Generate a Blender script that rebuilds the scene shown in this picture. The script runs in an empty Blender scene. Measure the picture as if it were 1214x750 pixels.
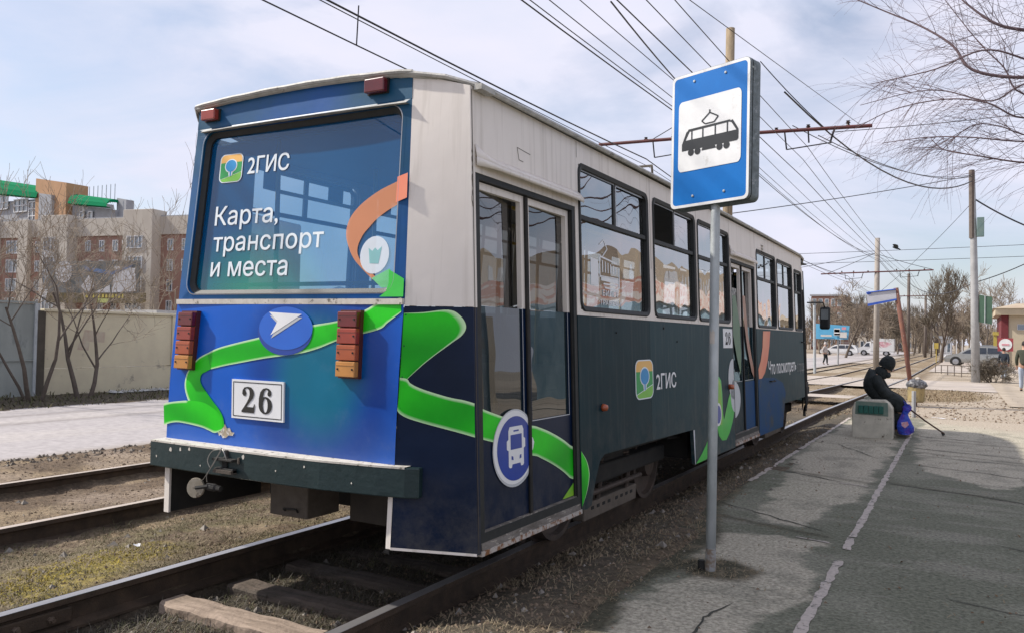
import bpy, bmesh, math, random
import numpy as np
from mathutils import Vector, Matrix
from mathutils import noise as mn
random.seed(7); np.random.seed(7)
sc = bpy.context.scene
C = sc.collection
R = math.radians
# ---------------------------------------------------------------- camera
CAMPOS = Vector((0, 0, 1.45))
CR = Vector((0.87320208, 0.48687987, 0.02158975))      # right, down, forward axes of the camera
CD = Vector((0.00815364, 0.02969877, -0.99952564))
CF = Vector((-0.4872901, 0.8729639, 0.02196318))
cd = bpy.data.cameras.new('camera'); cam = bpy.data.objects.new('camera', cd); C.objects.link(cam)
cam.matrix_world = Matrix(((CR.x, -CD.x, -CF.x, CAMPOS.x), (CR.y, -CD.y, -CF.y, CAMPOS.y), (CR.z, -CD.z, -CF.z, CAMPOS.z), (0, 0, 0, 1)))
cd.sensor_width = 36; cd.lens = 970 / 1214 * 36; cd.clip_start = .05; cd.clip_end = 6000
sc.camera = cam
sc.render.resolution_x = 1024; sc.render.resolution_y = 632
sc.view_settings.view_transform = 'Standard'; sc.view_settings.look = 'None'
sc.view_settings.exposure = 0.22; sc.view_settings.gamma = 1
sc.cycles.max_bounces = 10; sc.cycles.transparent_max_bounces = 24
def ray(px, py): return CR * (px - 607) + CD * (py - 375) + CF * 970
def at(px, py, Y):                                       # the point in the vertical plane y = Y seen at a photo pixel
    d = ray(px, py); return CAMPOS + d * (Y / d.y)
def gz(Y): return 0 if Y < 18 else -.28 * min(1, (Y - 18) / 27)
# ---------------------------------------------------------------- world and sun
SUN = Vector((1.04, .38, -1.0)).normalized()
w = bpy.data.worlds.new('World'); sc.world = w; w.use_nodes = True
nt = w.node_tree; nt.nodes.clear(); N = nt.nodes.new; L = nt.links.new
sky = N('ShaderNodeTexSky'); sky.sky_type = 'NISHITA'; sky.sun_disc = False
sky.sun_elevation = math.asin(-SUN.z); sky.sun_rotation = math.atan2(-SUN.x, -SUN.y)
sky.air_density = 1.0; sky.dust_density = 1.5; sky.altitude = 100
tc = N('ShaderNodeTexCoord'); mp = N('ShaderNodeMapping'); mp.inputs['Scale'].default_value = (1, 1, 2.6)
n1 = N('ShaderNodeTexNoise'); n1.inputs['Scale'].default_value = 2.7; n1.inputs['Detail'].default_value = 8; n1.inputs['Roughness'].default_value = .55; n1.inputs['Distortion'].default_value = .5
r1 = N('ShaderNodeValToRGB'); r1.color_ramp.elements[0].position = .36; r1.color_ramp.elements[1].position = .56
r1.color_ramp.elements[0].color = (.34, .34, .34, 1)
n2 = N('ShaderNodeTexNoise'); n2.inputs['Scale'].default_value = 5; n2.inputs['Detail'].default_value = 6
r2 = N('ShaderNodeValToRGB'); r2.color_ramp.elements[0].color = (5.0, 5.3, 6.4, 1); r2.color_ramp.elements[1].color = (5.9, 5.8, 6.7, 1)
r2.color_ramp.elements[0].position = .3; r2.color_ramp.elements[1].position = .7
mx = N('ShaderNodeMix'); mx.data_type = 'RGBA'
bg = N('ShaderNodeBackground'); bg.inputs[1].default_value = .13; wo = N('ShaderNodeOutputWorld')
L(tc.outputs['Generated'], mp.inputs[0]); L(mp.outputs[0], n1.inputs['Vector']); L(mp.outputs[0], n2.inputs['Vector'])
L(n1.outputs[0], r1.inputs[0]); L(n2.outputs[0], r2.inputs[0]); L(r1.outputs[0], mx.inputs[0]); L(sky.outputs[0], mx.inputs[6]); L(r2.outputs[0], mx.inputs[7])
L(mx.outputs[2], bg.inputs[0]); L(bg.outputs[0], wo.inputs[0])
sl = bpy.data.lights.new('sun', 'SUN'); sl.energy = 4.5; sl.angle = R(1.2); sl.color = (1, .95, .87)
so = bpy.data.objects.new('sun', sl); C.objects.link(so); so.rotation_euler = SUN.to_track_quat('-Z', 'Y').to_euler(); so.location = (-10, -5, 20)
# ---------------------------------------------------------------- materials
MATS = {}
def M(name, c1, c2=None, scale=4, rough=.7, metal=0, bump=0, bscale=60, stretch=(1, 1, 1), coat=0, dirt=None, dscale=3, dthr=.6, lo=.35, hi=.65, spec=.5, bdist=.01, grime=None, gzr=(.95, .3), streak=None):
    if name in MATS: return MATS[name]
    m = bpy.data.materials.new(name); m.use_nodes = True; t = m.node_tree; b = t.nodes['Principled BSDF']
    b.inputs['Roughness'].default_value = rough; b.inputs['Metallic'].default_value = metal; b.inputs['Specular IOR Level'].default_value = spec
    if coat: b.inputs['Coat Weight'].default_value = coat; b.inputs['Coat Roughness'].default_value = .08
    tc = t.nodes.new('ShaderNodeTexCoord'); mp = t.nodes.new('ShaderNodeMapping'); mp.inputs['Scale'].default_value = stretch
    t.links.new(tc.outputs['Object'], mp.inputs[0])
    if c2 is None: c2 = tuple(x * .8 for x in c1)
    n = t.nodes.new('ShaderNodeTexNoise'); n.inputs['Scale'].default_value = scale; n.inputs['Detail'].default_value = 6; n.inputs['Roughness'].default_value = .6
    r = t.nodes.new('ShaderNodeValToRGB'); r.color_ramp.elements[0].position = lo; r.color_ramp.elements[1].position = hi
    r.color_ramp.elements[0].color = (*c1, 1); r.color_ramp.elements[1].color = (*c2, 1)
    t.links.new(mp.outputs[0], n.inputs['Vector']); t.links.new(n.outputs[0], r.inputs[0]); out = r.outputs[0]
    if dirt:
        dn = t.nodes.new('ShaderNodeTexNoise'); dn.inputs['Scale'].default_value = dscale; dn.inputs['Detail'].default_value = 9; dn.inputs['Roughness'].default_value = .7
        dr = t.nodes.new('ShaderNodeValToRGB'); dr.color_ramp.elements[0].position = dthr; dr.color_ramp.elements[1].position = dthr + .08
        mm = t.nodes.new('ShaderNodeMix'); mm.data_type = 'RGBA'; mm.inputs[7].default_value = (*dirt, 1)
        t.links.new(mp.outputs[0], dn.inputs['Vector']); t.links.new(dn.outputs[0], dr.inputs[0]); t.links.new(dr.outputs[0], mm.inputs[0]); t.links.new(out, mm.inputs[6]); out = mm.outputs[2]
    if streak:                                             # run-off stains down the panels
        sm = t.nodes.new('ShaderNodeMapping'); sm.inputs['Scale'].default_value = (14, 14, .5); sn = t.nodes.new('ShaderNodeTexNoise'); sn.inputs['Scale'].default_value = 1.6; sn.inputs['Detail'].default_value = 6
        sr = t.nodes.new('ShaderNodeMapRange'); sr.inputs[1].default_value = .52; sr.inputs[2].default_value = .72; sr.inputs[4].default_value = streak[1]; sx_ = t.nodes.new('ShaderNodeMix'); sx_.data_type = 'RGBA'; sx_.inputs[7].default_value = (*streak[0], 1)
        t.links.new(tc.outputs['Object'], sm.inputs[0]); t.links.new(sm.outputs[0], sn.inputs['Vector']); t.links.new(sn.outputs[0], sr.inputs[0]); t.links.new(sr.outputs[0], sx_.inputs[0]); t.links.new(out, sx_.inputs[6]); out = sx_.outputs[2]
    if grime:                                              # road dust thrown up from below
        sp = t.nodes.new('ShaderNodeSeparateXYZ'); g1 = t.nodes.new('ShaderNodeMapRange'); g1.inputs[1].default_value = gzr[0]; g1.inputs[2].default_value = gzr[1]
        gn = t.nodes.new('ShaderNodeTexNoise'); gn.inputs['Scale'].default_value = 7; gn.inputs['Detail'].default_value = 8; gn.inputs['Roughness'].default_value = .75; g2 = t.nodes.new('ShaderNodeMapRange'); g2.inputs[1].default_value = .38; g2.inputs[2].default_value = .75
        gm = t.nodes.new('ShaderNodeMath'); gm.operation = 'MULTIPLY'; gx = t.nodes.new('ShaderNodeMix'); gx.data_type = 'RGBA'; gx.inputs[7].default_value = (*grime, 1)
        t.links.new(tc.outputs['Object'], sp.inputs[0]); t.links.new(sp.outputs[2], g1.inputs[0]); t.links.new(tc.outputs['Object'], gn.inputs['Vector']); t.links.new(gn.outputs[0], g2.inputs[0]); t.links.new(g1.outputs[0], gm.inputs[0]); t.links.new(g2.outputs[0], gm.inputs[1])
        t.links.new(gm.outputs[0], gx.inputs[0]); t.links.new(out, gx.inputs[6]); out = gx.outputs[2]
    t.links.new(out, b.inputs['Base Color'])
    if bump:
        bn = t.nodes.new('ShaderNodeTexNoise'); bn.inputs['Scale'].default_value = bscale; bn.inputs['Detail'].default_value = 5
        bb = t.nodes.new('ShaderNodeBump'); bb.inputs['Strength'].default_value = bump; bb.inputs['Distance'].default_value = bdist
        t.links.new(tc.outputs['Object'], bn.inputs['Vector']); t.links.new(bn.outputs[0], bb.inputs['Height']); t.links.new(bb.outputs[0], b.inputs['Normal'])
    MATS[name] = m; return m
def glassmat(name, tint, film=None, filmw=0.0, refl=1.0, ior=1.5, rough=.0, boost=0.0, wav=0):
    m = bpy.data.materials.new(name); m.use_nodes = True; t = m.node_tree; t.nodes.clear(); n = t.nodes.new
    tr = n('ShaderNodeBsdfTransparent'); tr.inputs[0].default_value = (*tint, 1)
    gl = n('ShaderNodeBsdfGlossy'); gl.inputs[1].default_value = rough; gl.inputs[0].default_value = (refl, refl, refl, 1)
    fr = n('ShaderNodeFresnel'); fr.inputs[0].default_value = ior
    ad = n('ShaderNodeMath'); ad.operation = 'ADD'; ad.inputs[1].default_value = boost; ad.use_clamp = True
    mx = n('ShaderNodeMixShader'); o = n('ShaderNodeOutputMaterial')
    base = tr.outputs[0]
    if film:
        df = n('ShaderNodeBsdfDiffuse'); df.inputs[0].default_value = (*film, 1); m2 = n('ShaderNodeMixShader')
        tcc = n('ShaderNodeTexCoord'); nn = n('ShaderNodeTexNoise'); nn.inputs['Scale'].default_value = 2.2; nn.inputs['Detail'].default_value = 4
        mr = n('ShaderNodeMapRange'); mr.inputs[3].default_value = filmw * .8; mr.inputs[4].default_value = min(1, filmw * 1.15)
        t.links.new(tcc.outputs['Object'], nn.inputs['Vector']); t.links.new(nn.outputs[0], mr.inputs[0]); t.links.new(mr.outputs[0], m2.inputs[0])
        t.links.new(tr.outputs[0], m2.inputs[1]); t.links.new(df.outputs[0], m2.inputs[2]); base = m2.outputs[0]
    if wav:
        tcc = n('ShaderNodeTexCoord'); nn = n('ShaderNodeTexNoise'); nn.inputs['Scale'].default_value = 2.5; nn.inputs['Detail'].default_value = 1
        bb = n('ShaderNodeBump'); bb.inputs['Strength'].default_value = wav; bb.inputs['Distance'].default_value = .02
        t.links.new(tcc.outputs['Object'], nn.inputs['Vector']); t.links.new(nn.outputs[0], bb.inputs['Height']); t.links.new(bb.outputs[0], gl.inputs['Normal'])
    t.links.new(fr.outputs[0], ad.inputs[0]); t.links.new(ad.outputs[0], mx.inputs[0]); t.links.new(base, mx.inputs[1]); t.links.new(gl.outputs[0], mx.inputs[2]); t.links.new(mx.outputs[0], o.inputs[0])
    MATS[name] = m; return m
def attrmat(name, rough=.85, attr='Col', nscale=25, namp=.5, bump=.6, bscale=70, bdist=.02, spec=.3, coat=0, n2scale=None):
    m = bpy.data.materials.new(name); m.use_nodes = True; t = m.node_tree; b = t.nodes['Principled BSDF']
    b.inputs['Roughness'].default_value = rough; b.inputs['Specular IOR Level'].default_value = spec
    if coat: b.inputs['Coat Weight'].default_value = coat; b.inputs['Coat Roughness'].default_value = .1
    a = t.nodes.new('ShaderNodeAttribute'); a.attribute_name = attr
    tc = t.nodes.new('ShaderNodeTexCoord'); n = t.nodes.new('ShaderNodeTexNoise'); n.inputs['Scale'].default_value = nscale; n.inputs['Detail'].default_value = 8; n.inputs['Roughness'].default_value = .7
    mr = t.nodes.new('ShaderNodeMapRange'); mr.inputs[1].default_value = .3; mr.inputs[2].default_value = .7; mr.inputs[3].default_value = 1 - namp; mr.inputs[4].default_value = 1 + namp
    mm = t.nodes.new('ShaderNodeMix'); mm.data_type = 'RGBA'; mm.blend_type = 'MULTIPLY'; mm.inputs[0].default_value = 1
    t.links.new(tc.outputs['Object'], n.inputs['Vector']); t.links.new(n.outputs[0], mr.inputs[0]); t.links.new(a.outputs['Color'], mm.inputs[6]); t.links.new(mr.outputs[0], mm.inputs[7])
    t.links.new(mm.outputs[2], b.inputs['Base Color'])
    if bump:
        bn = t.nodes.new('ShaderNodeTexNoise'); bn.inputs['Scale'].default_value = bscale; bn.inputs['Detail'].default_value = 7; bn.inputs['Roughness'].default_value = .7
        bb = t.nodes.new('ShaderNodeBump'); bb.inputs['Strength'].default_value = bump; bb.inputs['Distance'].default_value = bdist
        t.links.new(tc.outputs['Object'], bn.inputs['Vector']); t.links.new(bn.outputs[0], bb.inputs['Height']); t.links.new(bb.outputs[0], b.inputs['Normal'])
    MATS[name] = m; return m
# ---------------------------------------------------------------- mesh and object helpers
class MB:
    def __init__(s): s.v = []; s.f = []; s.c = []
    def add(s, vs, fs):
        o = len(s.v); s.v += [tuple(v) for v in vs]; s.f += [tuple(i + o for i in f) for f in fs]; return s
    def box(s, x0, x1, y0, y1, z0, z1):
        return s.add([(x0, y0, z0), (x1, y0, z0), (x1, y1, z0), (x0, y1, z0), (x0, y0, z1), (x1, y0, z1), (x1, y1, z1), (x0, y1, z1)],
                     [(0, 3, 2, 1), (4, 5, 6, 7), (0, 1, 5, 4), (1, 2, 6, 5), (2, 3, 7, 6), (3, 0, 4, 7)])
    def hexa(s, p):     # 8 points: bottom 4, top 4
        return s.add(p, [(0, 3, 2, 1), (4, 5, 6, 7), (0, 1, 5, 4), (1, 2, 6, 5), (2, 3, 7, 6), (3, 0, 4, 7)])
    def prism(s, pts, dv):
        n = len(pts); dv = Vector(dv); P = [Vector(p) for p in pts]
        s.add(P + [p + dv for p in P], [tuple(range(n - 1, -1, -1)), tuple(range(n, 2 * n))] + [(i, (i + 1) % n, n + (i + 1) % n, n + i) for i in range(n)]); return s
    def flat(s, pts): return s.add(pts, [tuple(range(len(pts)))])
    def tube(s, pts, r, n=8, cap=True):
        P = [Vector(p) for p in pts]; rs = r if hasattr(r, '__len__') else [r] * len(P); o = len(s.v); up = None
        for i, p in enumerate(P):
            d = (P[min(i + 1, len(P) - 1)] - P[max(i - 1, 0)])
            d = d.normalized() if d.length > 1e-9 else Vector((0, 0, 1))
            if up is None: up = Vector((0, 0, 1)) if abs(d.z) < .9 else Vector((1, 0, 0))
            a = d.cross(up);
            if a.length < 1e-4: a = d.cross(Vector((0, 1, 0)))
            a.normalize(); b = a.cross(d); up = b
            for k in range(n):
                t = 2 * math.pi * k / n; s.v.append(tuple(p + (a * math.cos(t) + b * math.sin(t)) * rs[i]))
        for i in range(len(P) - 1):
            for k in range(n):
                k2 = (k + 1) % n; s.f.append((o + i * n + k, o + i * n + k2, o + (i + 1) * n + k2, o + (i + 1) * n + k))
        if cap and n > 2:
            s.f.append(tuple(o + k for k in range(n - 1, -1, -1))); s.f.append(tuple(o + (len(P) - 1) * n + k for k in range(n)))
        return s
    def lathe(s, c, axis, prof, n=20):     # prof: (r, h) along axis
        ax = Vector(axis).normalized(); a = ax.orthogonal().normalized(); b = ax.cross(a); o = len(s.v); c = Vector(c)
        for r, h in prof:
            for k in range(n):
                t = 2 * math.pi * k / n; s.v.append(tuple(c + ax * h + (a * math.cos(t) + b * math.sin(t)) * r))
        for i in range(len(prof) - 1):
            for k in range(n):
                k2 = (k + 1) % n; s.f.append((o + i * n + k, o + i * n + k2, o + (i + 1) * n + k2, o + (i + 1) * n + k))
        s.f.append(tuple(o + k for k in range(n - 1, -1, -1))); s.f.append(tuple(o + (len(prof) - 1) * n + k for k in range(n)))
        return s
    def strip(s, A, B, ca=None, cb=None):    # quads between two polylines
        n = len(A); o = len(s.v); s.v += [tuple(p) for p in A] + [tuple(p) for p in B]
        s.f += [(o + i, o + i + 1, o + n + i + 1, o + n + i) for i in range(n - 1)]; return s
    def ring(s, A, B):                       # closed ring between two loops of equal length
        n = len(A); o = len(s.v); s.v += [tuple(p) for p in A] + [tuple(p) for p in B]
        s.f += [(o + i, o + (i + 1) % n, o + n + (i + 1) % n, o + n + i) for i in range(n)]; return s
ORG = {}
def obj(name, mb, mat, parent=None, org=None, smooth=False, bevel=0, kind=None, label=None, colors=None, solid=0):
    o0 = Vector(org) if org is not None else (ORG.get(parent.name, Vector((0, 0, 0))) if parent else Vector((0, 0, 0)))
    me = bpy.data.meshes.new(name)
    if isinstance(mb, MB): V, F = mb.v, mb.f
    else: V, F = mb
    me.from_pydata([(v[0] - o0.x, v[1] - o0.y, v[2] - o0.z) for v in V], [], F); me.validate(clean_customdata=False)
    if smooth:
        me.polygons.foreach_set('use_smooth', [True] * len(me.polygons))
    if colors is not None:
        at_ = me.color_attributes.new('Col', 'FLOAT_COLOR', 'POINT')
        at_.data.foreach_set('color', np.asarray(colors, dtype=np.float32).ravel())
    if mat: me.materials.append(mat)
    o = bpy.data.objects.new(name, me); C.objects.link(o)
    if parent: o.parent = parent
    else: o.location = o0
    ORG[o.name] = o0
    if bevel:
        b = o.modifiers.new('bevel', 'BEVEL'); b.width = bevel; b.segments = 2; b.limit_method = 'ANGLE'; b.angle_limit = R(40)
    if solid:
        b = o.modifiers.new('solid', 'SOLIDIFY'); b.thickness = solid
    if kind: o['kind'] = kind
    if label: o['label'] = label
    return o
def thing(name, label, cat, loc, group=None):
    o = bpy.data.objects.new(name, None); C.objects.link(o); o.location = loc; ORG[o.name] = Vector(loc); o.empty_display_size = .2
    o['label'] = label; o['category'] = cat
    if group: o['group'] = group
    return o
def tag(o, label, cat, group=None):
    o['label'] = label; o['category'] = cat
    if group: o['group'] = group
    return o
def kids(o): return [c for c in ALLOBJ() if c.parent == o]
def ALLOBJ(): return list(C.objects)
def dup(root, loc, label, rot=None, scale=None, group=None):
    r = root.copy(); C.objects.link(r); r.location = loc
    if rot is not None: r.rotation_euler = rot
    if scale is not None: r.scale = scale
    r['label'] = label
    if group: r['group'] = group
    for ch in [c for c in C.objects if c.parent == root]:
        c = ch.copy(); C.objects.link(c); c.parent = r
        for g in [g for g in C.objects if g.parent == ch]:
            d = g.copy(); C.objects.link(d); d.parent = c
    return r
def skinmesh(nodes, edges, sub=1):
    """nodes: list of (pos, radius); one continuous surface grown round the edges."""
    me = bpy.data.meshes.new('tmp'); me.from_pydata([tuple(n[0]) for n in nodes], edges, [])
    o = bpy.data.objects.new('tmp', me); C.objects.link(o)
    sk = o.modifiers.new('s', 'SKIN'); sk.use_smooth_shade = True
    for i, n in enumerate(nodes):
        r = n[1] if hasattr(n[1], '__len__') else (n[1], n[1]); me.skin_vertices[0].data[i].radius = r
    me.skin_vertices[0].data[0].use_root = True
    if sub: ss = o.modifiers.new('ss', 'SUBSURF'); ss.levels = sub; ss.render_levels = sub
    dg = bpy.context.evaluated_depsgraph_get(); m2 = bpy.data.meshes.new_from_object(o.evaluated_get(dg))
    V = [tuple(v.co) for v in m2.vertices]; F = [tuple(p.vertices) for p in m2.polygons]
    bpy.data.objects.remove(o); bpy.data.meshes.remove(m2)
    return (V, F)
def textpts(body, bold=0.0, res=3):
    """flat triangulated lettering: returns verts (x, y), faces, width, height"""
    c = bpy.data.curves.new('t', 'FONT'); c.body = body; c.offset = bold; c.resolution_u = res
    o = bpy.data.objects.new('t', c); C.objects.link(o); dg = bpy.context.evaluated_depsgraph_get()
    m = bpy.data.meshes.new_from_object(o.evaluated_get(dg)); bm = bmesh.new(); bm.from_mesh(m); bmesh.ops.triangulate(bm, faces=bm.faces[:], ngon_method='EAR_CLIP'); bm.to_mesh(m); bm.free(); V = [(v.co.x, v.co.y) for v in m.vertices]; F = [tuple(p.vertices) for p in m.polygons]
    bpy.data.objects.remove(o); bpy.data.meshes.remove(m)
    if 'н' in body:                                        # that glyph's strokes overlap in the font: rebuild it from three bars
        a = [v for v in V if abs(v[1] - .24) < .006]; b = [v for v in V if abs(v[1] - .32) < .006]
        near = lambda L_, x: any(abs(x - q[0]) < .008 for q in L_); xa = min(p[0] for p in a if near(b, p[0]) and near(a, p[0] + .3) and near(b, p[0] + .3)); F = [f for f in F if not all(xa - .075 < V[i][0] < xa + .385 for i in f)]
        for x_, y_, X_, Y_ in ((-.062, 0, .018, .54), (.282, 0, .362, .54), (.018, .24, .282, .32)): n_ = len(V); V += [(xa + x_, y_), (xa + X_, y_), (xa + X_, Y_), (xa + x_, Y_)]; F.append((n_, n_ + 1, n_ + 2, n_ + 3))
    x0 = min(v[0] for v in V); V = [(v[0] - x0, v[1]) for v in V]
    return V, F, max(v[0] for v in V)
def textmb(body, fn, u0, u1, v0, cap, bold=0.0, mb=None):
    """lettering from u0 to u1 with its baseline at v0 and capitals cap high, on the surface fn(u, v)"""
    V, F, wd = textpts(body, 0); mb = mb or MB(); k = (u1 - u0) / (wd + bold); b = bold / 2; j = 0
    for dx, dy in ([(0, 0)] if bold == 0 else [(-b, 0), (b, 0), (0, b), (0, -b), (-b * .7, b * .7), (b * .7, b * .7), (-b * .7, -b * .7), (b * .7, -b * .7)]):
        mb.add([fn(u0 + (v[0] + dx + b) * k, v0 + (v[1] + dy * .8) * cap / .7, j * .00015) for v in V], F); j += 1
    return mb
def rrect(x0, x1, y0, y1, r, n=5):
    P = []
    for cx, cy, a0 in ((x1 - r, y1 - r, 0), (x0 + r, y1 - r, 90), (x0 + r, y0 + r, 180), (x1 - r, y0 + r, 270)):
        for i in range(n + 1):
            a = R(a0 + 90 * i / n); P.append((cx + r * math.cos(a), cy + r * math.sin(a)))
    return P
def ell(cx, cy, rx, ry, n=36): return [(cx + rx * math.cos(2 * math.pi * i / n), cy + ry * math.sin(2 * math.pi * i / n)) for i in range(n)]
def spline(P, n=6):
    P = [Vector(p) for p in P]; out = []
    for i in range(len(P) - 1):
        p0 = P[max(i - 1, 0)]; p1 = P[i]; p2 = P[i + 1]; p3 = P[min(i + 2, len(P) - 1)]
        for k in range(n):
            t = k / n; out.append(.5 * ((2 * p1) + (p2 - p0) * t + (2 * p0 - 5 * p1 + 4 * p2 - p3) * t * t + (3 * p1 - p0 - 3 * p2 + p3) * t ** 3))
    out.append(P[-1]); return out
_rs = np.random.RandomState(5).rand(512, 512)
def vnoise(x, y, s=1.0, oct=4):
    x = np.asarray(x, float) * s; y = np.asarray(y, float) * s; t = 0; a = 1.; tot = 0
    for o in range(oct):
        xi = np.floor(x).astype(int); yi = np.floor(y).astype(int); fx = x - xi; fy = y - yi; fx = fx * fx * (3 - 2 * fx); fy = fy * fy * (3 - 2 * fy)
        g = lambda i, j: _rs[(i + 37 * o) % 512, (j + 91 * o) % 512]
        t = t + a * ((g(xi, yi) * (1 - fx) + g(xi + 1, yi) * fx) * (1 - fy) + (g(xi, yi + 1) * (1 - fx) + g(xi + 1, yi + 1) * fx) * fy)
        tot += a; a *= .55; x = x * 2.03; y = y * 2.03
    return t / tot
def sst(a, b, x): t = np.clip((x - a) / (b - a), 0, 1); return t * t * (3 - 2 * t)
# ================================================================ the setting: ground, rails, road, platform
XT, XF = -3.435, -6.82                                     # centre lines of the near and the far track
DRY = [[(-1.64,6.14),(-1.241,6.299),(-0.877,6.28),(-0.926,5.814),(-0.805,5.397),(-0.86,4.808),(-0.946,4.296),(-0.919,4.0),(-1.0,2.5),(-1.7,2.5),(-1.614,3.671),(-1.57,4.606),(-1.5,5.2)],
       [(-1.539,6.825),(-1.656,8.369),(-1.867,10.709),(-1.912,12.94),(-1.9,17.8),(-1.2,17.8),(-0.9,13),(-0.864,11.162),(-0.856,8.945),(-0.885,8.188),(-1.088,7.418),(-1.012,6.684),(-1.365,6.686)],
       [(-0.733,15.416),(-.7,17.8),(3,18),(3,11.5),(0.645,10.5),(0.587,10.0),(0.206,9.511),(-0.301,10.226),(-0.512,10.846),(-.62,13)]]
def pdist(X, Y, poly):                                     # signed distance, positive inside
    d = np.full(X.shape, 1e9); ins = np.zeros(X.shape, bool); n = len(poly)
    for i in range(n):
        x1, y1 = poly[i]; x2, y2 = poly[(i + 1) % n]; ex, ey = x2 - x1, y2 - y1
        t = np.clip(((X - x1) * ex + (Y - y1) * ey) / (ex * ex + ey * ey), 0, 1)
        d = np.minimum(d, np.hypot(X - x1 - t * ex, Y - y1 - t * ey))
        c = ((y1 > Y) != (y2 > Y)) & (X < ex * (Y - y1) / (ey if ey else 1e-9) + x1); ins ^= c
    return np.where(ins, d, -d)
def soil_edge(Y): return np.interp(Y, [-20, 3.8, 4.65, 5.9, 7.1, 8.5, 10.2, 12.8, 16.3, 40], [-1.62, -1.62, -1.66, -1.6, -1.86, -1.98, -2.04, -2.04, -2.0, -2.0])
def gh(X, Y):
    X = np.asarray(X, float); Y = np.asarray(Y, float)
    z = np.interp(X, [-30, -16, -14.2, -13.6, -9.0, -8.7, -8.0, -7.72, -7.60, -6.1, -5.95, -5.7, -4.9, -4.27, -4.16, -4.05, -2.78, -2.70, -2.6, -2.45, -2.1, -1.7, -1.5, 5, 60],
                     [.05, .05, .02, -.04, -.04, .03, .0, -.04, -.14, -.12, -.15, -.15, -.05, -.035, -.19, -.2, -.2, -.19, -.15, -.09, -.015, -.01, -.05, -.05, -.05])
    n = vnoise(X, Y, 1.3, 4) - .5; n2 = vnoise(X + 50, Y, 7, 4) - .5
    road = ((X > -13.8) & (X < -8.85)) | ((X > -1.75) & (Y < 18))
    amp = np.where(road, .0, 1.0); near = sst(60, 15, Y)
    amp = amp * np.where(X < -4, 1, 1.)
    z = z + amp * (n * .05 + n2 * .045) * (.25 + .75 * near)
    rails = np.minimum.reduce([abs(X - r) for r in (-4.21, -2.66, -5.99, -7.65)])
    z = np.where((rails < .05), np.minimum(z, -.05), z)
    lip = sst(-2.6, -1.9, X) * sst(0.03, -.25, X - soil_edge(Y)) * (Y < 18)
    z = z + lip * .028 + np.where((X > -1.72) & (X < -1.1), 0, 0)
    # past the platform everything is level dusty ground, falling slightly towards the far street
    far = sst(17.3, 19, Y) * sst(-2.4, -1.5, X)
    z = z * (1 - far) + far * (-.035 + (n2 * .03))
    far2 = sst(30, 36, Y); z = z * (1 - far2) + far2 * (-.06 + n * .03)
    return z - .28 * np.clip((Y - 18) / 27, 0, 1)
def grid(xs, ys):
    X, Y = np.meshgrid(xs, ys); nx, ny = len(xs), len(ys)
    i = np.arange(nx * ny).reshape(ny, nx); F = np.stack([i[:-1, :-1], i[:-1, 1:], i[1:, 1:], i[1:, :-1]], -1).reshape(-1, 4)
    return X, Y, F
xs = np.concatenate([-np.geomspace(900, 22, 26), np.arange(-20, -9, .4), np.arange(-9, -1.3, .06), np.arange(-1.2, 5, .2), np.geomspace(5.3, 900, 34)])
ys = np.concatenate([np.arange(-30, 1.4, 1.5), np.arange(1.5, 12, .065), 12 * 1.012 ** np.arange(0, 150), 12 * 1.012 ** 150 * 1.09 ** np.arange(1, 42)])
X, Y, F = grid(xs, ys); Z = gh(X, Y)
def mixc(a, b, t): return a * (1 - t[..., None]) + np.array(b) * t[..., None]
col = np.ones(X.shape + (3,)) * np.array((.14, .098, .062))
col = mixc(col, (.27, .2, .125), sst(.45, .68, vnoise(X, Y, 2.2, 4)))
col = mixc(col, (.32, .25, .19), sst(.5, .7, vnoise(X + 9, Y + 4, .9, 4)) * sst(-5.5, -6.3, X) * .8)             # paler dust between the far rails
col = mixc(col, (.15, .14, .055), sst(.48, .62, vnoise(X + 3, Y + 8, 3, 4)) * sst(-5.9, -5.5, X) * sst(-4.15, -4.3, X) * sst(9, 4, Y) * .5)
moss = sum(np.exp(-(((X - a) / .34) ** 2 + ((Y - b) / .42) ** 2)) for a, b in [(-4.6, 2.75), (-4.85, 3.05), (-4.95, 3.5), (-4.7, 2.3), (-4.75, 3.45)])
col = mixc(col, (.3, .235, .045), .75 * sst(.45, .95, moss * (.2 + 1.2 * vnoise(X, Y, 5, 4))))
bal = sst(-4.2, -4.1, X) * sst(-1.5, -2.0, X)
col = mixc(col, (.08, .068, .048), bal * sst(24, 17, Y) * .93)
col = mixc(col, (.13, .1, .07), bal * sst(.5, .66, vnoise(X, Y + 30, 2.6, 5)) * sst(-2.5, -2.2, X) * .8)
dust = sst(-2.3, -1.5, X) * sst(16, 19, Y)
col = mixc(col, (.43, .36, .28), dust * .95)
col = mixc(col, (.2, .155, .105), dust * sst(.5, .62, vnoise(X * .5, Y, .8, 5)) * .75)
mound = np.exp(-(((X + 1.1) / 1.6) ** 2 + ((Y - 29) / 5.0) ** 2)); col = mixc(col, (.27, .19, .11), sst(.25, .6, mound + .3 * (vnoise(X, Y, 1.2, 4) - .5)))
tr = sst(22, 30, Y) * sst(-1.6, -3, X) * sst(-9.5, -8.5, X); col = mixc(col, (.25, .19, .12), tr * .8); col = mixc(col, (.36, .3, .22), tr * sst(.5, .65, vnoise(X * .7, Y * .25, 1, 4)))
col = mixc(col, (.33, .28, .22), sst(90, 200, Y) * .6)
col = mixc(col, (.07, .062, .045), sst(-13.4, -14.4, X) * sst(60, 30, Y) * .8)
rl = np.minimum.reduce([abs(X - r) for r in (-4.21, -2.66, -5.99, -7.65)])
col = mixc(col, (.05, .038, .028), sst(.16, .05, rl) * .6)
attrmat('ground', nscale=22, namp=.55, bump=.9, bscale=45, bdist=.03)
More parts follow.
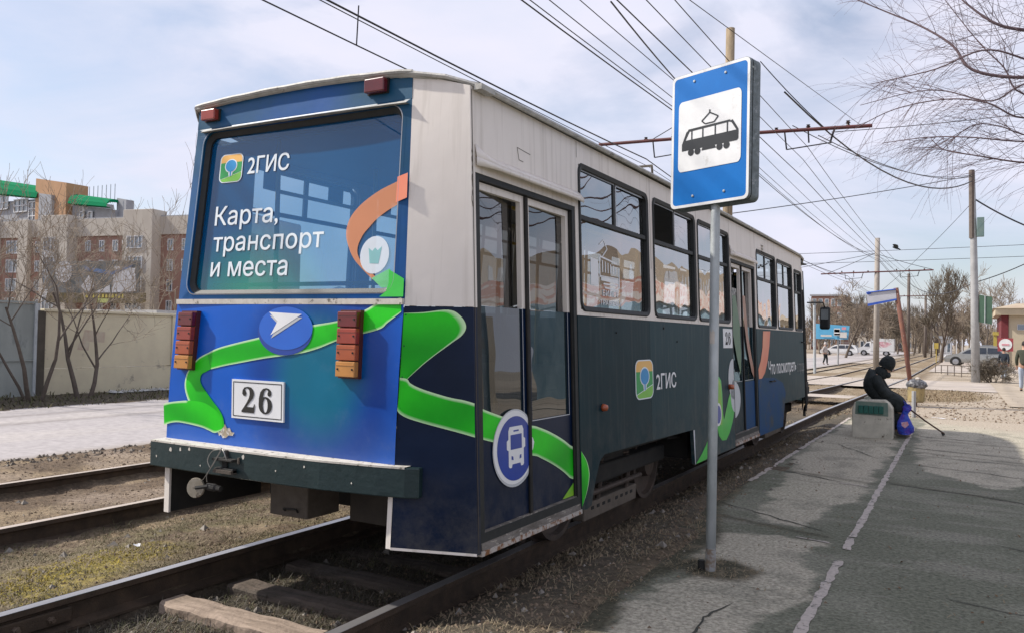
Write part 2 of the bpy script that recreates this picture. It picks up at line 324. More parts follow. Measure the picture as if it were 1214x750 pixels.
attrmat('asphalt', nscale=38, namp=.6, bump=.9, bscale=110, bdist=.008, rough=.85, spec=.15)
V = np.stack([X, Y, Z], -1).reshape(-1, 3)
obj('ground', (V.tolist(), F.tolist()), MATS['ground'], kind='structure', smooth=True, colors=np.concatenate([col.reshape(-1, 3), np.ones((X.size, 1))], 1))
# platform asphalt
xs = np.concatenate([np.arange(-1.95, 1.4, .035), np.arange(1.5, 7, .25)]); ys = np.concatenate([np.arange(-6, 3, .4), np.arange(3, 12, .04), np.arange(12, 18, .08)])
X, Y, F = grid(xs, ys); nz = vnoise(X, Y, 3.1, 5) - .5; Z = nz * .012 + (vnoise(X, Y, .5, 2) - .5) * .02
wet = (.16, .162, .12); dryc = (.42, .38, .3)
dr = np.zeros(X.shape)
for P in DRY: dr = np.maximum(dr, sst(-.02, .05, pdist(X, Y, P) + .32 * (vnoise(X, Y, 2.6, 5) - .5) + .14 * (vnoise(X * .6, Y * 3, 3, 4) - .5) + .1 * (vnoise(X, Y, 13, 3) - .5)))
col = np.ones(X.shape + (3,)) * np.array(wet)
col = mixc(col, (.23, .225, .175), sst(.45, .7, vnoise(X, Y, 1.7, 5)) * .8); col = mixc(col, (.25, .235, .19), sst(.54, .68, vnoise(X * .5, Y * 2, 2.3, 5)) * .6)
col = mixc(col, dryc, dr); col = mixc(col, (.22, .21, .165), dr * sst(.5, .7, vnoise(X + 7, Y, 4, 4)) * .5)
so_ = np.maximum(sst(.1, -.02, X - soil_edge(Y) + .22 * (vnoise(X, Y, 3, 5) - .5)), sst(.03, .11, .28 - np.hypot((X + 1.4) * .8, Y - 5.2) + .1 * (vnoise(X, Y, 9, 3) - .5)))
for (a, b, c_, d_) in [(-1.75, 6.75, -.9, 6.45), (-1.9, 9.6, -.87, 9.2), (-.75, 9.4, 1.6, 8.4), (-.6, 12.2, 1.6, 11.6), (-.55, 13.9, 1, 13.6)]:   # dirt packed in the joints
    so_ = np.maximum(so_, .8 * sst(.09, .01, -pdist(X, Y, [(a, b), (c_, d_), (c_, d_ + .02), (a, b + .02)]) + .12 * (vnoise(X, Y, 5, 3) - .4)) * (1 if b < 7 else .55))
col = mixc(col, (.075, .07, .048), so_); col = mixc(col, (.15, .125, .085), so_ * sst(.55, .7, vnoise(X, Y, 12, 3)))
col = mixc(col, (.4, .34, .27), sst(15.6, 17.4, Y + 1.5 * (vnoise(X, Y, .8, 4) - .5) - .8 * (X < -.5) + .6 * X))
V = np.stack([X, Y, Z + so_ * .004], -1).reshape(-1, 3)
plat = obj('platform', (V.tolist(), F.tolist()), MATS['asphalt'], kind='structure', smooth=True, colors=np.concatenate([col.reshape(-1, 3), np.ones((X.size, 1))], 1))
def zp(x, y): return float((vnoise(x, y, 3.1, 5) - .5) * .012 + (vnoise(x, y, .5, 2) - .5) * .02)
# painted lines, worn through in places
M('line_paint', (.5, .43, .38), (.38, .33, .29), scale=30, bump=.2, dirt=(.1, .095, .08), dscale=14, dthr=.54)
def painted(x0, x1, wd, y0, y1, gaps, name, rag):
    mb = MB(); y = y0; st = .02
    while y < y1:
        xx = x0 + (x1 - x0) * (y - y0) / (y1 - y0)
        g = any(a < y < b for a, b in gaps)
        if not g:
            l = [xx - wd / 2 + rag * (float(vnoise(q, 3.3, 9, 4)) - .5) for q in (y, y + st)]; r = [xx + wd / 2 + rag * (float(vnoise(q, 9.1, 11, 4)) - .5) for q in (y, y + st)]
            mb.add([(l[0], y, zp(l[0], y) + .005), (r[0], y, zp(r[0], y) + .005), (r[1], y + st, zp(r[1], y + st) + .005), (l[1], y + st, zp(l[1], y + st) + .005)], [(0, 1, 2, 3)])
        y += st
    return obj(name, mb, MATS['line_paint'], kind='structure')
painted(-.715, -.80, .052, 3.3, 15.6, [(5.8, 6.15), (6.52, 6.56)], 'painted_line', .036)
painted(-1.95, -1.96, .05, 8.6, 16.8, [(11.3, 11.5)], 'painted_line', .05)
mb = MB()
for (a, b, c_, d_) in [(-1.1, 6.33, -.86, 6.27), (-1.15, 9.05, -.87, 8.95)]: mb.add([(a, b, zp(a, b) + .006), (c_, d_, zp(c_, d_) + .006), (c_, d_ + .03, zp(c_, d_) + .006), (a, b + .02, zp(a, b) + .006)], [(0, 1, 2, 3)])
obj('painted_line', mb, MATS['line_paint'], kind='structure')
# cracks in the asphalt
M('crack_dark', (.035, .036, .028), (.06, .058, .045), rough=.95)
mb = MB()
for (a, b, c_, d_, wd) in [(-.7, 9.3, 1.9, 8.35, .02), (-.7, 11.9, 2.2, 11.2, .018), (-.62, 12.6, 1.2, 12.2, .022), (.35, 4.4, .75, 8.8, .013), (.9, 12, .75, 13.4, .02), (-1.3, 3.1, -1.12, 4.6, .015), (-1.9, 7.3, -.9, 6.6, .014),
                          (-.65, 14.3, .3, 14.1, .03), (-.1, 5.3, 1.4, 5.0, .01), (.2, 6.9, 1.6, 6.3, .014), (-1.6, 12.4, -1.0, 11.2, .012), (-.5, 10.9, 1.3, 10.3, .02), (-1.8, 9.5, -1.1, 9.1, .018)]:
    n = 40; P = []
    for i in range(n + 1):
        t = i / n; x = a + (c_ - a) * t; y = b + (d_ - b) * t; o_ = .16 * (float(vnoise(x * 3 + a, y * 3, 1, 5)) - .5) * min(1, 4 * t, 4 * (1 - t) + .1); dx, dy = c_ - a, d_ - b; l = math.hypot(dx, dy)
        P.append((x - dy / l * o_, y + dx / l * o_, wd * (.4 + 1.2 * float(vnoise(x * 9, y * 9, 1, 2))) * min(1, 5 * (1 - t) + .1), dx / l, dy / l))
    mb.strip([(p[0] - p[4] * p[2] / 2, p[1] + p[3] * p[2] / 2, zp(p[0], p[1]) + .0045) for p in P], [(p[0] + p[4] * p[2] / 2, p[1] - p[3] * p[2] / 2, zp(p[0], p[1]) + .0045) for p in P])
o = obj('crack', mb, MATS['crack_dark'], parent=plat); o['kind'] = 'stuff'
# rails
M('rail_side', (.045, .031, .02), (.085, .056, .036), scale=9, rough=.85, bump=.4, bscale=120, metal=.1)
M('rail_head', (.55, .53, .52), (.38, .36, .35), scale=3, rough=.32, metal=.75, stretch=(1, .2, 1))
M('bolt_steel', (.16, .12, .09), (.1, .07, .05), rough=.6, metal=.5)
def railprof(x, s):   # half profile points of a rail
    return [(x - .035, 0), (x + .035, 0), (x + .037, -.03), (x + .011, -.045), (x + .009, -.13), (x + .06, -.155), (x + .06, -.17), (x - .06, -.17), (x - .06, -.155), (x - .009, -.13), (x - .011, -.045), (x - .037, -.03)]
M('rail_dusty', (.5, .43, .37), (.36, .3, .25), scale=6, rough=.7, stretch=(1, .3, 1), dirt=(.14, .09, .06), dscale=5, dthr=.62)
def rail(x, lab, z0=0.0):
    L_ = [(y, gz(y)) for y in [-15, 0, 10, 18, 24, 31, 38, 45, 60, 90, 160]]
    t = thing('tram_rail', lab, 'rail', (x, 3, z0), 'steel rails of the two tram tracks')
    P = railprof(x, 1); mb = MB(); n = len(P)
    for (y, g) in L_: mb.v += [(p[0], y, p[1] + g + z0) for p in P]
    for i in range(len(L_) - 1):
        for k in range(1, n):
            k2 = (k + 1) % n; mb.f.append((i * n + k, (i + 1) * n + k, (i + 1) * n + k2, i * n + k2))
    obj('rail_web', mb, MATS['rail_side'], t)
    mh = MB()
    for (y, g) in L_: mh.v += [(x - .035, y, g + z0 - .004), (x - .03, y, g + z0), (x + .03, y, g + z0), (x + .035, y, g + z0 - .004), (x + .0355, y, g + z0 - .018)]
    for i in range(len(L_) - 1): mh.f += [(i * 5 + k, i * 5 + k + 1, i * 5 + k + 6, i * 5 + k + 5) for k in range(4)]
    obj('rail_head', mh, MATS['rail_head' if x > -5 else 'rail_dusty'], t); return t
r1_ = rail(-4.21, 'left rail of the near track, bright topped, running in under the tram')
rail(-2.66, 'right rail of the near track, beside the platform, passing under the tram doors')
rail(-5.99, 'rusty nearer rail of the empty far track, left of the tram bumper')
rail(-7.65, 'farther rail of the empty far track, beside the pale road')
mb = MB().box(-4.199, -4.17, 2.0, 2.72, -.125, -.05); obj('fishplate', mb, MATS['rail_side'], r1_, bevel=.006)
for y in (2.1, 2.26, 2.42, 2.6): obj('bolt', MB().lathe((-4.17, y, -.088), (1, 0, 0), [(.02, 0), (.02, .016), (.012, .018), (.012, .035)], 6), MATS['bolt_steel'], r1_)
# sleepers
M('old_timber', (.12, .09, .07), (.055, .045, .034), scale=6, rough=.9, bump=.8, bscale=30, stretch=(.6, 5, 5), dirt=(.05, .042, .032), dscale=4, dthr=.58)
M('pale_timber', (.34, .26, .2), (.2, .15, .11), scale=6, rough=.9, bump=.8, bscale=30, stretch=(.6, 5, 5), dirt=(.14, .11, .085), dscale=5, dthr=.6)  # the two timber tones paint sun on the nearest sleeper, tram shade on the rest
slab = ['pale weathered timber sleeper nearest the camera, between the near rails', 'dark split timber sleeper, second from the camera between the near rails', 'third timber sleeper, in deep shade just under the tram rear', 'fourth timber sleeper, in the dark beneath the tram']
for i, y in enumerate([3.27, 3.76, 4.27, 4.8]):
    rr = random.Random(i); n = 14; mb = MB(); w_ = .1; P = []
    for k in range(n + 1):
        x = -4.07 + 1.3 * k / n; j = lambda a: (rr.random() - .5) * a
        zt = -.135 + j(.012) - (.02 if i == 1 else 0) - .022 * max(0, i - 1); P.append([(x + (j(.03) if k in (0, n) else 0), y - w_ + j(.014), zt - .1), (x, y - w_ + j(.014) + (.02 if k == 0 else 0), zt - .012), (x, y - w_ * .7, zt + j(.006)), (x, y + w_ * .75, zt + j(.006)), (x, y + w_ + j(.014), zt - .014), (x, y + w_, zt - .1)])
    mb.v = [p for q in P for p in q]
    for k in range(n): mb.f += [(k * 6 + a, k * 6 + 6 + a, k * 6 + 7 + a, k * 6 + 1 + a) for a in range(5)]
    mb.f += [(0, 1, 2, 3, 4, 5), tuple(n * 6 + a for a in (5, 4, 3, 2, 1, 0))]
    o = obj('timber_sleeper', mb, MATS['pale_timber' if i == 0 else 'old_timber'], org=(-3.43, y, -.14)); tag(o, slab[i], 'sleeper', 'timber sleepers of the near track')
# road on the left, streets and paths in the distance
attrmat('road_dust', nscale=9, namp=.2, bump=.25, bscale=60, bdist=.006, rough=.85)
xs = np.arange(-14.2, -8.55, .12); ys = np.concatenate([np.arange(-12, 20, .25), 20 * 1.05 ** np.arange(1, 46)])
X, Y, F = grid(xs, ys)
X2 = X.copy(); X2[:, 0] += 0; e = .08 * (vnoise(Y, Y * 0, .9, 4) - .5); X2[:, -1] += e[:, -1]; X2[:, 0] += e[:, 0] * 1.4
c1 = np.ones(X.shape + (3,)) * np.array((.37, .34, .335)); c1 = mixc(c1, (.2, .18, .17), sst(.3, .0, abs(X + 11.9 + .25 * (vnoise(Y, Y * 0, .12, 2) - .5))) * .7); c1 = mixc(c1, (.22, .2, .19), sst(.25, .0, abs(X + 12.9 + .3 * (vnoise(Y, Y * 0, .2, 2) - .5))) * .7)
c1 = mixc(c1, (.42, .38, .35), sst(.25, .0, abs(X + 10.3)) * .4); c1 = mixc(c1, (.45, .41, .38), sst(.45, .75, vnoise(X, Y * .2, 1.3, 4)) * .6); c1 = mixc(c1, (.26, .22, .18), sst(-9.1, -8.65, X + .3 * (vnoise(X, Y, 1.5, 4) - .5)) * .8)
Z = .012 + gz(0) * 0 - .28 * np.clip((Y - 18) / 27, 0, 1) + .004 * np.sin(X)
obj('road', (np.stack([X2, Y, Z], -1).reshape(-1, 3).tolist(), F.tolist()), MATS['road_dust'], kind='structure', colors=np.concatenate([c1.reshape(-1, 3), np.ones((X.size, 1))], 1))
M('street_pale', (.46, .4, .35), (.36, .31, .26), scale=.8, rough=.9, bump=.2, dirt=(.27, .23, .18), dscale=.7, dthr=.6)
def sheet(name, pts, mat, dz=.03):
    P = []
    n = len(pts)
    for i in range(n):
        a, b = Vector((*pts[i], 0)), Vector((*pts[(i + 1) % n], 0)); m_ = max(1, int((b - a).length / 1.5))
        for k in range(m_):
            p = a.lerp(b, k / m_); q = .35 * (float(vnoise(p.x, p.y, .9, 4)) - .5); P.append((p.x, p.y + q, gz(p.y) + dz - .02))
    return obj(name, MB().flat(P), mat, kind='structure')
def band(name, x0, x1, ya, yb, mat, dz):
    mb = MB(); n = max(3, int((yb - ya) / 1.5)); xs_ = np.linspace(x0, x1, max(8, int((x1 - x0) / .8))); k = len(xs_)
    for i in range(n + 1):
        for x in xs_:
            y = ya + (yb - ya) * i / n; y += (.5 * (float(vnoise(x, y, .7, 4)) - .5) if i in (0, n) else 0); mb.v.append((x, y, gz(y) + dz))
    for i in range(n): mb.f += [(i * k + j, i * k + j + 1, i * k + k + j + 1, i * k + k + j) for j in range(k - 1)]
    return obj(name, mb, mat, kind='structure')
band('path', -8.6, -2.75, 23.4, 25.0, MATS['street_pale'], .012)
band('street', -8.7, 1.2, 33.0, 44.0, MATS['street_pale'], -.03)
band('street', -60, -7.2, 74, 122, MATS['street_pale'], -.02)
band('parking_lot', -2.2, 14, 58, 140, MATS['street_pale'], -.025)
band('path', .9, 9, 24, 60, M('dusty_path', (.43, .36, .28), (.34, .28, .21), scale=.8, rough=.95, bump=.3, dirt=(.25, .2, .14), dscale=1.2, dthr=.55), -.012)
# loose litter, crumbs of soil and dry grass: nobody could count them
def crumbs(name, n, xr, yr, size, mat, seed, dens=None, zoff=0.0):
    rs = np.random.RandomState(seed); x = rs.uniform(*xr, n); y = yr[0] + (yr[1] - yr[0]) * rs.rand(n) ** 1.5
    if dens is not None: k = rs.rand(n) < dens(x, y); x, y = x[k], y[k]
    n = len(x); z = (gh(x, y) if zoff is not None else 0) + (zoff or 0); s = size * (.35 + rs.rand(n) ** 3 * 1.6)
    base = np.array([(1, 0, 0), (-.5, .87, 0), (-.5, -.87, 0), (0, 0, .8), (.1, .1, -.6)]); fs = np.array([(0, 1, 3), (1, 2, 3), (2, 0, 3), (1, 0, 4), (2, 1, 4), (0, 2, 4)])
    a = rs.rand(n) * 6.28; ca, sa = np.cos(a), np.sin(a); J = 1 + .5 * (rs.rand(n, 5, 3) - .5); B = base[None] * J
    P = np.stack([B[..., 0] * ca[:, None] - B[..., 1] * sa[:, None], B[..., 0] * sa[:, None] + B[..., 1] * ca[:, None], B[..., 2]], -1) * s[:, None, None] + np.stack([x, y, z], -1)[:, None]
    Fc = (fs[None] + (np.arange(n) * 5)[:, None, None]).reshape(-1, 3)
    return tag(obj(name, (P.reshape(-1, 3).tolist(), Fc.tolist()), mat, kind='stuff'), *LIT[name])
def blades(name, n, xr, yr, ln, mat, seed, dens=None, wd=.004, lift=.5, onplat=False):
    rs = np.random.RandomState(seed); x = rs.uniform(*xr, n); y = yr[0] + (yr[1] - yr[0]) * rs.rand(n) ** 1.5
    if dens is not None: k = rs.rand(n) < dens(x, y); x, y = x[k], y[k]
    n = len(x); z = gh(x, y) if not onplat else np.full(n, .006); a = rs.rand(n) * 6.28; l = ln * (.4 + rs.rand(n)); e = lift * rs.rand(n) ** 1.5
    d = np.stack([np.cos(a) * np.cos(e), np.sin(a) * np.cos(e), np.sin(e)], -1); s = np.stack([-np.sin(a), np.cos(a), 0 * a], -1) * wd
    p = np.stack([x, y, z + .002], -1); bend = np.stack([0 * a, 0 * a, .25 * l], -1)
    P = np.stack([p - s, p + s, p + d * l[:, None] * .55 + s * .7 + bend * .6, p + d * l[:, None] * .55 - s * .7 + bend * .6, p + d * l[:, None]], 1)
    i = np.arange(n) * 5; Fq = np.stack([i, i + 1, i + 2, i + 3], -1).tolist() + np.stack([i + 3, i + 2, i + 4], -1).tolist()
    return tag(obj(name, (P.reshape(-1, 3).tolist(), Fq), mat, kind='stuff'), *LIT[name])
LIT = {'soil_crumbs': ('dark crumbs of soil and gravel lying along the tram tracks', 'gravel'), 'dry_grass': ('dry straw coloured grass and litter between and beside the rails', 'dry grass'),
       'moss': ('bright yellow moss growing left of the near rail', 'moss'), 'green_grass': ('short dark grass tufts in the shaded track bed', 'grass')}
M('crumb', (.13, .09, .06), (.24, .18, .125), scale=9, rough=.95); M('straw', (.3, .24, .15), (.17, .13, .08), scale=14, rough=.9); M('moss_yellow', (.42, .31, .035), (.24, .21, .05), scale=12, rough=.9)
M('dull_grass', (.07, .08, .035), (.12, .1, .05), scale=9, rough=.9); M('pale_bits', (.55, .5, .45), (.4, .35, .3), scale=9)
bed = lambda x, y: ((x < -4.28) | (x > -4.0)) & (abs(x + 5.99) > .06) & (abs(x + 7.65) > .06) & (abs(x + 2.66) > .06)
crumbs('soil_crumbs', 20000, (-8.6, -4.25), (1.5, 10), .008, MATS['crumb'], 1, lambda x, y: .9 * bed(x, y))
crumbs('soil_crumbs', 26000, (-4.15, -1.55), (2.4, 15), .009, MATS['crumb'], 2, lambda x, y: .9 * bed(x, y) * (x < soil_edge(y) + .1))
crumbs('soil_crumbs', 5000, (-9.2, -8.4), (2, 20), .02, M('clod', (.09, .072, .055), (.15, .12, .09)), 3)
crumbs('soil_crumbs', 4500, (-2.3, 4), (17.6, 36), .022, MATS['crumb'], 4)
LIT['pebbles'] = ('loose pale pebbles scattered over the track bed and the platform edge', 'pebbles')
M('pebble', (.3, .27, .23), (.17, .15, .13), scale=5, rough=.9)
crumbs('pebbles', 320, (-8.6, -4.25), (1.6, 9), .024, MATS['pebble'], 31, lambda x, y: bed(x, y) * .9)
crumbs('pebbles', 900, (-4.1, -1.4), (2.5, 14), .022, MATS['pebble'], 32, lambda x, y: bed(x, y) * .9)
def pc(n, seed, size, mat):                                # grit lying loose on the asphalt
    rs = np.random.RandomState(seed); mb = MB()
    for i in range(n):
        x, y = rs.uniform(-1.6, 3.5), 3 + 14 * rs.rand() ** 1.4; r = size * (.3 + rs.rand() ** 3 * 2); z = zp(x, y); mb.add([(x + r, y, z), (x - r * .5, y + r * .8, z), (x - r * .5, y - r * .8, z), (x, y, z + r * .8)], [(0, 1, 3), (1, 2, 3), (2, 0, 3)])
    return tag(obj('grit', mb, mat, kind='stuff'), 'fine loose grit scattered over the asphalt platform', 'grit')
pc(2600, 41, .005, MATS['pebble']); pc(900, 42, .007, MATS['crumb'])
blades('dry_grass', 46000, (-5.9, -4.26), (1.6, 9), .035, MATS['straw'], 5, lambda x, y: .25 + .75 * (vnoise(x, y, 2, 3) > .5), wd=.0022)
blades('dry_grass', 26000, (-5.9, -4.26), (1.6, 8), .03, M('olive_straw', (.14, .12, .055), (.09, .075, .04), scale=10, rough=.9), 55, lambda x, y: vnoise(x + 5, y, 3, 3) > .45, wd=.0024, lift=.9)
blades('dry_grass', 9000, (-7.6, -6.05), (2, 11), .045, MATS['straw'], 6, lambda x, y: vnoise(x, y, 1.6, 3) > .52, wd=.0025)
blades('dry_grass', 16000, (-2.55, -1.6), (2.6, 15), .05, MATS['straw'], 7, lambda x, y: (x < soil_edge(y) + .05) * (.2 + .8 * (vnoise(x, y, 2.5, 3) > .5)), wd=.0022, lift=.7)
blades('dry_grass', 9000, (-4.1, -2.75), (2.4, 5.5), .065, M('dark_straw', (.12, .1, .07), (.07, .06, .045)), 8, None, wd=.0022, lift=.9)
blades('dry_grass', 9000, (-8.6, -2.2), (17, 45), .07, MATS['straw'], 9, lambda x, y: vnoise(x, y, .8, 3) > .47, wd=.009, lift=.8)
blades('dry_grass', 5000, (-2.4, .7), (24, 33), .08, MATS['straw'], 10, lambda x, y: np.exp(-((x + 1.1) / 1.6) ** 2 - ((y - 29) / 4.0) ** 2) > .3, wd=.011, lift=.8)
blades('moss', 11000, (-5.3, -4.28), (1.9, 4.1), .014, MATS['moss_yellow'], 11, lambda x, y: sum(np.exp(-(((x - a) / .26) ** 2 + ((y - b) / .34) ** 2)) for a, b in [(-4.6, 2.75), (-4.85, 3.05), (-4.95, 3.5), (-4.7, 2.3), (-4.75, 3.45)]) * (vnoise(x, y, 7, 3)) * 1.6 > .72, wd=.004, lift=1.2)
blades('green_grass', 2500, (-4.05, -2.75), (2.6, 5), .05, MATS['dull_grass'], 12, None, wd=.0025, lift=1.1)
blades('green_grass', 500, (-6.3, -5.7), (2.5, 6), .06, MATS['dull_grass'], 13, lambda x, y: vnoise(x, y, 3, 2) > .6, wd=.003, lift=1.1)
blades('green_grass', 3500, (-16, -13.9), (5, 22), .1, MATS['dull_grass'], 14, None, wd=.01, lift=1.2)
blades('dry_grass', 900, (-1.68, -1.1), (4.9, 5.5), .03, MATS['straw'], 15, lambda x, y: np.hypot((x + 1.4) * .8, y - 5.2) < .27, wd=.002, onplat=True)

LIT['dry_leaves'] = ('dry stalks and leaf bits blown over the asphalt platform', 'litter')
blades('dry_leaves', 900, (-1.7, 3), (3, 16), .028, MATS['straw'], 51, lambda x, y: vnoise(x, y, 1.2, 3) > .5, wd=.0035, onplat=True)
blades('dry_leaves', 260, (-1.7, 3), (3, 16), .03, M('leaf_brown', (.16, .09, .04), (.09, .055, .03), rough=.9), 52, None, wd=.008, onplat=True)
# ================================================================ the tram
D={'A1a':[[-2.562,1.627],[-2.709,1.601],[-2.787,1.565],[-2.948,1.509],[-3.145,1.479],[-3.365,1.443],[-3.561,1.401],[-3.73,1.368],[-3.884,1.334],[-3.977,1.301]],
'A1b':[[-2.559,1.553],[-2.64,1.499],[-2.705,1.459],[-2.944,1.405],[-3.11,1.35],[-3.252,1.318],[-3.489,1.287],[-3.712,1.25],[-3.83,1.23],[-3.944,1.206]],
'A2a':[[-3.977,1.301],[-4.064,1.263],[-4.143,1.193],[-4.171,1.14],[-4.176,1.088],[-4.159,1.038],[-4.127,0.988],[-4.064,0.921],[-3.973,0.861],[-3.87,0.834]],
'A2b':[[-3.944,1.206],[-3.987,1.189],[-4.023,1.172],[-4.036,1.141],[-4.02,1.106],[-3.967,1.058],[-3.914,1.011],[-3.869,0.974],[-3.832,0.926],[-3.822,0.877]],
'A3a':[[-3.832,0.926],[-3.905,0.971],[-4.008,1.005],[-4.143,1.008],[-4.249,0.997],[-4.318,0.987],[-4.373,0.974]],
'A3b':[[-3.836,0.856],[-3.899,0.831],[-3.957,0.842],[-4.031,0.857],[-4.205,0.87],[-4.289,0.864],[-4.367,0.843]],
'badge':[[-3.553,1.455],[-3.142,1.456],[-3.348,1.596],[-3.338,1.32]],
'arrow':[[-3.473,1.543],[-3.225,1.535],[-3.224,1.511],[-3.448,1.403],[-3.436,1.447],[-3.386,1.5]],
'plate':[[-3.756,1.154],[-3.341,1.158],[-3.339,0.941],[-3.747,0.927]],
'lampL':[[-4.182,1.543],[-4.054,1.544],[-4.212,1.195],[-4.098,1.195]],
'lampR':[[-2.931,1.555],[-2.798,1.553],[-2.946,1.202],[-2.804,1.206]],
'tear':[[-3.827,0.822]],
'topl':[[-4.182,2.825],[-4.052,2.815],[-4.171,2.748],[-4.042,2.744],[-2.892,2.825],[-2.757,2.816],[-2.878,2.747],[-2.744,2.739]],
'U2':[[-3.819,2.385],[-3.476,2.388],[-3.832,2.48],[-3.487,2.48]],
'Ukar':[[-4.061,2.074],[-3.518,2.077],[-4.078,2.194]],
'Utra':[[-4.057,1.916],[-3.162,1.918],[-4.066,2.005]],
'Uime':[[-4.053,1.758],[-3.414,1.765],[-4.066,1.849]],
'Ulogo':[[-4.071,2.517],[-3.873,2.52],[-3.849,2.341],[-4.054,2.34]],
'Uring_o':[[-2.605,2.276],[-2.71,2.243],[-2.785,2.216],[-2.851,2.183],[-2.911,2.145],[-2.96,2.101],[-2.991,2.056],[-3.003,2.005],[-2.998,1.958],[-2.975,1.906],[-2.946,1.858],[-2.9,1.811],[-2.793,1.727]],
'Uring_i':[[-2.594,2.149],[-2.647,2.134],[-2.712,2.106],[-2.765,2.077],[-2.808,2.047],[-2.845,2.012],[-2.877,1.981],[-2.897,1.949],[-2.911,1.917],[-2.913,1.881],[-2.898,1.848],[-2.865,1.81],[-2.778,1.745]],
'Uwhite':[[-2.882,1.861],[-2.699,1.856],[-2.8,1.959],[-2.779,1.758]],
'Ubask':[[-2.839,1.892],[-2.754,1.898],[-2.746,1.817],[-2.825,1.814]],
'Ugreen':[[-2.793,1.727],[-2.666,1.783],[-2.611,1.751],[-2.56,1.724],[-2.552,1.64],[-2.683,1.641]],
'cab':[[-4.199,3.75,2.514],[-3.69,3.75,2.409],[-3.695,3.75,2.161],[-4.188,3.75,2.259],[-3.669,3.75,2.407],[-3.298,3.75,2.308],[-3.297,3.75,2.08],[-3.68,3.75,2.145]],
'C1a':[[-2.557,3.417,1.548],[-2.457,3.449,1.554],[-2.333,3.488,1.569],[-2.275,3.507,1.54],[-2.246,3.517,1.489],[-2.263,3.512,1.443],[-2.318,3.495,1.397],[-2.432,3.46,1.303],[-2.527,3.431,1.21]],
'C1b':[[-2.557,3.418,1.531],[-2.558,3.418,1.487],[-2.56,3.418,1.443],[-2.561,3.418,1.4],[-2.563,3.418,1.369],[-2.565,3.418,1.334],[-2.566,3.418,1.291],[-2.57,3.417,1.247],[-2.573,3.417,1.203]],
'C2a':[[-2.574,3.416,1.216],[-2.527,3.431,1.21],[-2.509,3.437,1.188],[-2.451,3.456,1.161],[-2.326,3.496,1.125],[-2.245,3.522,1.111],[-2.165,3.548,1.097]],
'C2b':[[-2.58,3.416,1.072],[-2.579,3.417,1.042],[-2.531,3.433,1.013],[-2.448,3.459,0.988],[-2.324,3.499,0.959],[-2.243,3.525,0.94],[-2.163,3.551,0.925]],
'D1a':[[3.652,1.067],[3.755,1.038],[3.881,1.006],[4.072,0.964],[4.235,0.928],[4.443,0.874],[4.65,0.801],[4.789,0.736]],
'D1b':[[3.647,0.907],[3.75,0.883],[3.875,0.855],[4.066,0.808],[4.244,0.756],[4.468,0.678],[4.64,0.604],[4.778,0.527]],
'D2':[[4.777,0.511],[4.6,0.45],[4.66,0.44],[4.773,0.427]],
'D3a':[[4.851,0.689],[4.964,0.6],[4.97,0.527],[4.896,0.442],[4.796,0.371]],
'D3b':[[4.825,0.681],[4.822,0.617],[4.812,0.549],[4.8,0.46],[4.79,0.376]],
'circ':[[3.784,0.84],[4.251,0.798],[4.005,1.034],[3.98,0.605]],
'bus':[[3.925,0.939],[4.131,0.935],[4.133,0.715],[3.936,0.704]],
'glass1bot':[[3.691,0.964],[4.122,0.955],[4.279,0.952],[4.76,0.934],[3.669,1.625],[4.731,1.621]],
'V1a':[[7.386,0.291],[7.555,0.359],[7.735,0.466]],
'V1b':[[7.387,0.295],[7.603,0.283],[7.745,0.281]],
'V2':[[8.121,1.068],[8.223,1.073],[8.344,1.0],[8.323,0.813],[8.336,0.628],[8.48,0.734],[8.608,0.84],[8.819,0.945],[8.826,0.702],[8.611,0.501],[8.412,0.43],[8.28,0.419],[8.128,0.485],[8.091,0.728]],
'badge2':[[8.12,0.709],[8.225,0.802],[8.203,0.602]],
'ov1':[[8.616,1.024],[8.938,1.031],[8.8,1.242],[8.802,0.802]],
'ov2':[[8.775,0.884],[9.179,0.836],[8.995,1.193],[8.966,0.647]],
'or':[[10.303,1.561],[10.777,1.568],[10.546,1.237],[10.223,0.995],[10.111,0.988],[10.136,1.171]],
'or2':[[9.685,1.946],[9.86,1.975],[10.018,1.173],[10.083,0.989],[9.797,1.178]],
'txt':[[10.566,1.036],[13.239,0.967],[10.587,1.173],[13.197,1.136]],
'blue':[[10.014,0.299],[10.112,0.999],[12.077,1.013],[11.771,0.673],[11.58,0.603],[11.352,0.27]],
'logoS':[[5.872,1.293],[6.269,1.261],[6.247,0.967],[5.851,0.977]],
'sticker':[[5.108,1.641],[5.669,1.65],[5.132,2.074],[5.723,1.948]],
'd2w':[[8.823,2.212],[9.763,2.219],[8.97,0.374],[9.864,0.383],[8.754,0.396]],
'dryA':[[-1.64,6.14],[-1.241,6.299],[-0.877,6.28],[-0.926,5.814],[-0.805,5.397],[-0.86,4.808],[-0.946,4.296],[-0.919,4.114],[-1.614,3.671],[-1.57,4.606],[-1.314,4.774],[-1.145,5.025],[-1.425,5.308]],
'dryB':[[-1.539,6.825],[-1.656,8.369],[-1.867,10.709],[-1.912,12.94],[-0.846,12.935],[-0.864,11.162],[-0.856,8.945],[-0.885,8.188],[-1.088,7.418],[-1.012,6.684],[-1.365,6.686]],
'dryC':[[-0.733,15.416],[0.358,16.918],[0.645,14.112],[0.587,10.88],[0.206,9.511],[-0.301,10.226],[-0.512,10.846]],
'soil':[[-1.625,3.779],[-1.681,4.649],[-1.623,5.885],[-1.891,7.104],[-2.012,8.52],[-2.067,10.232],[-2.041,12.786],[-1.934,16.273]],
}
XC = -3.40
tram = thing('tram', 'blue and dark grey wrapped tram with cream upper body standing at the stop', 'tram', (XC, 9, 0))
def hw(z): return 1.24 - .045 * (z - .35)                 # half width of the straight sides
def sw(y, z, o=0.0): return (XC + hw(z) + o, y, z)         # right side wall
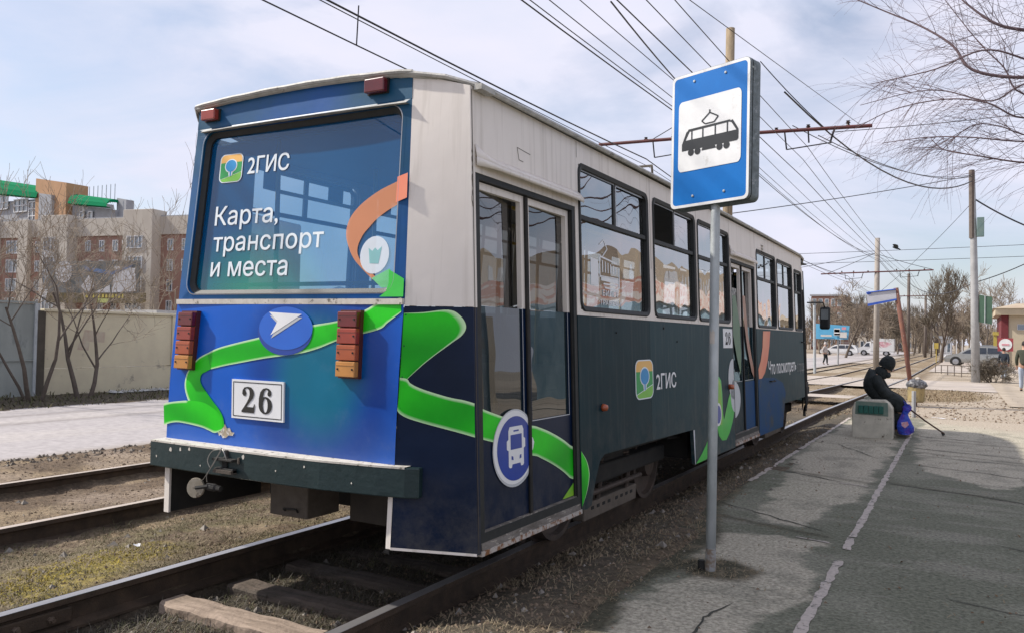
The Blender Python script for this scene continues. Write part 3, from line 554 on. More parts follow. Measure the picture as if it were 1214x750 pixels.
def swl(y, z, o=0.0): return (XC - hw(z) - o, y, z)
def rw(x, z, o=0.0): return (x, 3.42 - o, z) if z <= 1.63 else (x, 3.42 + (z - 1.63) * .084 - o, z)   # rear wall
def rhw(z, side=1): return float(np.interp(z, [.3, .75, 1.63, 2.8], [.80, .815, .855, .80] if side > 0 else [.945, .955, .878, .855]))   # rear half width
def roofz(x): d = abs(x - XC - (-.03 if x < XC else 0)); return 2.858 - .032 * (min(d, .83) / .83) ** 2 - .09 * max(0, (d - .83) / .36) ** 1.2
# --- materials
M('cream_paint', (.84, .77, .7), (.78, .71, .64), scale=3, rough=.5, bump=.12, bscale=5, bdist=.02, dirt=(.5, .44, .37), dscale=2.2, dthr=.68, stretch=(1, 1, .45), spec=.35, streak=((.42, .36, .29), .35))
M('roof_edge', (.5, .48, .44), (.34, .33, .3), scale=12, rough=.6, bump=.3, bscale=60, dirt=(.16, .14, .11), dscale=9, dthr=.58)
M('navy_wrap', (.001, .008, .028), (.002, .012, .042), scale=2, rough=.38, bump=.08, bscale=5, bdist=.02, spec=.25, grime=(.09, .085, .08), gzr=(.8, .25))
M('slate_wrap', (.001, .019, .028), (.002, .026, .036), scale=2.5, rough=.45, bump=.1, bscale=5, bdist=.02, grime=(.1, .095, .085), streak=((.06, .07, .07), .35), dirt=(.03, .038, .038), dscale=4, dthr=.66, spec=.12)
M('slate_wrap_pale', (.006, .034, .046), (.01, .043, .056), scale=2.5, rough=.45, bump=.1, bscale=5, bdist=.02, grime=(.13, .12, .1), streak=((.08, .09, .09), .4), dirt=(.055, .062, .06), dscale=4, dthr=.68, spec=.12)
M('black_rubber', (.012, .014, .014), (.02, .022, .022), scale=20, rough=.6)
M('bumper_paint', (.006, .02, .022), (.012, .03, .032), scale=5, rough=.45, bump=.25, bscale=25, dirt=(.05, .06, .06), dscale=10, dthr=.66)
M('white_chip', (.62, .58, .52), (.5, .46, .4), scale=20, rough=.8, dirt=(.15, .13, .1), dscale=26, dthr=.56)
M('under_black', (.012, .012, .012), (.03, .027, .023), scale=5, rough=.85)
M('under_brown', (.075, .06, .047), (.12, .1, .08), scale=6, rough=.9, bump=.3)
M('worn_sill', (.19, .17, .15), (.1, .085, .07), scale=8, rough=.8, bump=.4, stretch=(1, 1, 4), dirt=(.42, .38, .32), dscale=9, dthr=.55)
M('rusty_edge', (.46, .42, .38), (.4, .36, .32), scale=9, rough=.8, dirt=(.2, .09, .035), dscale=16, dthr=.48)
M('white_print', (.82, .82, .82), (.76, .76, .77), rough=.4)
M('grey_print', (.5, .52, .54), (.56, .58, .6), rough=.4)
M('blue_print', (.01, .05, .36), (.008, .04, .28), rough=.35, coat=.2, scale=2)
M('orange_print', (.75, .2, .11), (.8, .3, .16), rough=.4, scale=2)
M('coral_dim', (.42, .19, .13), (.36, .2, .13), rough=.4)
M('logo_orange', (.85, .45, .1), (.85, .5, .14), rough=.4); M('logo_green', (.01, .3, .06), (.01, .33, .07), rough=.4); M('logo_lime', (.18, .5, .05), (.2, .55, .06), rough=.4); M('logo_blue', (.01, .28, .62), (.01, .25, .55), rough=.4)
M('interior_cream', (.5, .47, .4), (.42, .39, .33), scale=3, rough=.7); M('interior_floor', (.06, .05, .045), rough=.8); M('seat_blue', (.03, .05, .1), (.04, .06, .13), rough=.6); M('grab_yellow', (.55, .35, .05), rough=.4); M('steel', (.45, .45, .45), (.35, .35, .35), rough=.35, metal=.8)
glassmat('window_glass', (.5, .56, .56), boost=.30, ior=1.5, refl=.95, wav=.25)
glassmat('door_glass', (.13, .13, .12), boost=.12, ior=1.5, refl=.85, wav=.25)
glassmat('door_film', (.16, .2, .22), film=(.02, .035, .04), filmw=.7, boost=.03, wav=.1)
glassmat('rear_film', (.62, .86, 1.0), film=(.002, .13, .36), filmw=.54, boost=.01, wav=.06)
glassmat('clear_glass', (.8, .85, .85), boost=.0)
def filmtint():                                            # the window film is printed green low on the left, teal above
    t = MATS['rear_film'].node_tree; n = t.nodes.new; df = [q for q in t.nodes if q.type == 'BSDF_DIFFUSE'][0]; tr = [q for q in t.nodes if q.type == 'BSDF_TRANSPARENT'][0]
    tc = n('ShaderNodeTexCoord'); mp = n('ShaderNodeMapping'); mp.inputs['Location'].default_value = (.30, 0, -1.86); mp.inputs['Scale'].default_value = (1, 0, 1.2); g = n('ShaderNodeTexGradient'); g.gradient_type = 'SPHERICAL'; r = n('ShaderNodeValToRGB')
    r.color_ramp.elements[0].position = .35; r.color_ramp.elements[0].color = (.0, .13, .36, 1); r.color_ramp.elements[1].position = .9; r.color_ramp.elements[1].color = (.03, .42, .26, 1)
    t.links.new(tc.outputs['Object'], mp.inputs[0]); t.links.new(mp.outputs[0], g.inputs[0]); t.links.new(g.outputs[0], r.inputs[0]); t.links.new(r.outputs[0], df.inputs[0])
filmtint()
def wrapmat():                                             # printed film of the rear: deep blue with a teal bloom in the middle
    m = bpy.data.materials.new('rear_wrap'); m.use_nodes = True; t = m.node_tree; b = t.nodes['Principled BSDF']; n = t.nodes.new
    b.inputs['Roughness'].default_value = .38; b.inputs['Specular IOR Level'].default_value = .3; b.inputs['Coat Weight'].default_value = .08; b.inputs['Coat Roughness'].default_value = .12
    tc = n('ShaderNodeTexCoord'); mp = n('ShaderNodeMapping'); mp.inputs['Location'].default_value = (-.44, 0, -1.56); mp.inputs['Scale'].default_value = (1.5, 0, 1.3)
    sp = n('ShaderNodeTexGradient'); sp.gradient_type = 'SPHERICAL'; r = n('ShaderNodeValToRGB'); r.color_ramp.interpolation = 'EASE'
    r.color_ramp.elements[0].position = 0; r.color_ramp.elements[0].color = (0, .10, .52, 1); r.color_ramp.elements[1].position = .75; r.color_ramp.elements[1].color = (.0, .14, .24, 1)
    e = r.color_ramp.elements.new(.38); e.color = (0, .05, .3, 1)
    nn = n('ShaderNodeTexNoise'); nn.inputs['Scale'].default_value = 3; nn.inputs['Detail'].default_value = 5; mr = n('ShaderNodeMapRange'); mr.inputs[3].default_value = .8; mr.inputs[4].default_value = 1.2
    mm = n('ShaderNodeMix'); mm.data_type = 'RGBA'; mm.blend_type = 'MULTIPLY'; mm.inputs[0].default_value = 1
    bn = n('ShaderNodeTexNoise'); bn.inputs['Scale'].default_value = 5; bb = n('ShaderNodeBump'); bb.inputs['Strength'].default_value = .12; bb.inputs['Distance'].default_value = .02
    l = t.links.new; l(tc.outputs['Object'], mp.inputs[0]); l(mp.outputs[0], sp.inputs[0]); l(sp.outputs[0], r.inputs[0]); l(tc.outputs['Object'], nn.inputs['Vector']); l(nn.outputs[0], mr.inputs[0])
    l(r.outputs[0], mm.inputs[6]); l(mr.outputs[0], mm.inputs[7])
    dn = n('ShaderNodeTexNoise'); dn.inputs['Scale'].default_value = 6; dn.inputs['Detail'].default_value = 10; dn.inputs['Roughness'].default_value = .75; dr = n('ShaderNodeMapRange'); dr.inputs[1].default_value = .55; dr.inputs[2].default_value = .8; dr.inputs[4].default_value = .2
    sp_ = n('ShaderNodeSeparateXYZ'); z_ = n('ShaderNodeMapRange'); z_.inputs[1].default_value = 1.05; z_.inputs[2].default_value = .72; z_.inputs[4].default_value = .5; ad_ = n('ShaderNodeMath'); ad_.operation = 'MULTIPLY_ADD'
    dm = n('ShaderNodeMix'); dm.data_type = 'RGBA'; dm.inputs[7].default_value = (.16, .2, .27, 1); l(tc.outputs['Object'], dn.inputs['Vector']); l(dn.outputs[0], dr.inputs[0]); l(tc.outputs['Object'], sp_.inputs[0]); l(sp_.outputs[2], z_.inputs[0])
    l(dn.outputs[0], ad_.inputs[0]); l(z_.outputs[0], ad_.inputs[1]); l(dr.outputs[0], ad_.inputs[2]); l(ad_.outputs[0], dm.inputs[0]); l(mm.outputs[2], dm.inputs[6]); l(dm.outputs[2], b.inputs['Base Color']); l(tc.outputs['Object'], bn.inputs['Vector']); l(bn.outputs[0], bb.inputs['Height']); l(bb.outputs[0], b.inputs['Normal'])
    return m
RW = wrapmat()
M('rear_blue', (.0, .07, .27), (.006, .07, .14), scale=1.2, rough=.42, spec=.3, bump=.12, bscale=5, bdist=.02)
def ribmat():                                              # printed ribbon: vertex colours across its width
    return attrmat('ribbon', rough=.4, nscale=2, namp=.16, bump=0, coat=.05)
RIB = ribmat()
def P2(k): return [tuple(p) for p in D[k]]
def ribbon(ka, kb, fn, parent, off=.003, n=5, hl=1.0, base=(.004, .38, .008), base2=(.02, .62, .012), ea=True, eb=True, ua=0.0):
    A, B = spline([fn(*p) for p in P2(ka)], n), spline([fn(*p) for p in P2(kb)], n); m_ = min(len(A), len(B))
    ts = [0, .045, .11, .3, .5, .7, .89, .955, 1]; mb = MB(); colr = []
    for i in range(m_):
        for t in ts: mb.v.append(tuple(A[i].lerp(B[i], t)))
        u = i / m_
        for t in ts:
            k = (.5 + .5 * math.sin(u * 5 + t * 2)); c = [base[q] * (1 - k) + base2[q] * k for q in range(3)]
            h = 0
            if ea and t < .1 and u >= ua: h = 1 if t == 0 else .85 if t < .06 else 0
            if eb and t > .9: h = .9 if t == 1 else .55
            c = [c[q] * (1 - h * hl) + (.62, .85, .5)[q] * h * hl for q in range(3)]; colr.append((*c, 1))
    k = len(ts)
    for i in range(m_ - 1): mb.f += [(i * k + j, i * k + j + 1, i * k + k + j + 1, i * k + k + j) for j in range(k - 1)]
    return obj('printed_ribbon', mb, RIB, parent, colors=colr)
# --- right side: door and window openings, all in (y, z)
D1 = (3.60, 4.84, .345, 2.29); D2 = (8.82, 9.97, .345, 2.32)
WINS = [(4.90, 6.21, 1.625, 2.585), (6.35, 7.50, 1.625, 2.585), (7.60, 8.74, 1.625, 2.575), (10.06, 11.15, 1.61, 2.54), (11.27, 12.32, 1.61, 2.53), (12.50, 13.08, 1.605, 2.49)]
Y0, Y1, YL = 3.56, 13.13, 3.80
def wall(fn, y0, y1, z0, z1, holes, thk=.05, sgn=1):
    mb = MB(); ys = sorted({y0, y1, *[h[0] for h in holes], *[h[1] for h in holes]}); ys = [y for y in ys if y0 <= y <= y1]
    for a, b in zip(ys, ys[1:]):
        zz = [z0]; m_ = (a + b) / 2
        for h in sorted(holes, key=lambda h: h[2]):
            if h[0] < m_ < h[1]: zz += [max(z0, h[2]), min(z1, h[3])]
        zz.append(z1)
        for q in range(0, len(zz), 2):
            if zz[q + 1] - zz[q] > 1e-4:
                for o in (0, -thk): mb.add([fn(a, zz[q], o), fn(b, zz[q], o), fn(b, zz[q + 1], o), fn(a, zz[q + 1], o)], [(0, 1, 2, 3)])
    for h in holes:
        a, b, c, d = h; c = max(c, z0); d = min(d, z1)
        for (p, q) in (((a, c), (b, c)), ((b, c), (b, d)), ((b, d), (a, d)), ((a, d), (a, c))):
            if p[1] == q[1] and p[1] in (z0, z1): continue
            mb.add([fn(*p, 0), fn(*q, 0), fn(*q, -thk), fn(*p, -thk)], [(0, 1, 2, 3)])
    return mb
obj('upper_side_panel', wall(sw, Y0, Y1, 1.585, 2.735, [D1, D2] + WINS), MATS['cream_paint'], tram, label='cream upper side panel with the windows on the platform side')
LW = [(4.18, 5.34, 1.61, 2.64), (5.52, 6.68, 1.61, 2.64), (6.86, 8.02, 1.61, 2.64), (8.2, 9.36, 1.61, 2.64), (9.54, 10.7, 1.61, 2.64), (10.88, 12.04, 1.61, 2.64), (12.2, 13.0, 1.61, 2.6)]
obj('upper_side_panel', wall(swl, YL, Y1, 1.585, 2.735, LW), MATS['cream_paint'], tram, label='upper side panel on the far side, away from the platform')
def plate(name, pts, mat, thk=.03, fn=sw, lab=None, o=0.0):
    mb = MB(); n = len(pts); F_ = [fn(*p, o) for p in pts]; B_ = [fn(*p, o - thk) for p in pts]
    mb.add(F_ + B_, [tuple(range(n)), tuple(range(2 * n - 1, n - 1, -1))] + [(i, n + i, n + (i + 1) % n, (i + 1) % n) for i in range(n)]); return obj(name, mb, MATS[mat], tram, label=lab)
ZS = 1.583
plate('lower_side_panel', [(4.842, ZS), (4.842, .335), (4.93, .325), (5.0, .34), (5.08, .5), (5.16, .61), (5.24, .645), (6.21, .64), (6.21, ZS)], 'slate_wrap', lab='dark slate lower panel behind the rear door')
plate('lower_side_panel', [(6.213, ZS), (6.213, .64), (7.30, .625), (7.34, .31), (8.818, .305), (8.818, ZS)], 'slate_wrap_pale', lab='paler slate lower panel under the middle windows')
plate('lower_side_panel', [(9.972, ZS), (9.972, .31), (11.38, .30), (11.55, .6), (13.13, .6), (13.13, ZS)], 'slate_wrap_pale', lab='lower panel in front of the middle door')
plate('lower_side_panel', [(YL, ZS), (YL, .33), (5.0, .33), (5.1, .62), (7.3, .62), (7.34, .31), (11.4, .3), (11.6, .6), (Y1, .6), (Y1, ZS)], 'slate_wrap', fn=swl, lab='dark lower panel of the far side')
plate('lower_side_panel', [(Y0, ZS), (Y0, .33), (3.598, .33), (3.598, ZS)], 'navy_wrap', lab='narrow navy strip beside the rear door')
for a, b, zz in ((7.338, 7.352, .31),): obj('skirt_edge', MB().add([sw(a, .31, .002), sw(b, .31, .002), sw(b, .62, .002), sw(a - .03, .62, .002)], [(0, 1, 2, 3)]), MATS['grey_print'], tram)
# seams between the sheets
for y, a, b in ((4.872, 2.62, 2.73), (9.98, 2.54, 2.73), (7.555, 1.6, 2.73), (8.78, 2.32, 2.73), (6.28, 2.0, 2.73)): obj('panel_seam', MB().add([sw(y - .0025, a, .0015), sw(y + .0025, a, .0015), sw(y + .0025, b, .0015), sw(y - .0025, b, .0015)], [(0, 1, 2, 3)]), MATS['under_brown'], tram)
mb = MB(); mb.add([sw(Y0 + .012, .34, .002), sw(Y0 + .018, .34, .002), sw(Y0 + .018, 2.72, .002), sw(Y0 + .012, 2.72, .002)], [(0, 1, 2, 3)])
obj('panel_seam', mb, MATS['under_brown'], tram)
RW2 = M('rear_wrap_side', (.0, .11, .52), (.0, .09, .44), scale=2, rough=.4, spec=.3)
# --- chamfered rear corners
def chq(s, z, o=0.0, side=1):                              # s = 0 at the rear edge, 1 at the side seam
    a = Vector((XC + side * rhw(z, side), rw(0, z)[1], z)); b = Vector((XC + side * hw(z), Y0 if side > 0 else YL, z)); n = Vector((side * .33, -.94, 0)); return tuple(a.lerp(b, s) + n * o)
for side in (1, -1):
    zc = 2.735
    def cq(z0, z1, mat, lab):
        mb = MB(); zs = np.linspace(z0, z1, 8)
        for z in zs:
            for s in (0, .5, 1): mb.v.append(chq(s, z, 0, side))
            for s in (0, .5, 1): mb.v.append(chq(s, z, -.02, side))
        for i in range(7): mb.f += [(i * 6, i * 6 + 1, i * 6 + 7, i * 6 + 6), (i * 6 + 1, i * 6 + 2, i * 6 + 8, i * 6 + 7), (i * 6 + 3, i * 6 + 9, i * 6 + 10, i * 6 + 4), (i * 6 + 4, i * 6 + 10, i * 6 + 11, i * 6 + 5), (i * 6, i * 6 + 6, i * 6 + 9, i * 6 + 3)]
        mb.f += [(0, 3, 4, 1), (1, 4, 5, 2)]
        return obj('corner_panel', mb, mat, tram, smooth=False, label=lab)
    cq(.33 if side > 0 else .61, 1.585, MATS['navy_wrap'] if side > 0 else RW2, 'navy lower corner panel ' + ('beside the rear door' if side > 0 else 'on the far side'))
    # upper part reaches the roof line
    mb = MB(); zs = np.linspace(1.587, 2.70, 8)
    for z in zs:
        for s in (0, .5, 1): mb.v.append(chq(s, z, 0, side))
    for i in range(7): mb.f += [(i * 3, i * 3 + 1, i * 3 + 4, i * 3 + 3), (i * 3 + 1, i * 3 + 2, i * 3 + 5, i * 3 + 4)]
    top = [chq(s, zz_, 0, side) for s, zz_ in ((0, 2.815), (.5, 2.78), (1, 2.735))]; o_ = len(mb.v); mb.v += top; mb.f += [(o_ - 3, o_ - 2, o_ + 1, o_), (o_ - 2, o_ - 1, o_ + 2, o_ + 1)]
    obj('corner_panel', mb, MATS['cream_paint'] if side > 0 else MATS['rear_blue'], tram, smooth=True, label='cream upper corner panel beside the rear window' if side > 0 else 'blue upper corner panel on the far side')
    if side < 0: obj('skirt_plate', MB().box(-4.31, -4.275, 3.40, 4.14, .32, .64), MATS['under_black'], tram, label='black inner skirt plate at the left rear corner'); obj('corner_edge', MB().box(-4.312, -4.27, 3.385, 3.40, .318, .62), MATS['cream_paint'], tram); continue
    e = MB().strip([chq(0, z, .004, side) for z in (.33, .6)], [tuple(Vector(chq(0, z, .004, side)) + Vector((-side * .03, .0, 0))) for z in (.33, .6)])
    e.add([chq(0, .326, .004, side), chq(1, .326, .004, side), chq(1, .34, .004, side), chq(0, .34, .004, side)], [(0, 1, 2, 3)])
    obj('corner_edge', e, MATS['rusty_edge'] if side < 0 else MATS['cream_paint'], tram)
# --- rear wall
def rx(side, z): return XC + side * rhw(z)
mb = MB(); zs = np.linspace(.72, 1.60, 6); ts = np.linspace(-1, 1, 13)
for z in zs:
    for t in ts: mb.v.append((XC + t * rhw(z, t), 3.42 - .014 * (1 - t * t) - .012 * math.sin((z - .72) * 3), z))
for i in range(5): mb.f += [(i * 13 + k, i * 13 + k + 1, i * 13 + k + 14, i * 13 + k + 13) for k in range(12)]
rear = obj('rear_panel', mb, RW, tram, smooth=True, label='blue printed lower rear panel with teal bloom')
def rl(x, z, o=0.0):
    t = (x - XC) / rhw(z, x - XC); return (x, 3.42 - .014 * (1 - t * t) - .012 * math.sin((z - .72) * 3) - o, z)
# upper rear frame round the window
WX0, WX1, WZ0, WZ1 = XC - .80, XC + .785, 1.655, 2.66
def taperx(x, z): return XC + (x - XC) * (1.0 - .035 * (z - 1.63))
ins = [(taperx(x, z), z) for x, z in rrect(WX0, WX1, WZ0, WZ1, .075, 6)]
outs = []
for (x, z) in ins:
    cx_, cz_ = XC, 2.2; dx, dz = x - cx_, z - cz_; ux, uz = dx / .78, dz / .5
    if abs(uz) >= abs(ux): zz = 2.66 + .035 if dz > 0 else 1.60; xx = cx_ + dx * 1.0
    else: xx = XC + math.copysign(rhw(z, dx), dx); zz = z
    outs.append([xx, zz])
# snap the four outer corners
for sx in (1, -1):
    for zt in (2.695, 1.60):
        i = min(range(len(outs)), key=lambda i: (outs[i][0] - (XC + sx * rhw(zt, sx))) ** 2 + (outs[i][1] - zt) ** 2); outs[i] = [XC + sx * rhw(zt, sx), zt]
mb = MB().ring([rw(x, z) for x, z in outs], [rw(x, z, .012) for x, z in ins]); mb.ring([rw(x, z, .012) for x, z in ins], [rw(x, z, -.06) for x, z in ins])
obj('rear_window_frame', mb, MATS['rear_blue'], tram)
tb = MB(); n = 16; A = []; B = []
for k in range(n + 1):
    t = -1 + 2 * k / n; x = XC + t * rhw(2.8, t); A.append(rw(XC + t * rhw(2.695, t), 2.693, .002)); B.append(rw(x, roofz(x) - .008, .004))
obj('rear_brow', tb.strip(A, B), MATS['rear_blue'], tram, label='dark blue band above the rear window')
brow = MB(); A = []; B = []; B2 = []
for k in range(n + 1):
    t = -1 + 2 * k / n; x = XC + t * .79; A.append(rw(x, 2.664, .055 - .02 * t * t)); B.append(rw(x, 2.664, .0)); B2.append(rw(x, 2.682, .012))
brow.strip(A, B); brow.strip(A, B2)
obj('brow_lip', brow, MATS['roof_edge'], tram, label='dull lip over the rear window')
ins2 = [(taperx(x, z), z) for x, z in rrect(WX0 + .026, WX1 - .026, WZ0 + .024, WZ1 - .03, .06, 6)]
mb = MB().ring([rw(x, z, -.004) for x, z in ins], [rw(x, z, -.022) for x, z in ins2]); mb.ring([rw(x, z, -.022) for x, z in ins2], [rw(x, z, -.05) for x, z in ins2])
seal = obj('rear_window_seal', mb, MATS['black_rubber'], tram)
ins3 = [(taperx(x, z), z) for x, z in rrect(WX0 - .006, WX1 + .006, WZ0 - .006, WZ1 + .006, .08, 6)]; ins4 = [(taperx(x, z), z) for x, z in rrect(WX0 - .001, WX1 + .001, WZ0 - .001, WZ1 + .001, .076, 6)]
obj('window_bead', MB().ring([rw(x, z, .0155) for x, z in ins3], [rw(x, z, .017) for x, z in ins4]), MATS['steel'], tram)
pane = obj('rear_window', MB().flat([rw(x, z, -.036) for x, z in ins2]), MATS['rear_film'], tram, label='large rear window under blue see-through printed film')
# white bead under the window
mb = MB(); mb.add([rw(XC - .875, 1.592, .02), rw(XC + .852, 1.592, .02), rw(XC + .852, 1.622, .02), rw(XC - .875, 1.622, .02), rw(XC - .875, 1.592, -.01), rw(XC + .852, 1.592, -.01), rw(XC + .852, 1.622, -.01), rw(XC - .875, 1.622, -.01)], [(0, 1, 2, 3), (7, 6, 5, 4), (0, 4, 5, 1), (3, 2, 6, 7), (0, 3, 7, 4), (1, 5, 6, 2)])
obj('waist_bead', mb, MATS['white_chip'], tram)
# --- roof
mb = MB(); ysr = [3.49] + list(np.linspace(3.6, 12.9, 12)) + [13.4, 13.9, 14.3, 14.6]; m_ = 21
for y in ysr:
    k = 0 if y < 13 else (y - 13) / 1.6; wd = 1.16 - .33 * k * k - .08 * k; wd = wd if y > 3.52 else .80
    sag = .02 * math.sin((y - 3.5) / 9.5 * math.pi) if y < 13 else -.16 * k * k
    for j in range(m_):
        t = -1 + 2 * j / (m_ - 1); x = XC + wd * t if t > 0 else XC + t * min(wd, 1.205 * y + XC) if y > 3.52 else XC + t * .85; mb.v.append((x, y, roofz(x) + .012 + sag))
for i in range(len(ysr) - 1): mb.f += [(i * m_ + j, i * m_ + j + 1, i * m_ + m_ + j + 1, i * m_ + m_ + j) for j in range(m_ - 1)]
obj('roof', mb, MATS['roof_edge'], tram, smooth=True, solid=.025)
# drip edge along the side and rear
E_ = []
for y in ysr[1:]:
    k = 0 if y < 13 else (y - 13) / 1.6; wd = 1.165 - .33 * k * k - .08 * k; sag = .02 * math.sin((y - 3.5) / 9.5 * math.pi) if y < 13 else -.16 * k * k; E_.append((XC + wd, y, 2.738 + sag))
mb = MB().tube(E_, .016, 6); EL = [(max(2 * XC - p[0], -1.21 * p[1]), p[1], p[2] + (.05 if p[1] < 3.7 else 0)) for p in E_]; mb.tube(EL, .016, 6)
mb.tube([(XC + rhw(2.8, t) * t * 1.01, 3.49 if abs(t) < .99 else 3.5, roofz(XC + .80 * t) + .006 + .0015 * math.sin(17 * t)) for t in np.linspace(-1, 1, 21)], .013, 6)
mb.tube([(XC + rhw(2.8), 3.5, 2.826), (XC + 1.0, 3.53, 2.79), E_[0]], .013, 6); mb.tube([(XC - .855, 3.49, 2.828), EL[0]], .013, 6)
mb.box(E_[0][0] - .02, E_[0][0] + .028, E_[0][1] - .02, E_[0][1] + .12, 2.715, 2.745)
obj('roof_gutter', mb, MATS['roof_edge'], tram)
# --- bumper
Z0b, Z1b = .606, .76
pl = [(-4.40, 3.345), (-4.36, 3.315), (-4.05, 3.305), (-3.72, 3.30), (-3.3, 3.30), (-3.0, 3.312), (-2.66, 3.36), (-2.50, 3.392), (-2.435, 3.43)]
mb = MB(); n = len(pl); inn = [(x * .97 + XC * .03, y + .16) for x, y in pl]
for z in (Z0b, Z1b): mb.v += [(x, y, z) for x, y in pl] + [(x, y, z) for x, y in inn]
for i in range(n - 1): mb.f += [(i, i + 1, 2 * n + i + 1, 2 * n + i), (2 * n + i, 2 * n + i + 1, 3 * n + i + 1, 3 * n + i), (i, n + i, n + i + 1, i + 1)]
mb.f += [(0, 2 * n, 3 * n, n), (n - 1, 2 * n - 1, 4 * n - 1, 3 * n - 1)]
bump = obj('bumper', mb, MATS['bumper_paint'], tram, bevel=.006)
mb = MB(); mb.strip([(x, y - .0015, Z1b - .006) for x, y in pl[1:-1]], [(x, y - .0015, Z1b + .004) for x, y in pl[1:-1]]); mb.strip([(x, y - .0015, Z1b + .004) for x, y in pl[1:-1]], [(x, y + .15, Z1b + .006) for x, y in pl[1:-1]])
obj('bumper_top', mb, MATS['white_chip'], tram, label='chipped white paint along the bumper top')
ch_ = MB(); rr = random.Random(3)
for (x, z, s) in [(-4.08, .73, .012), (-4.0, .735, .01), (-4.17, .718, .012), (-3.1, .72, .006), (-3.3, .68, .005), (-3.55, .735, .012), (-4.3, .67, .007), (-3.9, .65, .005), (-2.8, .66, .005), (-3.75, .7, .006)]:
    y = float(np.interp(x, [p[0] for p in pl], [p[1] for p in pl])) - .002; ch_.flat([(x + s * math.cos(a) * rr.uniform(.5, 1.2), y, z + s * math.sin(a) * rr.uniform(.6, 1.5)) for a in np.linspace(0, 6.28, 8)[:-1]])
obj('paint_chip', ch_, MATS['white_chip'], tram)
# coupler pocket with wire and hanging disc
mb = MB().box(-3.76, -3.60, 3.26, 3.42, .70, .715).box(-3.75, -3.60, 3.27, 3.42, .635, .66).box(-3.71, -3.67, 3.29, 3.40, .66, .70); mb.lathe((-3.68, 3.3, .69), (0, 0, 1), [(.022, 0), (.022, .03), (.014, .035), (.014, .07)], 10)
obj('coupler', mb, MATS['under_black'], tram, bevel=.004)
mb = MB().box(-3.745, -3.6, 3.258, 3.3, .633, .652).box(-3.585, -3.575, 3.288, 3.3, .69, .725); obj('coupler_lip', mb, MATS['under_brown'], tram)
M('wire_steel', (.42, .4, .36), rough=.4, metal=.7)
mb = MB().tube(spline([(-3.69, 3.27, .775), (-3.72, 3.262, .72), (-3.80, 3.25, .60), (-3.84, 3.25, .57)]), .0028, 5); mb.tube(spline([(-3.685, 3.268, .77), (-3.73, 3.255, .69), (-3.775, 3.245, .62), (-3.78, 3.25, .575)]), .0028, 5); mb.tube(spline([(-3.70, 3.262, .765), (-3.755, 3.257, .75), (-3.78, 3.25, .70), (-3.76, 3.25, .66)]), .0028, 5); mb.tube(spline([(-3.685, 3.268, .77), (-3.66, 3.26, .75), (-3.64, 3.262, .71)]), .0028, 5)
obj('tie_wire', mb, MATS['wire_steel'], tram)
mb = MB().lathe((-3.86, 3.24, .535), (.25, -1, .1), [(.001, .006), (.055, .006), (.058, .0), (.055, -.012), (.001, -.012)], 18); obj('coupler_plug', mb, M('plug_metal', (.2, .17, .12), (.34, .3, .24), scale=9, rough=.5, metal=.4, dirt=(.08, .06, .04), dscale=20, dthr=.5), tram)
mb = MB().lathe((-3.80, 3.27, .545), (1, .1, -.05), [(.02, 0), (.022, .06), (.016, .07), (.016, .1)], 10).tube([(-3.86, 3.24, .535), (-3.78, 3.26, .55)], .012, 6); obj('coupler_hose', mb, MATS['under_black'], tram)
# torn film
tr_ = MB(); pts = [(.0, .03), (.02, .045), (.035, .02), (.06, .025), (.075, .0), (.1, .0), (.085, -.02), (.05, -.02), (.03, -.035), (.0, -.04), (-.015, -.02), (-.03, -.03), (-.045, -.005), (-.02, .0), (-.03, .02), (-.01, .015)]
tr_.flat([rl(-3.835 + x, .845 + z, .004) for x, z in pts]); obj('torn_film', tr_, M('torn', (.42, .34, .22), (.25, .22, .18), scale=40, rough=.9, dirt=(.6, .58, .55), dscale=30, dthr=.5), tram)
# --- number plate, badge and ribbons on the rear
def print_(name, pts, fn, mat, o=.004, parent=tram, lab=None): return obj(name, MB().flat([fn(x, z, o) for x, z in pts]), MATS[mat] if isinstance(mat, str) else mat, parent, label=lab)
ribbon('A1a', 'A1b', lambda x, z: rl(x, z, .0035), tram); ribbon('A2a', 'A2b', lambda x, z: rl(x, z, .0042), tram, eb=False); ribbon('A3a', 'A3b', lambda x, z: rl(x, z, .0048), tram, ua=.5)
bd = obj('round_badge', MB().flat([rl(x, z, .006) for x, z in ell(-3.352, 1.437, .205, .118 + .012)]), M('badge_side', (.006, .045, .3), (.008, .05, .33), rough=.35, coat=.2), tram, label='round blue badge with a white arrow')
print_('badge_face', ell(-3.347, 1.458, .203, .12), rl, M('badge_blue', (.008, .11, .55), (.01, .13, .6), rough=.35, coat=.2, scale=2), .0075, bd)
AR = [(-3.473, 1.548), (-3.225, 1.537), (-3.455, 1.418), (-3.405, 1.497)]
print_('badge_arrow_shade', [(x + .004, z - .018) for x, z in AR], rl, 'grey_print', .009, bd); print_('badge_arrow', AR, rl, 'white_print', .0105, bd)
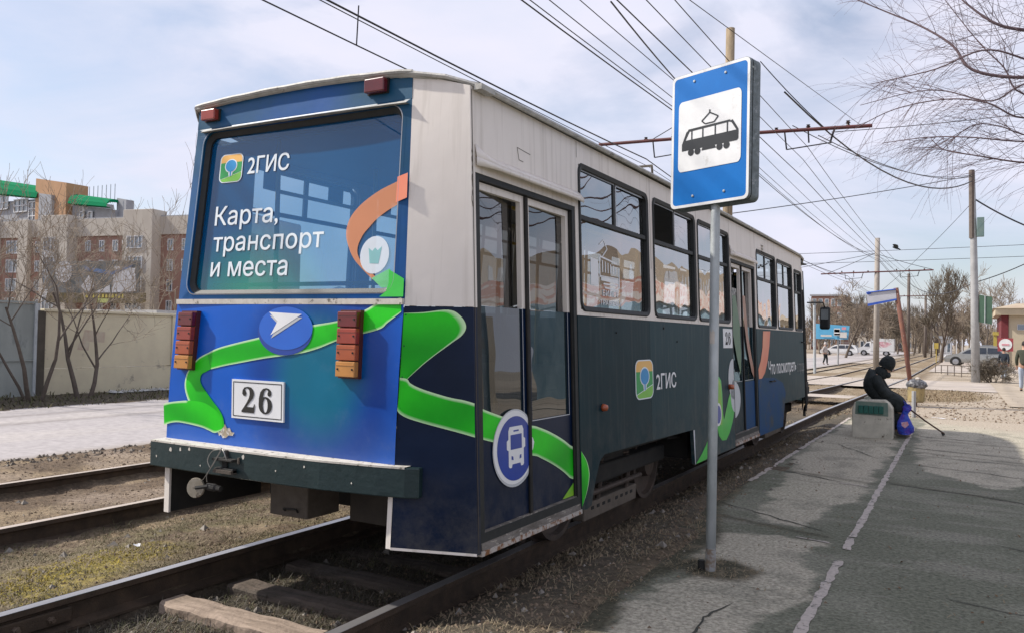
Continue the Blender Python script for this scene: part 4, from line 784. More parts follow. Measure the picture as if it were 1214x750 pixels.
def plate26(parent, fn, u0, u1, z0, z1, o, frame=True):
    uw = u1 - u0; zh = z1 - z0
    p = obj('number_plate', MB().hexa([fn(u0, z0, 0), fn(u1, z0, 0), fn(u1, z0, o), fn(u0, z0, o), fn(u0, z1, 0), fn(u1, z1, 0), fn(u1, z1, o), fn(u0, z1, o)]), MATS['white_print'], parent, label='white number plate reading 26')
    if frame:
        A = [(u0 + .012, z0 + .012), (u1 - .012, z0 + .012), (u1 - .012, z1 - .012), (u0 + .012, z1 - .012)]; B = [(u0 + .017, z0 + .017), (u1 - .017, z0 + .017), (u1 - .017, z1 - .017), (u0 + .017, z1 - .017)]
        obj('plate_border', MB().ring([fn(*q, o + .001) for q in A], [fn(*q, o + .001) for q in B]), MATS['under_black'], p)
    # the numerals: heavy and fine strokes, drawn in a unit box
    two = [(.02, 0), (.92, 0), (1, .34), (.93, .34), (.86, .22), (.36, .22), (.62, .42), (.82, .56), (.92, .72), (.86, .88), (.7, .98), (.46, 1), (.22, .97), (.08, .86), (.06, .72), (.16, .64), (.3, .65), (.36, .74), (.3, .84), (.24, .88), (.34, .94), (.48, .93), (.58, .86), (.6, .7), (.54, .56), (.4, .4), (.16, .18), (.02, .07)]
    o6 = ell(.5, .5, .47, .5, 28)
    def put(pts, a, b): return [fn(u0 + uw * (a + (b - a) * x), z0 + zh * (.17 + .66 * y), o + .0015) for x, y in pts]
    dg_ = MB(); dg_.flat(put(two, .20, .47))
    six_out = [(.5 + .47 * math.cos(t), .33 + .33 * math.sin(t)) for t in np.linspace(0, 6.283, 25)[:-1]]; six_in = [(.5 + .17 * math.cos(t), .33 + .27 * math.sin(t)) for t in np.linspace(0, 6.283, 25)[:-1]]
    dg_.ring(put(six_out, .53, .80), put(six_in, .53, .80))
    dg_.flat(put([(.03, .33), (.05, .6), (.14, .82), (.32, .96), (.55, 1.0), (.76, .97), (.9, .88), (.92, .76), (.82, .68), (.7, .69), (.64, .78), (.7, .87), (.64, .93), (.54, .94), (.42, .86), (.34, .68), (.33, .45)], .53, .80))
    obj('plate_digits', dg_, MATS['under_black'], p)
plate26(tram, lambda x, z, o=0: rl(x, z, o), -3.752, -3.341, .932, 1.157, .012)
plate26(tram, lambda y, z, o=0: sw(y, z, o), 8.43, 8.80, 1.36, 1.56, .004, False)
# --- lamps
M('lamp_red', (.16, .012, .015), (.1, .008, .01), rough=.25, coat=.4); M('lamp_brick', (.36, .05, .025), (.25, .035, .02), rough=.25, coat=.4); M('lamp_rust', (.48, .11, .035), (.36, .08, .03), rough=.25, coat=.4); M('lamp_amber', (.62, .28, .07), (.5, .22, .06), rough=.25, coat=.4); M('lamp_case', (.1, .02, .015), (.06, .015, .01), rough=.5)
for (xa, xb, zt, zb, lab) in ((-4.185, -4.06, 1.545, 1.20, 'left tail lamp cluster, four stacked segments'), (-2.93, -2.80, 1.555, 1.205, 'right tail lamp cluster, four stacked segments')):
    off = -.03 if xa < -4 else -.0
    def lx(z): return (1.545 - z) * (off / .35 if off else -.02)
    base = obj('tail_lamp', MB().hexa([(xa + lx(zb) - .005, 3.42, zb - .006), (xb + lx(zb) + .004, 3.42, zb - .006), (xb + lx(zb) + .004, 3.375, zb - .006), (xa + lx(zb) - .005, 3.375, zb - .006)] + [(xa - .005, 3.42, zt + .006), (xb + .004, 3.42, zt + .006), (xb + .004, 3.375, zt + .006), (xa - .005, 3.375, zt + .006)]), MATS['lamp_case'], tram, label=lab)
    for i, mt in enumerate(('lamp_red', 'lamp_brick', 'lamp_rust', 'lamp_amber')):
        z1 = zt - i * (zt - zb) / 4 - .003; z0 = zt - (i + 1) * (zt - zb) / 4 + .003
        if xa > -4 and False: pass
        s = obj('lamp_lens', MB().hexa([(xa + lx(z0), 3.38, z0), (xb + lx(z0), 3.38, z0), (xb + lx(z0), 3.345, z0), (xa + lx(z0), 3.345, z0), (xa + lx(z1), 3.38, z1), (xb + lx(z1), 3.38, z1), (xb + lx(z1), 3.345, z1), (xa + lx(z1), 3.345, z1)]), MATS[mt], base, bevel=.004)
        for sx_ in (.12, .88): xs_ = xa + lx((z0 + z1) / 2) + (xb - xa) * sx_; obj('screw', MB().lathe((xs_, 3.345, (z0 + z1) / 2), (0, -1, 0), [(.006, 0), (.005, .004)], 6), MATS['under_black'], s)
        obj('lens_rib', MB().box(xa + lx(z0) + .004, xb + lx(z0) - .004, 3.3425, 3.345, (z0 + z1) / 2 + .02, (z0 + z1) / 2 + .023), MATS[mt], s)
for (xa, xb, zt, zb) in ((-4.182, -4.062, 2.80, 2.735), (-2.89, -2.755, 2.82, 2.745)):
    y = rw(0, zb)[1]; b_ = obj('marker_lamp', MB().box(xa - .004, xb + .004, y - .012, y + .02, zb - .004, zt + .004), MATS['under_black'], tram, label='small dark red marker lamp above the rear window'); obj('lamp_lens', MB().box(xa, xb, y - .05, y - .012, zb, zt), MATS['lamp_brick' if xa < -4 else 'lamp_red'], b_, bevel=.006)
# --- lettering and logo on the rear film
UF = lambda x, z, o=0: rw(x, z, -.036 + .003 + o)
M('white_film', (.8, .84, .86), (.7, .76, .8), rough=.4, scale=3)
obj('printed_lettering', textmb('2ГИС', UF, -3.82, -3.48, 2.385, .098, .03), MATS['white_film'], tram, label='white lettering 2ГИС on the rear window')
tx = textmb('Карта,', UF, -4.06, -3.53, 2.078, .112, .018); tx = textmb('транспорт', UF, -4.055, -3.165, 1.916, .112, .018, tx); tx = textmb('и места', UF, -4.055, -3.42, 1.762, .112, .018, tx)
obj('printed_lettering', tx, MATS['white_film'], tram, label='white lettering Карта, транспорт и места')
def logo(fn, u0, u1, z0, z1, o=.001):
    w_, h_ = u1 - u0, z1 - z0; q = lambda P, d: [fn(u0 + x * w_, z0 + y * h_, o + d) for x, y in P]
    rr_ = rrect(0, 1, 0, 1, .2, 5); base = obj('logo', MB().flat(q(rr_, 0)), MATS['white_film'], tram, label='square logo with a blue round tree on green under an orange top')
    ins_ = rrect(.04, .96, .03, .97, .17, 5); c = lambda f: [p for p in ins_ if f(p)]
    def clip(P, yf, up):                                  # clip polygon at the line y = yf(x)
        out = []
        for i in range(len(P)):
            a, b = P[i], P[(i + 1) % len(P)]; fa, fb = a[1] - yf(a[0]), b[1] - yf(b[0])
            if not up: fa, fb = -fa, -fb
            if fa >= 0: out.append(a)
            if fa * fb < 0: t = fa / (fa - fb); out.append((a[0] + (b[0] - a[0]) * t, a[1] + (b[1] - a[1]) * t))
        return out
    top = lambda x: .70 + .03 * x * 0; bot = lambda x: .10 + .25 * x
    obj('logo_top', MB().flat(q(clip(ins_, top, True), .001)), MATS['logo_orange'], base); obj('logo_middle', MB().flat(q(clip(clip(ins_, top, False), lambda x: bot(x) + .02, True), .001)), MATS['logo_green'], base); obj('logo_field', MB().flat(q(clip(ins_, bot, False), .001)), MATS['logo_lime'], base)
    obj('logo_tree_outline', MB().flat(q(ell(.5, .58, .27, .24), .002)).flat(q([(.38, .42), (.44, .2), (.56, .23), (.62, .42)], .002)), MATS['white_film'], base); obj('logo_tree', MB().flat(q(ell(.5, .58, .23, .205), .003)).flat(q([(.47, .4), (.47, .22), (.53, .235), (.53, .4)], .003)), MATS['logo_blue'], base)
logo(UF, -4.06, -3.863, 2.342, 2.52); 
logo(sw, 5.86, 6.26, .975, 1.278, .003)
obj('printed_lettering', textmb('2ГИС', lambda u, v, o=0: sw(u, v, .0035 + o), 6.33, 6.84, 1.035, .12, .03), MATS['white_print'], tram, label='white lettering 2ГИС on the side')
tx = textmb('Что посмотреть', lambda u, v, o=0: sw(u, v, .0035 + o), 10.57, 12.45, 1.02, .16, .03); obj('printed_lettering', tx, MATS['white_print'], tram, label='white lettering Что посмотреть on the side')
M('faint_print', (.16, .18, .19), (.19, .21, .22), rough=.4)
obj('printed_lettering', textmb('в городе', lambda u, v, o=0: sw(u, v, .0035 + o), 12.55, 13.1, 1.0, .15, .02), MATS['faint_print'], tram, label='faint lettering at the end of the side slogan')
glassmat('ring_film', (.9, .6, .5), film=(.75, .3, .14), filmw=.75); glassmat('white_disc_film', (.8, .9, .95), film=(.75, .8, .85), filmw=.85); glassmat('green_film', (.5, .9, .5), film=(.03, .55, .08), filmw=.85); glassmat('teal_film', (.4, .8, .8), film=(.3, .6, .6), filmw=.8)
A = spline([UF(x, z, .001) for x, z in P2('Uring_o') if x < -2.665], 4); B = spline([UF(x, z, .001) for x, z in P2('Uring_i') if x < -2.64 or True][2 if False else 1:], 4)
A = spline([UF(x, z, .001) for x, z in P2('Uring_o')[1:]], 4); B = spline([UF(x, z, .001) for x, z in P2('Uring_i')[1:]], 4)
A[0] = Vector(UF(-2.655, 2.262, .001)); B[0] = Vector(UF(-2.655, 2.125, .001))
A = [p for p in A if p.x < -2.65]; B = [p for p in B if p.x < -2.65]; k = min(len(A), len(B)); A = [A[0]] + A[-(k - 1):]; B = [B[0]] + B[-(k - 1):]
obj('printed_ring', MB().strip(A, B), MATS['ring_film'], tram, label='orange printed ring on the rear window')
obj('printed_ring', MB().flat([rw(x, z, .0165) for x, z in [(-2.640, 2.268), (-2.640, 2.13), (XC + rhw(2.14), 2.152), (XC + rhw(2.27), 2.285)]]), MATS['orange_print'], tram, label='orange end of the ring on the window frame')
wd_ = obj('printed_disc', MB().flat([UF(x, z, .0025) for x, z in ell(-2.792, 1.86, .098, .102)]), MATS['white_disc_film'], tram, label='white printed disc with a basket on the rear window')
obj('basket_icon', MB().flat([UF(x, z, .0035) for x, z in [(-2.835, 1.9), (-2.82, 1.815), (-2.76, 1.812), (-2.745, 1.905), (-2.772, 1.885), (-2.79, 1.9), (-2.808, 1.882)]]), MATS['teal_film'], wd_)
obj('printed_ribbon', MB().flat([UF(x, z, .002) for x, z in [(-2.80, 1.735), (-2.74, 1.76), (-2.682, 1.785), (-2.672, 1.76), (-2.672, 1.69), (-2.685, 1.684), (-2.73, 1.684)]]), MATS['green_film'], tram, label='green ribbon end on the rear window')
obj('printed_ribbon', MB().flat([rw(x, z, .0165) for x, z in [(-2.65, 1.775), (XC + rhw(1.7), 1.725), (XC + rhw(1.63), 1.632), (-2.70, 1.632), (-2.66, 1.66), (-2.645, 1.7)]]), M('green_print', (.02, .45, .03), (.03, .55, .04), rough=.35, coat=.3), tram, label='green ribbon passing over the window frame')
# --- ribbons on the corner panel and the doors
CH = lambda x, y, z: (x + .0016, y - .0035, z)
def cfix(p):                                              # put a traced corner point exactly on the corner panel
    z = p[2]; a = Vector(chq(0, z)); b = Vector(chq(1, z)); t = (p[0] - a.x) / (b.x - a.x); return chq(max(0, min(1, t)), z, .0035)
for k in ('C1a', 'C1b', 'C2a', 'C2b'): D[k] = [cfix(p) for p in D[k]]
D['C2b'] = [(p[0], p[1] - .001, p[2]) for p in D['C2b']]
ribbon('C1a', 'C1b', lambda *p: p, tram, eb=False); ribbon('C2a', 'C2b', lambda *p: (p[0], p[1] - .001, p[2]), tram)
# --- doors
def door(d, lab, y_split, lower, zsplit):
    y0, y1, z0, z1 = d
    dr_ = obj('door', wall(sw, y0, y1, z0 - .03, z1, [(y0 + .045, y1 - .045, z0 + .08, z1 - .03)], .06), MATS['black_rubber'], tram, label=lab)
    dr_.data.transform(Matrix.Translation((-.004, 0, 0)))
    for i, (a, b) in enumerate(((y0 + .05, y_split - .012), (y_split + .012, y1 - .05))):
        st = .04; o = -.032
        zf0 = z0 + .085; zf1 = z1 - .035
        fr_u = wall(lambda y, z, q=0: sw(y, z, o + q), a, b, 1.6, zf1, [(a + st, b - st, 1.6, zf1 - st)], .03)
        obj('leaf_frame', fr_u, MATS['cream_paint'], dr_, label='cream upper frame of a door leaf')
        fr_l = wall(lambda y, z, q=0: sw(y, z, o + q), a, b, zf0, 1.598, [(a + st, b - st, zsplit, 1.598)], .03)
        obj('leaf_panel', fr_l, MATS[lower[i]], dr_, label='dark wrapped lower part of a door leaf')
        yw = .045 if not i else .02; obj('leaf_pane', MB().flat([sw(a + st, 1.6, o - .012), sw(b - st, 1.6, o - .012 - yw), sw(b - st, zf1 - st, o - .012 - yw), sw(a + st, zf1 - st, o - .012)]), MATS['door_glass'], dr_)
        obj('leaf_film_pane', MB().flat([sw(a + st, zsplit, o - .008), sw(b - st, zsplit, o - .008), sw(b - st, 1.598, o - .008), sw(a + st, 1.598, o - .008)]), MATS['door_film'], dr_)
        q = MB(); 
        for (p0, p1) in (((a + st - .004, zsplit - .006), (b - st + .004, zsplit - .001)),): q.add([sw(p0[0], p0[1], o + .002), sw(p1[0], p0[1], o + .002), sw(p1[0], p1[1], o + .002), sw(p0[0], p1[1], o + .002)], [(0, 1, 2, 3)])
        q.add([sw(b - st - .001, zsplit, o + .002), sw(b - st + .004, zsplit, o + .002), sw(b - st + .004, 1.6, o + .002), sw(b - st - .001, 1.6, o + .002)], [(0, 1, 2, 3)])
        obj('glazing_bead', q, MATS['grey_print'], dr_)
    mb = MB(); 
    for yy in (y0 + .046, y_split - .012, y_split + .009, y1 - .05): mb.tube([sw(yy, z0 + .09, -.02), sw(yy, z1 - .04, -.02)], .006, 5)
    mb.tube([sw(y_split, z0 + .09, -.026), sw(y_split, z1 - .04, -.026)], .013, 6)
    obj('door_rubber', mb, MATS['under_black'], dr_)
    mb = MB(); n = 14
    for (zz0, zz1, oo) in ((z0 + .03, z0 + .085, -.045),): 
        for k in range(n): a = y0 + .03 + (y1 - y0 - .06) * k / n; b = y0 + .03 + (y1 - y0 - .06) * (k + 1) / n; mb.add([sw(a, zz0, oo), sw(b, zz0, oo), sw(b, zz1, oo - .01), sw(a, zz1, oo - .01)], [(0, 1, 2, 3)])
    obj('door_sill', MB().hexa([sw(y0 + .01, z0 - .005, -.06), sw(y1 - .01, z0 - .005, -.06), sw(y1 - .01, z0 - .005, .002), sw(y0 + .01, z0 - .005, .002), sw(y0 + .01, z0 + .086, -.06), sw(y1 - .01, z0 + .086, -.06), sw(y1 - .01, z0 + .086, -.012), sw(y0 + .01, z0 + .086, -.012)]), MATS['worn_sill'], dr_)
    obj('sill_edge', MB().hexa([sw(y0, z0 - .03, -.03), sw(y1, z0 - .03, -.03), sw(y1, z0 - .03, .006), sw(y0, z0 - .03, .006), sw(y0, z0 - .004, -.03), sw(y1, z0 - .004, -.03), sw(y1, z0 - .004, .006), sw(y0, z0 - .004, .006)]), MATS['rusty_edge'], dr_)
    return dr_
door1 = door(D1, 'rear folding door with two glazed leaves, bus badge and green ribbon', 4.195, ('navy_wrap', 'navy_wrap'), .955)
door2 = door(D2, 'middle folding door with two glazed leaves', 9.38, ('slate_wrap', 'slate_wrap_pale'), .99)
DO = lambda y, z, o=0: sw(y, z, -.028 + o)
def subrib(ka, kb, y0, y1, par=door1):                    # piece of a ribbon between two y on the door leaf
    A, B = spline([(0, *p) for p in P2(ka)], 5), spline([(0, *p) for p in P2(kb)], 5)
    D['_a'] = [(p.y, p.z) for p in A if y0 <= p.y <= y1]; D['_b'] = [(p.y, p.z) for p in B if y0 <= p.y <= y1]
    k = min(len(D['_a']), len(D['_b'])); D['_a'] = D['_a'][:k]; D['_b'] = D['_b'][:k]
    for q in (D['_a'], D['_b']): q[0] = (y0, q[0][1]); q[-1] = (y1, q[-1][1])
    return ribbon('_a', '_b', lambda y, z: DO(y, z), par, n=2)
subrib('D1a', 'D1b', 3.654, 4.18); subrib('D1a', 'D1b', 4.21, 4.785)
obj('printed_ribbon', MB().flat([DO(y, z) for y, z in [(4.785, .515), (4.70, .475), (4.62, .437), (4.66, .435), (4.785, .435)]]), M('lime_print', (.3, .5, .03), (.12, .45, .03), scale=6, rough=.35), door1)
D['D3a'] = [(4.848, .71), (4.93, .64), (4.97, .56), (4.955, .49), (4.91, .42), (4.85, .36)]; D['D3b'] = [(4.847, .70), (4.847, .62), (4.847, .55), (4.847, .48), (4.847, .42), (4.847, .355)]
ribbon('D3a', 'D3b', lambda y, z: sw(y, z, .003), tram, eb=False)
cb = MB(); c0 = (4.02, .82); 
bg_ = obj('bus_badge', MB().flat([DO(y, z, .002) for y, z in [(min(4.181, y), z) for y, z in ell(c0[0], c0[1], .245, .215, 48)]]), MATS['grey_print'], door1, label='round blue badge with a white bus front')
for P_, mt, oo in ((ell(c0[0] - .006, c0[1] + .004, .232, .203, 48), 'white_print', .003), (ell(c0[0] + .004, c0[1] - .002, .205, .178, 48), 'blue_print', .004)):
    obj('badge_disc', MB().flat([DO(min(4.18, y), z, oo) for y, z in P_]), MATS[mt], bg_)
obj('badge_disc', MB().flat([DO(y, z, .003) for y, z in [(4.212, .87), (4.235, .855), (4.252, .83), (4.235, .79), (4.212, .775)]]), MATS['white_print'], bg_)
bus = [(.0, .0), (.0, .1), (.16, .1), (.2, .18), (.8, .18), (.84, .1), (1, .1), (1, .0)]
bo = lambda P, d: [DO(3.935 + x * .19, .715 + y * .225, d) for x, y in P]
obj('bus_icon', MB().flat(bo([(.04, .12), (.04, .04), (.1, 0), (.22, 0), (.26, .08), (.74, .08), (.78, 0), (.9, 0), (.96, .04), (.96, .42), (1.06, .46), (1.06, .66), (.96, .7), (.96, .9), (.88, 1), (.12, 1), (.04, .9), (.04, .7), (-.06, .66), (-.06, .46), (.04, .42)], .005)), MATS['white_print'], bg_)
obj('bus_icon_window', MB().flat(bo([(.16, .44), (.84, .44), (.84, .8), (.16, .8)], .006)).flat(bo([(.34, .87), (.66, .87), (.66, .91), (.34, .91)], .006)).flat(bo([(.2, .2), (.32, .18), (.3, .27), (.2, .29)], .006)).flat(bo([(.8, .2), (.68, .18), (.7, .27), (.8, .29)], .006)), MATS['blue_print'], bg_)
# door hoods
for (y0, y1, zz) in ((3.60, 4.90, 2.335), (8.80, 9.98, 2.36)):
    mb = MB(); A = []; B = []; Cc_ = []
    for k in range(15):
        t = k / 14; y = y0 + (y1 - y0) * t; dz = .045 * (1 - sst(0, .12, t)); out_ = .052 * sst(-.05, .12, t) * (1 - .3 * sst(.9, 1, t))
        A.append(sw(y, zz + .055 + dz, .001)); B.append(sw(y, zz + .012 + dz * .5, out_)); Cc_.append(sw(y, zz - .012, out_ * .9))
    mb.strip(A, B); mb.strip(B, Cc_); obj('door_hood', mb, MATS['cream_paint'], tram, smooth=True, solid=.004)
# small mark on the upper panel
mb = MB(); 
for (a, b) in (((4.06, 2.515), (4.08, 2.445)), ((4.06, 2.515), (4.22, 2.505)), ((4.08, 2.447), (4.13, 2.445))): mb.tube([sw(*a, .001), sw(*b, .001)], .0018, 4)
obj('paint_crack', mb, MATS['under_brown'], tram)
mb = MB(); rr = random.Random(9); p = [3.575, 2.44]; P_ = []
for k in range(22): P_.append(sw(p[0], p[1], .002)); p[0] += rr.uniform(-.008, .0095); p[1] -= .016
mb.tube(P_, .0022, 4); obj('paint_crack', mb, MATS['under_brown'], tram)
# --- side windows
def window(fn, wdw, lab=None, split=.36, mid=.5, open_left=False, sticker=False, glass='window_glass', plain=False):
    y0, y1, z0, z1 = wdw; g = .032
    mb = MB(); A = rrect(y0 - .014, y1 + .014, z0 - .014, z1 + .014, .075, 5); B = rrect(y0 + g * .7, y1 - g * .7, z0 + g * .7, z1 - g * .7, .05, 5)
    mb.ring([fn(*p, .0) for p in A], [fn(*p, .012) for p in [(a[0] * .8 + b[0] * .2, a[1] * .8 + b[1] * .2) for a, b in zip(A, B)]]); mb.ring([fn(*p, .012) for p in [(a[0] * .8 + b[0] * .2, a[1] * .8 + b[1] * .2) for a, b in zip(A, B)]], [fn(*p, .004) for p in B]); mb.ring([fn(*p, .004) for p in B], [fn(*p, -.035) for p in B])
    w_ = obj('window', mb, MATS['black_rubber'], tram, label=lab)
    zt = z1 - (z1 - z0) * split; ym = y0 + (y1 - y0) * mid; a, b, c, d = y0 + .02, y1 - .02, z0 + .02, z1 - .02
    bars = MB().hexa([fn(a, zt - .016, -.03), fn(b, zt - .016, -.03), fn(b, zt - .016, -.004), fn(a, zt - .016, -.004), fn(a, zt + .014, -.03), fn(b, zt + .014, -.03), fn(b, zt + .014, -.004), fn(a, zt + .014, -.004)])
    for yy, w2 in ((ym, .02),): bars.hexa([fn(yy - w2, zt, -.03), fn(yy + w2, zt, -.03), fn(yy + w2, zt, -.012), fn(yy - w2, zt, -.012), fn(yy - w2, d, -.03), fn(yy + w2, d, -.03), fn(yy + w2, d, -.012), fn(yy - w2, d, -.012)])
    obj('window_bar', bars, MATS['black_rubber'], w_)
    mb2 = MB()
    for (p, q, oo) in (((ym + .02, d - .018), (b, d), -.011), ((ym + .02, zt + .014), (ym + .034, d), -.011), ((a, d - .014), (ym, d), -.011)): mb2.add([fn(p[0], p[1], oo), fn(q[0], p[1], oo), fn(q[0], q[1], oo), fn(p[0], q[1], oo)], [(0, 1, 2, 3)])
    obj('sash_rail', mb2, MATS['steel'] if not plain else MATS['black_rubber'], w_)
    obj('pane', MB().flat([fn(a, c, -.024), fn(b, c, -.024), fn(b, zt, -.024), fn(a, zt, -.024)]), MATS[glass], w_)
    obj('pane', MB().flat([fn(ym, zt, -.026), fn(b, zt, -.026), fn(b, d, -.026), fn(ym, d, -.026)]), MATS[glass], w_)
    if not open_left: obj('pane', MB().flat([fn(a, zt, -.02), fn(ym, zt, -.02), fn(ym, d, -.02), fn(a, d, -.02)]), MATS[glass], w_)
    return w_
wl = ['window next to the rear door, with a white tram sticker', 'second window, its upper left sash slid open', 'third window, behind the sign post', 'fourth window, after the middle door', 'fifth window', 'narrow window before the front door']
WW = [window(sw, q, wl[i], open_left=(i == 1), mid=.5 if i < 5 else .4) for i, q in enumerate(WINS)]
for q in LW: window(swl, q, 'window on the far side of the tram', split=.32, glass='clear_glass', plain=True)
# sticker: white line drawing of a tram over three lines of text
SF = lambda y, z, o=0: sw(y, z, -.022 + o); mb = MB()
sy, sz = 5.12, 1.66
def ln(P, r=.006): mb.add([SF(*p) for p in [(P[0][0], P[0][1] - r), (P[1][0], P[1][1] - r), (P[1][0], P[1][1] + r), (P[0][0], P[0][1] + r)]], [(0, 1, 2, 3)]) if abs(P[0][0] - P[1][0]) > abs(P[0][1] - P[1][1]) else mb.add([SF(*p) for p in [(P[0][0] - r * 1.4, P[0][1]), (P[0][0] + r * 1.4, P[0][1]), (P[1][0] + r * 1.4, P[1][1]), (P[1][0] - r * 1.4, P[1][1])]], [(0, 1, 2, 3)])
for k in range(6): ln(((5.33 + k * .05, 1.9), (5.33 + k * .05, 1.985 - k * .006)))
for a, b in (((5.28, 1.87), (5.62, 1.87)), ((5.28, 2.01), (5.60, 1.98)), ((5.28, 1.87), (5.28, 2.01)), ((5.64, 1.80), (5.64, 1.95)), ((5.33, 2.01), (5.42, 2.07)), ((5.42, 2.07), (5.36, 2.13)), ((5.36, 2.13), (5.28, 2.09)), ((5.34, 1.82), (5.6, 1.82)), ((5.36, 1.795), (5.62, 1.785))): ln((a, b))
mb.flat([SF(*p) for p in [(5.30, 1.84), (5.62, 1.835), (5.61, 1.87), (5.30, 1.872)]]); mb.flat([SF(*p, .0005) for p in [(5.12, 1.80), (5.25, 1.80), (5.25, 1.98), (5.12, 1.985)]])
textmb('БИЛЕТ', SF, 5.32, 5.62, 1.735, .04, .03, mb); textmb('ТРАМВАЙ', SF, 5.27, 5.66, 1.67, .034, .03, mb)
obj('window_sticker', mb, MATS['white_print'], WW[0])
obj('destination_board', MB().flat([sw(8.86, 1.63, -.06), sw(9.3, 1.63, -.06), sw(9.3, 2.02, -.06), sw(8.86, 2.02, -.06)]).flat([sw(9.5, 1.9, -.06), sw(9.8, 1.9, -.06), sw(9.8, 2.05, -.06), sw(9.5, 2.05, -.06)]), M('board_grey', (.12, .12, .11), (.4, .4, .38), scale=24, rough=.6, lo=.48, hi=.54), tram)
# --- prints towards the front
V2 = P2('V2'); obj('printed_ribbon', MB().flat([sw(y, z, .003) for y, z in [(8.13, 1.05), (8.22, 1.075), (8.30, 1.03), (8.33, .9), (8.34, .70), (8.37, .63), (8.46, .72), (8.58, .84), (8.70, .93), (8.815, .98), (8.815, .70), (8.70, .57), (8.58, .48), (8.44, .42), (8.28, .43), (8.16, .49), (8.10, .6), (8.09, .8), (8.1, .95)]]), MATS['green_print'], tram, label='green printed loop before the middle door')
obj('ribbon_shade', MB().flat([sw(y, z, .004) for y, z in [(8.16, 1.03), (8.21, 1.055), (8.27, 1.0), (8.29, .8), (8.31, .66), (8.29, .58), (8.2, .6), (8.15, .75)]]), MATS['lime_print'], tram)
obj('printed_ribbon', MB().flat([sw(y, z, .003) for y, z in [(7.36, .312), (7.52, .312), (7.70, .312), (7.86, .38), (7.92, .47), (7.9, .58), (7.82, .52), (7.70, .45), (7.55, .38)]]), MATS['green_print'], tram, label='green ribbon at the wheel opening')
obj('printed_disc', MB().flat([sw(y, z, .0045) for y, z in ell(8.16, .70, .12, .115, 24)]), MATS['white_print'], tram); obj('printed_disc', MB().flat([sw(y, z, .0055) for y, z in ell(8.16, .70, .095, .09, 24)]), MATS['blue_print'], tram)
obj('printed_oval', MB().flat([sw(y, z, .0035) for y, z in [(min(8.815, p[0]), p[1]) for p in ell(8.79, 1.03, .20, .215, 28)]]), MATS['grey_print'], tram)
obj('printed_oval', MB().flat([DO(y, z, .001) for y, z in [(max(8.872, p[0]), p[1]) for p in ell(8.93, .80, .28, .2, 28)]]), MATS['grey_print'], door2)
obj('printed_oval', MB().flat([sw(y, z, .0035) for y, z in [(min(8.815, p[0]), p[1]) for p in ell(8.82, .85, .15, .17, 28)]]), MATS['grey_print'], tram)
obj('printed_ribbon', MB().flat([sw(y, z, .003) for y, z in [(10.32, 1.56), (10.74, 1.565), (10.66, 1.38), (10.52, 1.18), (10.36, 1.05), (10.18, .985), (10.02, .985), (10.0, 1.1), (10.14, 1.2), (10.26, 1.36)]]), MATS['orange_print'], tram, label='coral ribbon after the middle door')
obj('printed_ribbon', MB().flat([DO(y, z, .001) for y, z in [(9.43, 1.95), (9.56, 1.95), (9.66, 1.5), (9.80, 1.25), (9.9, 1.12), (9.9, 1.0), (9.78, 1.08), (9.6, 1.35), (9.48, 1.65)]]), MATS['coral_dim'], door2)
obj('printed_ribbon', MB().flat([DO(y, z, .001) for y, z in [(8.98, 1.93), (9.12, 1.93), (9.28, 1.6), (9.3, 1.3), (9.26, 1.05), (9.1, 1.25), (8.96, 1.5)]]), M('green_dim', (.07, .15, .08), (.1, .2, .1), rough=.4), door2)
def bluemat():
    return M('blue_patch', (.002, .05, .17), (.012, .06, .12), scale=1.6, rough=.5, spec=.12, dirt=(.05, .065, .075), dscale=2, dthr=.55)
obj('printed_patch', MB().flat([DO(y, z, .001) for y, z in [(9.44, .41), (9.9, .41), (9.9, .97), (9.44, .97)]]), bluemat(), door2)
obj('printed_patch', MB().flat([sw(y, z, .0025) for y, z in [(9.976, .312), (11.37, .305), (11.53, .605), (11.62, .74), (11.45, .88), (10.9, .97), (10.2, .99), (9.976, .975)]]), bluemat(), tram, label='blue printed patch near the front')
mb = MB().lathe(sw(5.22, .965), (1, 0, 0), [(.026, 0), (.026, .012), (.02, .035), (.008, .04)], 12); obj('side_lamp', mb, MATS['lamp_rust'], tram, smooth=True, label='small orange side lamp')
mb = MB().lathe(sw(8.62, .955), (1, 0, 0), [(.03, 0), (.025, .05)], 10); obj('side_lamp', mb, MATS['lamp_rust'], tram, smooth=True, label='small orange side lamp before the middle door')
for (y, z, r) in ((6.55, 1.53, .012), (6.9, 1.42, .008), (10.9, .93, .02), (5.5, 1.48, .008)): obj('rivet', MB().lathe(sw(y, z), (1, 0, 0), [(r, 0), (r * .8, .006)], 8), MATS['under_black'], tram)
mb = MB()
for k in range(3): mb.add([sw(10.35, 2.63 - k * .04, .004), sw(10.48, 2.625 - k * .04, .004), sw(10.48, 2.612 - k * .04, .018), sw(10.35, 2.617 - k * .04, .018)], [(0, 1, 2, 3)])
obj('vent', mb, MATS['under_black'], tram); obj('grab_handle', MB().tube([sw(10.6, .935, .0), sw(10.6, .935, .03), sw(10.85, .93, .03), sw(10.85, .93, 0)], .009, 6), MATS['under_black'], tram)
obj('grab_handle', MB().tube([sw(12.95, 1.43, .0), sw(12.95, 1.43, .03), sw(13.08, 1.43, .03), sw(13.08, 1.43, 0)], .009, 6), MATS['under_black'], tram)
